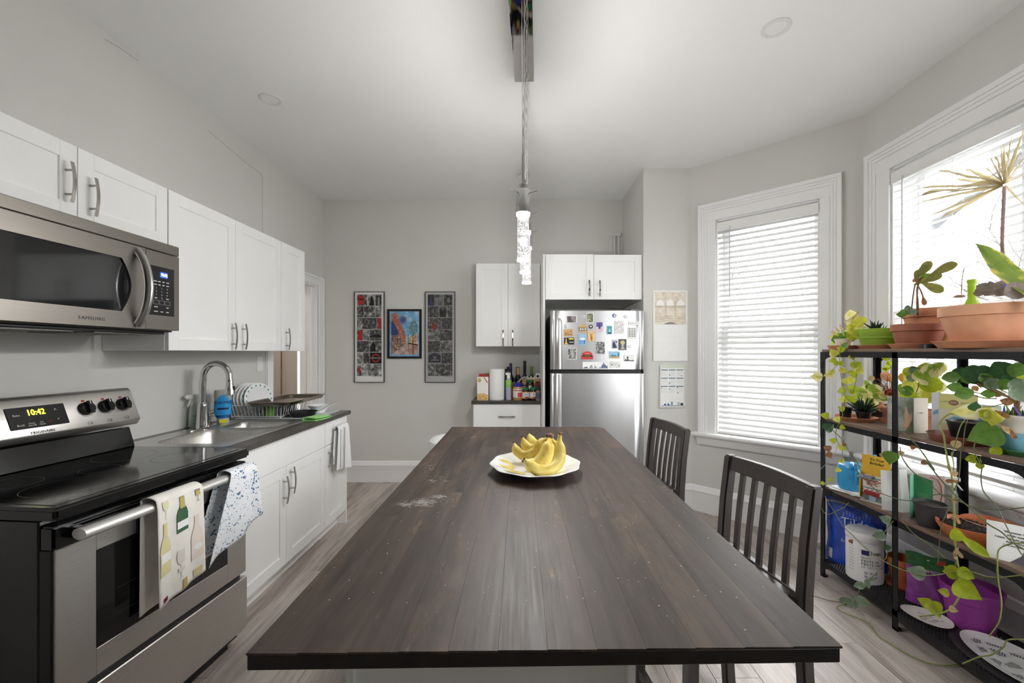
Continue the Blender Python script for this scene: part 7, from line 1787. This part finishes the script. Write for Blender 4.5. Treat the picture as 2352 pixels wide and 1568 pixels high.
pprint(cd, Fb, [(.10,.008),(.125,.008),(.128,.05),(.115,.06),(.102,.04)], P('card_navy', (70,80,110), .6, var=.25, vs=60))
pprint(cd, Fl, [(.004,.0),(wl_-.004,.0),(wl_-.004,.05),(.02,.045),(.004,.02)], P('card_violet', (120,70,110), .6, var=.4, vs=90))
MB().box(-.028,.028,-.004,.004,0,.07).T(frame(Vector((1.887,2.262,Z3+.135)), (.4,-.9,0), (0,0,1))).T(Matrix.Translation(-cd.location)).build('pop_up_topper', P('topper_grey', (120,128,146), .6, var=.4, vs=50), cd, bevel=.003)
cd = thing('greeting_card', 'blank white card standing just left of the middle post', 'greeting card', (1.88, 2.11, Z3))
panel(cd, (1.848,2.135), (1.918,2.095), Z3, .195, PAPER, 'front_panel', lean=.03); panel(cd, (1.918,2.095), (1.962,2.10), Z3, .21, PAPER, 'back_panel', lean=.02)
cd = thing('greeting_card', 'green card standing open right of the middle post', 'greeting card', (1.94, 2.06, Z3))
GRN = P('emerald_card', (62,140,92), .5, var=.05)
panel(cd, (1.892,2.028), (1.938,2.058), Z3, .205, P('mint_card', (120,190,160), .5, var=.05), 'left_panel'); _, Fg, wg = panel(cd, (1.938,2.058), (1.985,2.01), Z3, .205, GRN, 'right_panel', top=.185)
for q in range(3): pprint(cd, Fg, [(.016,.115-q*.01),(.05,.112-q*.01),(.05,.1135-q*.01),(.016,.1165-q*.01)], P('pale_green_line', (150,196,160), .6))
cd = thing('greeting_card', 'pale pink card with red outline behind the green card', 'greeting card', (2.02, 2.07, Z3))
_, Fp, wp_ = panel(cd, (1.985,2.085), (2.06,2.03), Z3, .20, P('blush_card', (232,206,202), .6, var=.03), 'front_panel')
pts = [(.045,.188),(.07,.18),(.082,.15),(.084,.1),(.078,.06),(.06,.045),(.05,.04)]
MB().tube([Fp @ Vector((x,y,.001)) - cd.location for x,y in pts], .0013, 5).build('outline', RED_, cd)
for q in range(6): pprint(cd, Fp, [(.04,.15-q*.016),(.064+.006*(q%2),.148-q*.016),(.064+.006*(q%2),.1505-q*.016),(.04,.1525-q*.016)], P('rose_line', (206,150,150), .6))
t = thing('spray_bottle', 'clear diamond-cut plant mister with white nozzle', 'spray bottle', (2.105, 2.06, Z3), math.radians(-30))
MB().lathe([(.036,0),(.038,.004),(.038,.11),(.030,.135),(.014,.15),(.014,.158)], n=14).build('bottle', P('clear_cut_glass', (214,220,222), .1, var=.1, vs=60, trans=.6), t, angle=10)
MB().lathe([(.017,.152),(.017,.172),(.012,.176)], n=16).box(-.014,.045,-.009,.009,.172,.192).hexa([(.022,-.004,.17),(.03,-.004,.17),(.03,.004,.17),(.022,.004,.17),(.05,-.004,.13),(.057,-.004,.132),(.057,.004,.132),(.05,.004,.13)]).build('nozzle', WPLAST, t, bevel=.002)
MB().tube([(0,0,.15),(.006,0,.08),(.016,0,.01)], .0035, 8).build('dip_tube', WPLAST, t)
t = thing('plant_pot', 'charcoal plastic nursery pot with dry soil on the third shelf', 'plant pot', (1.898, 1.935, Z3))
potshape(t, .060, .046, .108, P('charcoal_plastic', (60,58,62), .4, var=.08), 0); soil(t, .052, .096)
t = thing('plant_pot', 'tiny brown clay pot beside the charcoal pot', 'plant pot', (1.985, 1.955, Z3))
potshape(t, .036, .028, .06, TERRAD, .02); soil(t, .028, .05)
t = thing('plant_bowl', 'shallow terracotta bowl full of dark soil', 'plant bowl', (1.945, 1.80, Z3))
MB().lathe([(.08,0),(.085,.004),(.112,.05),(.114,.062),(.110,.064),(.103,.058),(.078,.02)], n=40).build('bowl', P('glossy_terracotta', (192,112,70), .4, var=.12, vs=12), t)
m = MB(); r_ = random.Random(8)
for q in range(420):
    a, rr = r_.uniform(0,2*PI), .1*math.sqrt(r_.random()); s_ = r_.uniform(.0025,.006); m.sphere((rr*math.cos(a), rr*math.sin(a), .048+r_.uniform(0,.008)), s_, 5, 3, sc=(1,1,.6))
o = m.build('soil_crumbs', SOIL, t); o['kind'] = 'stuff'; soil(t, .102, .046)
t = thing('plant_bowl', 'empty terracotta dish behind the soil bowl', 'plant bowl', (2.075, 1.845, Z3))
MB().lathe([(.07,0),(.074,.003),(.092,.05),(.094,.056),(.088,.056),(.068,.012),(.001,.010)], n=36, cap=False).build('bowl', P('glossy_terracotta', (192,112,70)), t)
cd = thing('quote_card', 'white card printed with a quotation at the near end of the third shelf', 'card', (1.86, 1.57, Z3))
_, Fq, wq = panel(cd, (1.838,1.648), (1.952,1.512), Z3, .142, PAPER, 'front_panel', lean=.012)
for q, ln in enumerate(("Whenever I'm about", 'to do something,', "I think, 'Would an idiot do that?'", 'And if they would,', 'I do not do that thing.')): ptext(cd, Fq, .088, .112-q*.0125, ln, .0112, INK, sx=.9)
pprint(cd, Fq, [(.06,.0),(.165,.0),(.165,.05),(.095,.05),(.088,.03)], P('portrait_grey_print', (96,92,98), .6, var=.1))

# ================================================================== BOTTOM MESH
def pouch(label, name, cat, c0, ax, w, h, th, mats, z=ZM, bulge=1.0):
    t = thing(name, label, cat, (c0[0], c0[1], z), 0); ax = Vector(ax).normalized(); nn = Vector((ax.y,-ax.x))
    if nn.y > 0: nn = -nn
    NU, NV = 17, 19
    def side(s):
        def fn(u, v):
            prof = math.sin(PI*min(1,max(0,u)))**.55
            taper = (1-v**2.2)*.9+.04
            bl = th/2*prof*taper*bulge + .0015 + .0035*math.sin(u*17+v*9)*prof*(v < .9)
            wv = w*(1-.05*math.sin(PI*v)+.02*math.sin(v*13))
            p = ax*(u-.5)*wv + nn*s*bl
            return Vector((p.x, p.y, h*v+.004*math.sin(u*9)*(v > .9)))
        return fn
    return t, side, NU, NV, ax, nn
t, side, NU, NV, ax, nn = pouch('large blue rice bag standing at the far end of the bottom shelf', 'rice_bag', 'rice bag', (1.985,2.475), (.75,-.66), .285, .385, .115, None)
BAGB = P('royal_blue_foil', (40,78,190), .22, var=.25, vs=26, coat=.4, bump=.5, bs=45)
MB().grid(side(1), NU, NV).build('front', BAGB, t, angle=80); MB().grid(side(-1), NU, NV).build('back', BAGB, t, angle=80)
m = MB(); f = side(1)
vs = []
for q in range(17):
    for v in (.905,.935):
        p = f(q/16, v); vs.append((p.x+nn.x*.003, p.y+nn.y*.003, p.z))
m.add(vs, [(2*q,2*q+1,2*q+3,2*q+2) for q in range(16)]); m.build('zip_seal', P('grey_seal', (150,160,176), .4, var=.1), t)
def onbag(f, u, v, out): p = f(u,v); return Vector((p.x+nn.x*out, p.y+nn.y*out, p.z))
LBL = P('silver_blue_print', (206,218,236), .4, var=.08)
def bagtext(t, f, u, v, s, sz, mat, sx=1.0, out=.012): text(s, sz, mat, t, frame(onbag(f,u,v,out), (ax.x,ax.y,0), (0,0,1)), sx=sx)
bagtext(t, f, .50, .66, 'Tilda', .072, LBL, .95, .005); bagtext(t, f, .45, .50, 'PURE', .024, LBL, 1.2, .006); bagtext(t, f, .45, .38, 'BASMATI', .024, LBL, 1.1, .008)
for k in range(9):
    for q in range(7):
        u, v = .30+.055*k, .74+.03*math.sin(k*1.2)+.012*q*.7
        pr = [onbag(f, u+a, v+b2, .0035) for a, b2 in ((-.012,-.003),(.012,-.003),(.012,.001),(-.012,.001))]
        if q % 2 == 0: MB().add(pr, [(0,1,2,3)]).build('dash', LBL, t)
pr = [onbag(f, a, b2, .004) for a, b2 in ((.05,.06),(.12,.05),(.12,.2),(.05,.21))]; MB().add(pr, [(0,1,2,3)]).build('barcode_patch', P('barcode_grey', (206,208,214), .6, var=.5, vs=200), t)
t = thing('protein_tub', 'large white protein powder tub in front of the rice bag', 'tub', (1.92, 2.332, ZM), math.radians(0))
TUB = P('white_tub', (238,238,240), .32, var=.01)
MB().lathe([(.078,0),(.083,.006),(.084,.02),(.084,.215),(.080,.222),(.080,.228)], n=40).build('tub', TUB, t)
MB().lathe([(.085,.226),(.086,.23),(.086,.262),(.082,.268),(.001,.270)], n=40).build('lid', TUB, t)
def ontub(ang, z, s, sz, mat, sx=1, align='LEFT'):
    base = math.radians(-129)            # towards the camera
    a = base+math.radians(ang); p = Vector((.0852*math.cos(a), .0852*math.sin(a), z)); text(s, sz, mat, t, frame(p, (-math.sin(a), math.cos(a), 0), (0,0,1)), align='CENTER', sx=sx)
NAV = P('navy_tub_print', (40,44,98), .5)
for k, ch in enumerate('lean'): ontub(20+k*9, .172, ch, .032, INK, .9)
MB().box(-.016,.016,-.0008,.0012,-.012,.012).T(frame(Vector((.0852*math.cos(math.radians(-129+2)), .0852*math.sin(math.radians(-129+2)), .172)), (-math.sin(math.radians(-127)), math.cos(math.radians(-127)), 0), (math.cos(math.radians(-127)), math.sin(math.radians(-127)), 0))).build('logo_block', NAV, t)
for r, (s, sz, mt_) in enumerate((('WHEY', .017, INKG), ('PROTEIN', .018, INK), ('PROTEINES', .018, INK), ('DE PETIT LAIT', .015, INKG))):
    for k, ch in enumerate(s): ontub(-7+k*(7.6 if len(s) < 12 else 6.2), .142-r*.0165, ch, sz, mt_, .85)
for r in range(2):
    for k in range(3):
        a = math.radians(-129+4+k*15); MB().box(-.007,.007,-.006,.006,-.0004,.0006).T(frame(Vector((.0852*math.cos(a), .0852*math.sin(a), .064-r*.02)), (-math.sin(a), math.cos(a), 0), (0,0,1))).build('icon', P('icon_grey', (176,176,182), .5, var=.3, vs=200), t)
for r in range(9):
    a = math.radians(-129-42); MB().box(-.014,.014,-.0008,.0008,-.0004,.0004).T(frame(Vector((.0852*math.cos(a), .0852*math.sin(a), .19-r*.016)), (-math.sin(a), math.cos(a), 0), (0,0,1))).build('small_print', INKG, t)
saucer('orange clay saucer on the bottom mesh behind the middle post', 2.055, 2.245, ZM, .078, .02, P('orange_clay', (186,106,66), .6, var=.12))
t = thing('plant_pot', 'empty orange clay pot standing in its saucer on the bottom mesh', 'plant pot', (2.055, 2.245, ZM+.006)); potshape(t, .07, .046, .15, P('orange_clay', (186,106,66)), .034)
t, side, NU, NV, ax, nn = pouch('purple and green seed pouch on the bottom mesh', 'seed_pouch', 'pouch', (2.035,2.08), (.72,-.70), .175, .245, .075, None)
PURP = P('purple_foil', (148,70,160), .3, var=.18, vs=26, coat=.3, bump=.4, bs=50); GRP = P('dark_green_foil', (44,104,58), .35, var=.12, vs=20, coat=.2)
f = side(1); fb = side(-1)
MB().grid(lambda u, v: f(u, v*.74), NU, 15).build('front', PURP, t, angle=80); MB().grid(lambda u, v: fb(u, v*.74), NU, 15).build('back', PURP, t, angle=80)
MB().grid(lambda u, v: f(u, .74+v*.26), NU, 7).build('header', GRP, t, angle=80); MB().grid(lambda u, v: fb(u, .74+v*.26), NU, 7).build('header_back', GRP, t, angle=80)
bagtext(t, f, .5, .715, 'SCHMIDT', .021, WHP, 1.0, .004)
pl_ = [onbag(f, .74+a, .90+b2, .0022) for a, b2 in ((-.08,-.03),(.1,-.03),(.1,.06),(-.08,.06))]; MB().add(pl_, [(0,1,2,3)]).build('red_tab', P('red_tab', (176,60,56), .5), t)
pl_ = [onbag(f, .48+.03*math.cos(a), .93+.012*math.sin(a), .0022) for a in [2*PI*q/12 for q in range(12)]]; MB().add(pl_, [tuple(range(12))]).build('hang_hole', P('pale_hole', (214,214,210), .6), t)
pl_ = [onbag(f, u, .83, .002) for u in (.05,.3,.6,.95)]+[onbag(f, u, .838, .002) for u in (.95,.6,.3,.05)]; MB().add(pl_, [tuple(range(8))]).build('seal_line', P('pale_seal', (120,160,120), .5), t)
saucer_ = thing('plate', 'small white dish with dark brush marks on the bottom mesh', 'plate', (1.915, 1.965, ZM), .5)
m = MB(); m.lathe([(.001,.004),(.06,.004),(.078,.010),(.090,.018),(.092,.020),(.089,.021),(.075,.014),(.058,.008),(.001,.008)], n=48, cap=False)
for i in range(len(m.v)):
    x, y, z = m.v[i]; a = math.atan2(y, x); fct = 1+.05*math.cos(a*3+1)*min(1, math.hypot(x,y)/.09); m.v[i] = (x*fct*.78, y*fct*1.02, z)
m.build('dish', P('stoneware_white', (226,222,214), .35, var=.03), saucer_)
for q in range(9): MB().box(-.012,.012,-.0012,.0012,.0086,.0092).T(Matrix.Translation((RND.uniform(-.03,.03), RND.uniform(-.05,.05), 0)) @ Matrix.Rotation(RND.uniform(0,3),4,'Z')).build('brush_mark', P('plum_mark', (110,96,104), .5), saucer_)
t = thing('plant_pot', 'empty bright purple plastic pot on the bottom mesh', 'plant pot', (2.075, 1.925, ZM))
PPL = P('purple_plastic', (160,66,162), .35, var=.06)
MB().lathe([(.074,0),(.078,.004),(.094,.125),(.099,.128),(.106,.175),(.109,.18),(.109,.186),(.103,.186),(.09,.12),(.072,.008),(.001,.008)], n=40, cap=False).build('pot', PPL, t)
tr = tag(MB().prism([(.14*math.cos(2*PI*q/40), .235*math.sin(2*PI*q/40)) for q in range(40)], 'z', 0, .006).build('tray', P('charcoal_tray', (54,52,54), .5, var=.08)), 'dark oval tray under the fern platter', 'tray'); tr.location = (1.985, 1.665, ZM)
t = thing('platter', 'white oval platter with dark fern prints on the bottom mesh', 'platter', (1.985, 1.655, ZM+.0065))
m = MB(); m.lathe([(.001,.0),(.6,.0),(.85,.006),(1.0,.016),(1.0,.018),(.84,.010),(.6,.004),(.001,.004)], n=56, cap=False)
for i in range(len(m.v)): x, y, z = m.v[i]; m.v[i] = (x*.118, y*.205, z)
m.build('dish', PLATE, t)
FERN = P('ink_fern_print', (70,80,92), .5, var=.1)
def fern(cx, cy, rot, s):
    m = MB(); z0 = .0046+.006*max(0,(math.hypot(cx/.118,cy/.205)-.6)/.25)
    for k in range(6):
        for sd in (-1,1):
            y = -.02+.008*k; L_ = .018*(1-.1*k)
            m.add([(0,y,z0),(sd*L_,y+L_*.5,z0+.0006),(sd*L_*.9,y+L_*.55+.0025,z0+.0006),(0,y+.0022,z0)], [(0,1,2,3)])
    m.add([(-.0008,-.024,z0),(.0008,-.024,z0),(.0005,.026,z0),(-.0005,.026,z0)], [(0,1,2,3)])
    m.T(Matrix.Translation((cx,cy,0)) @ Matrix.Rotation(rot,4,'Z') @ Matrix.Diagonal((s,s,1,1))); m.build('fern_print', FERN, t)
for q, (x, y, a) in enumerate(((-.02,.155,.4),(.035,.125,1.2),(-.055,.10,2.0),(.0,.08,.2),(.065,.06,1.0),(-.07,.03,2.4),(-.02,.01,1.6),(.04,-.01,.6),(-.075,-.05,.9),(-.01,-.07,2.2),(.06,-.09,1.4),(-.04,-.13,.3),(.02,-.15,1.9))): fern(x, y, a, 1.05)
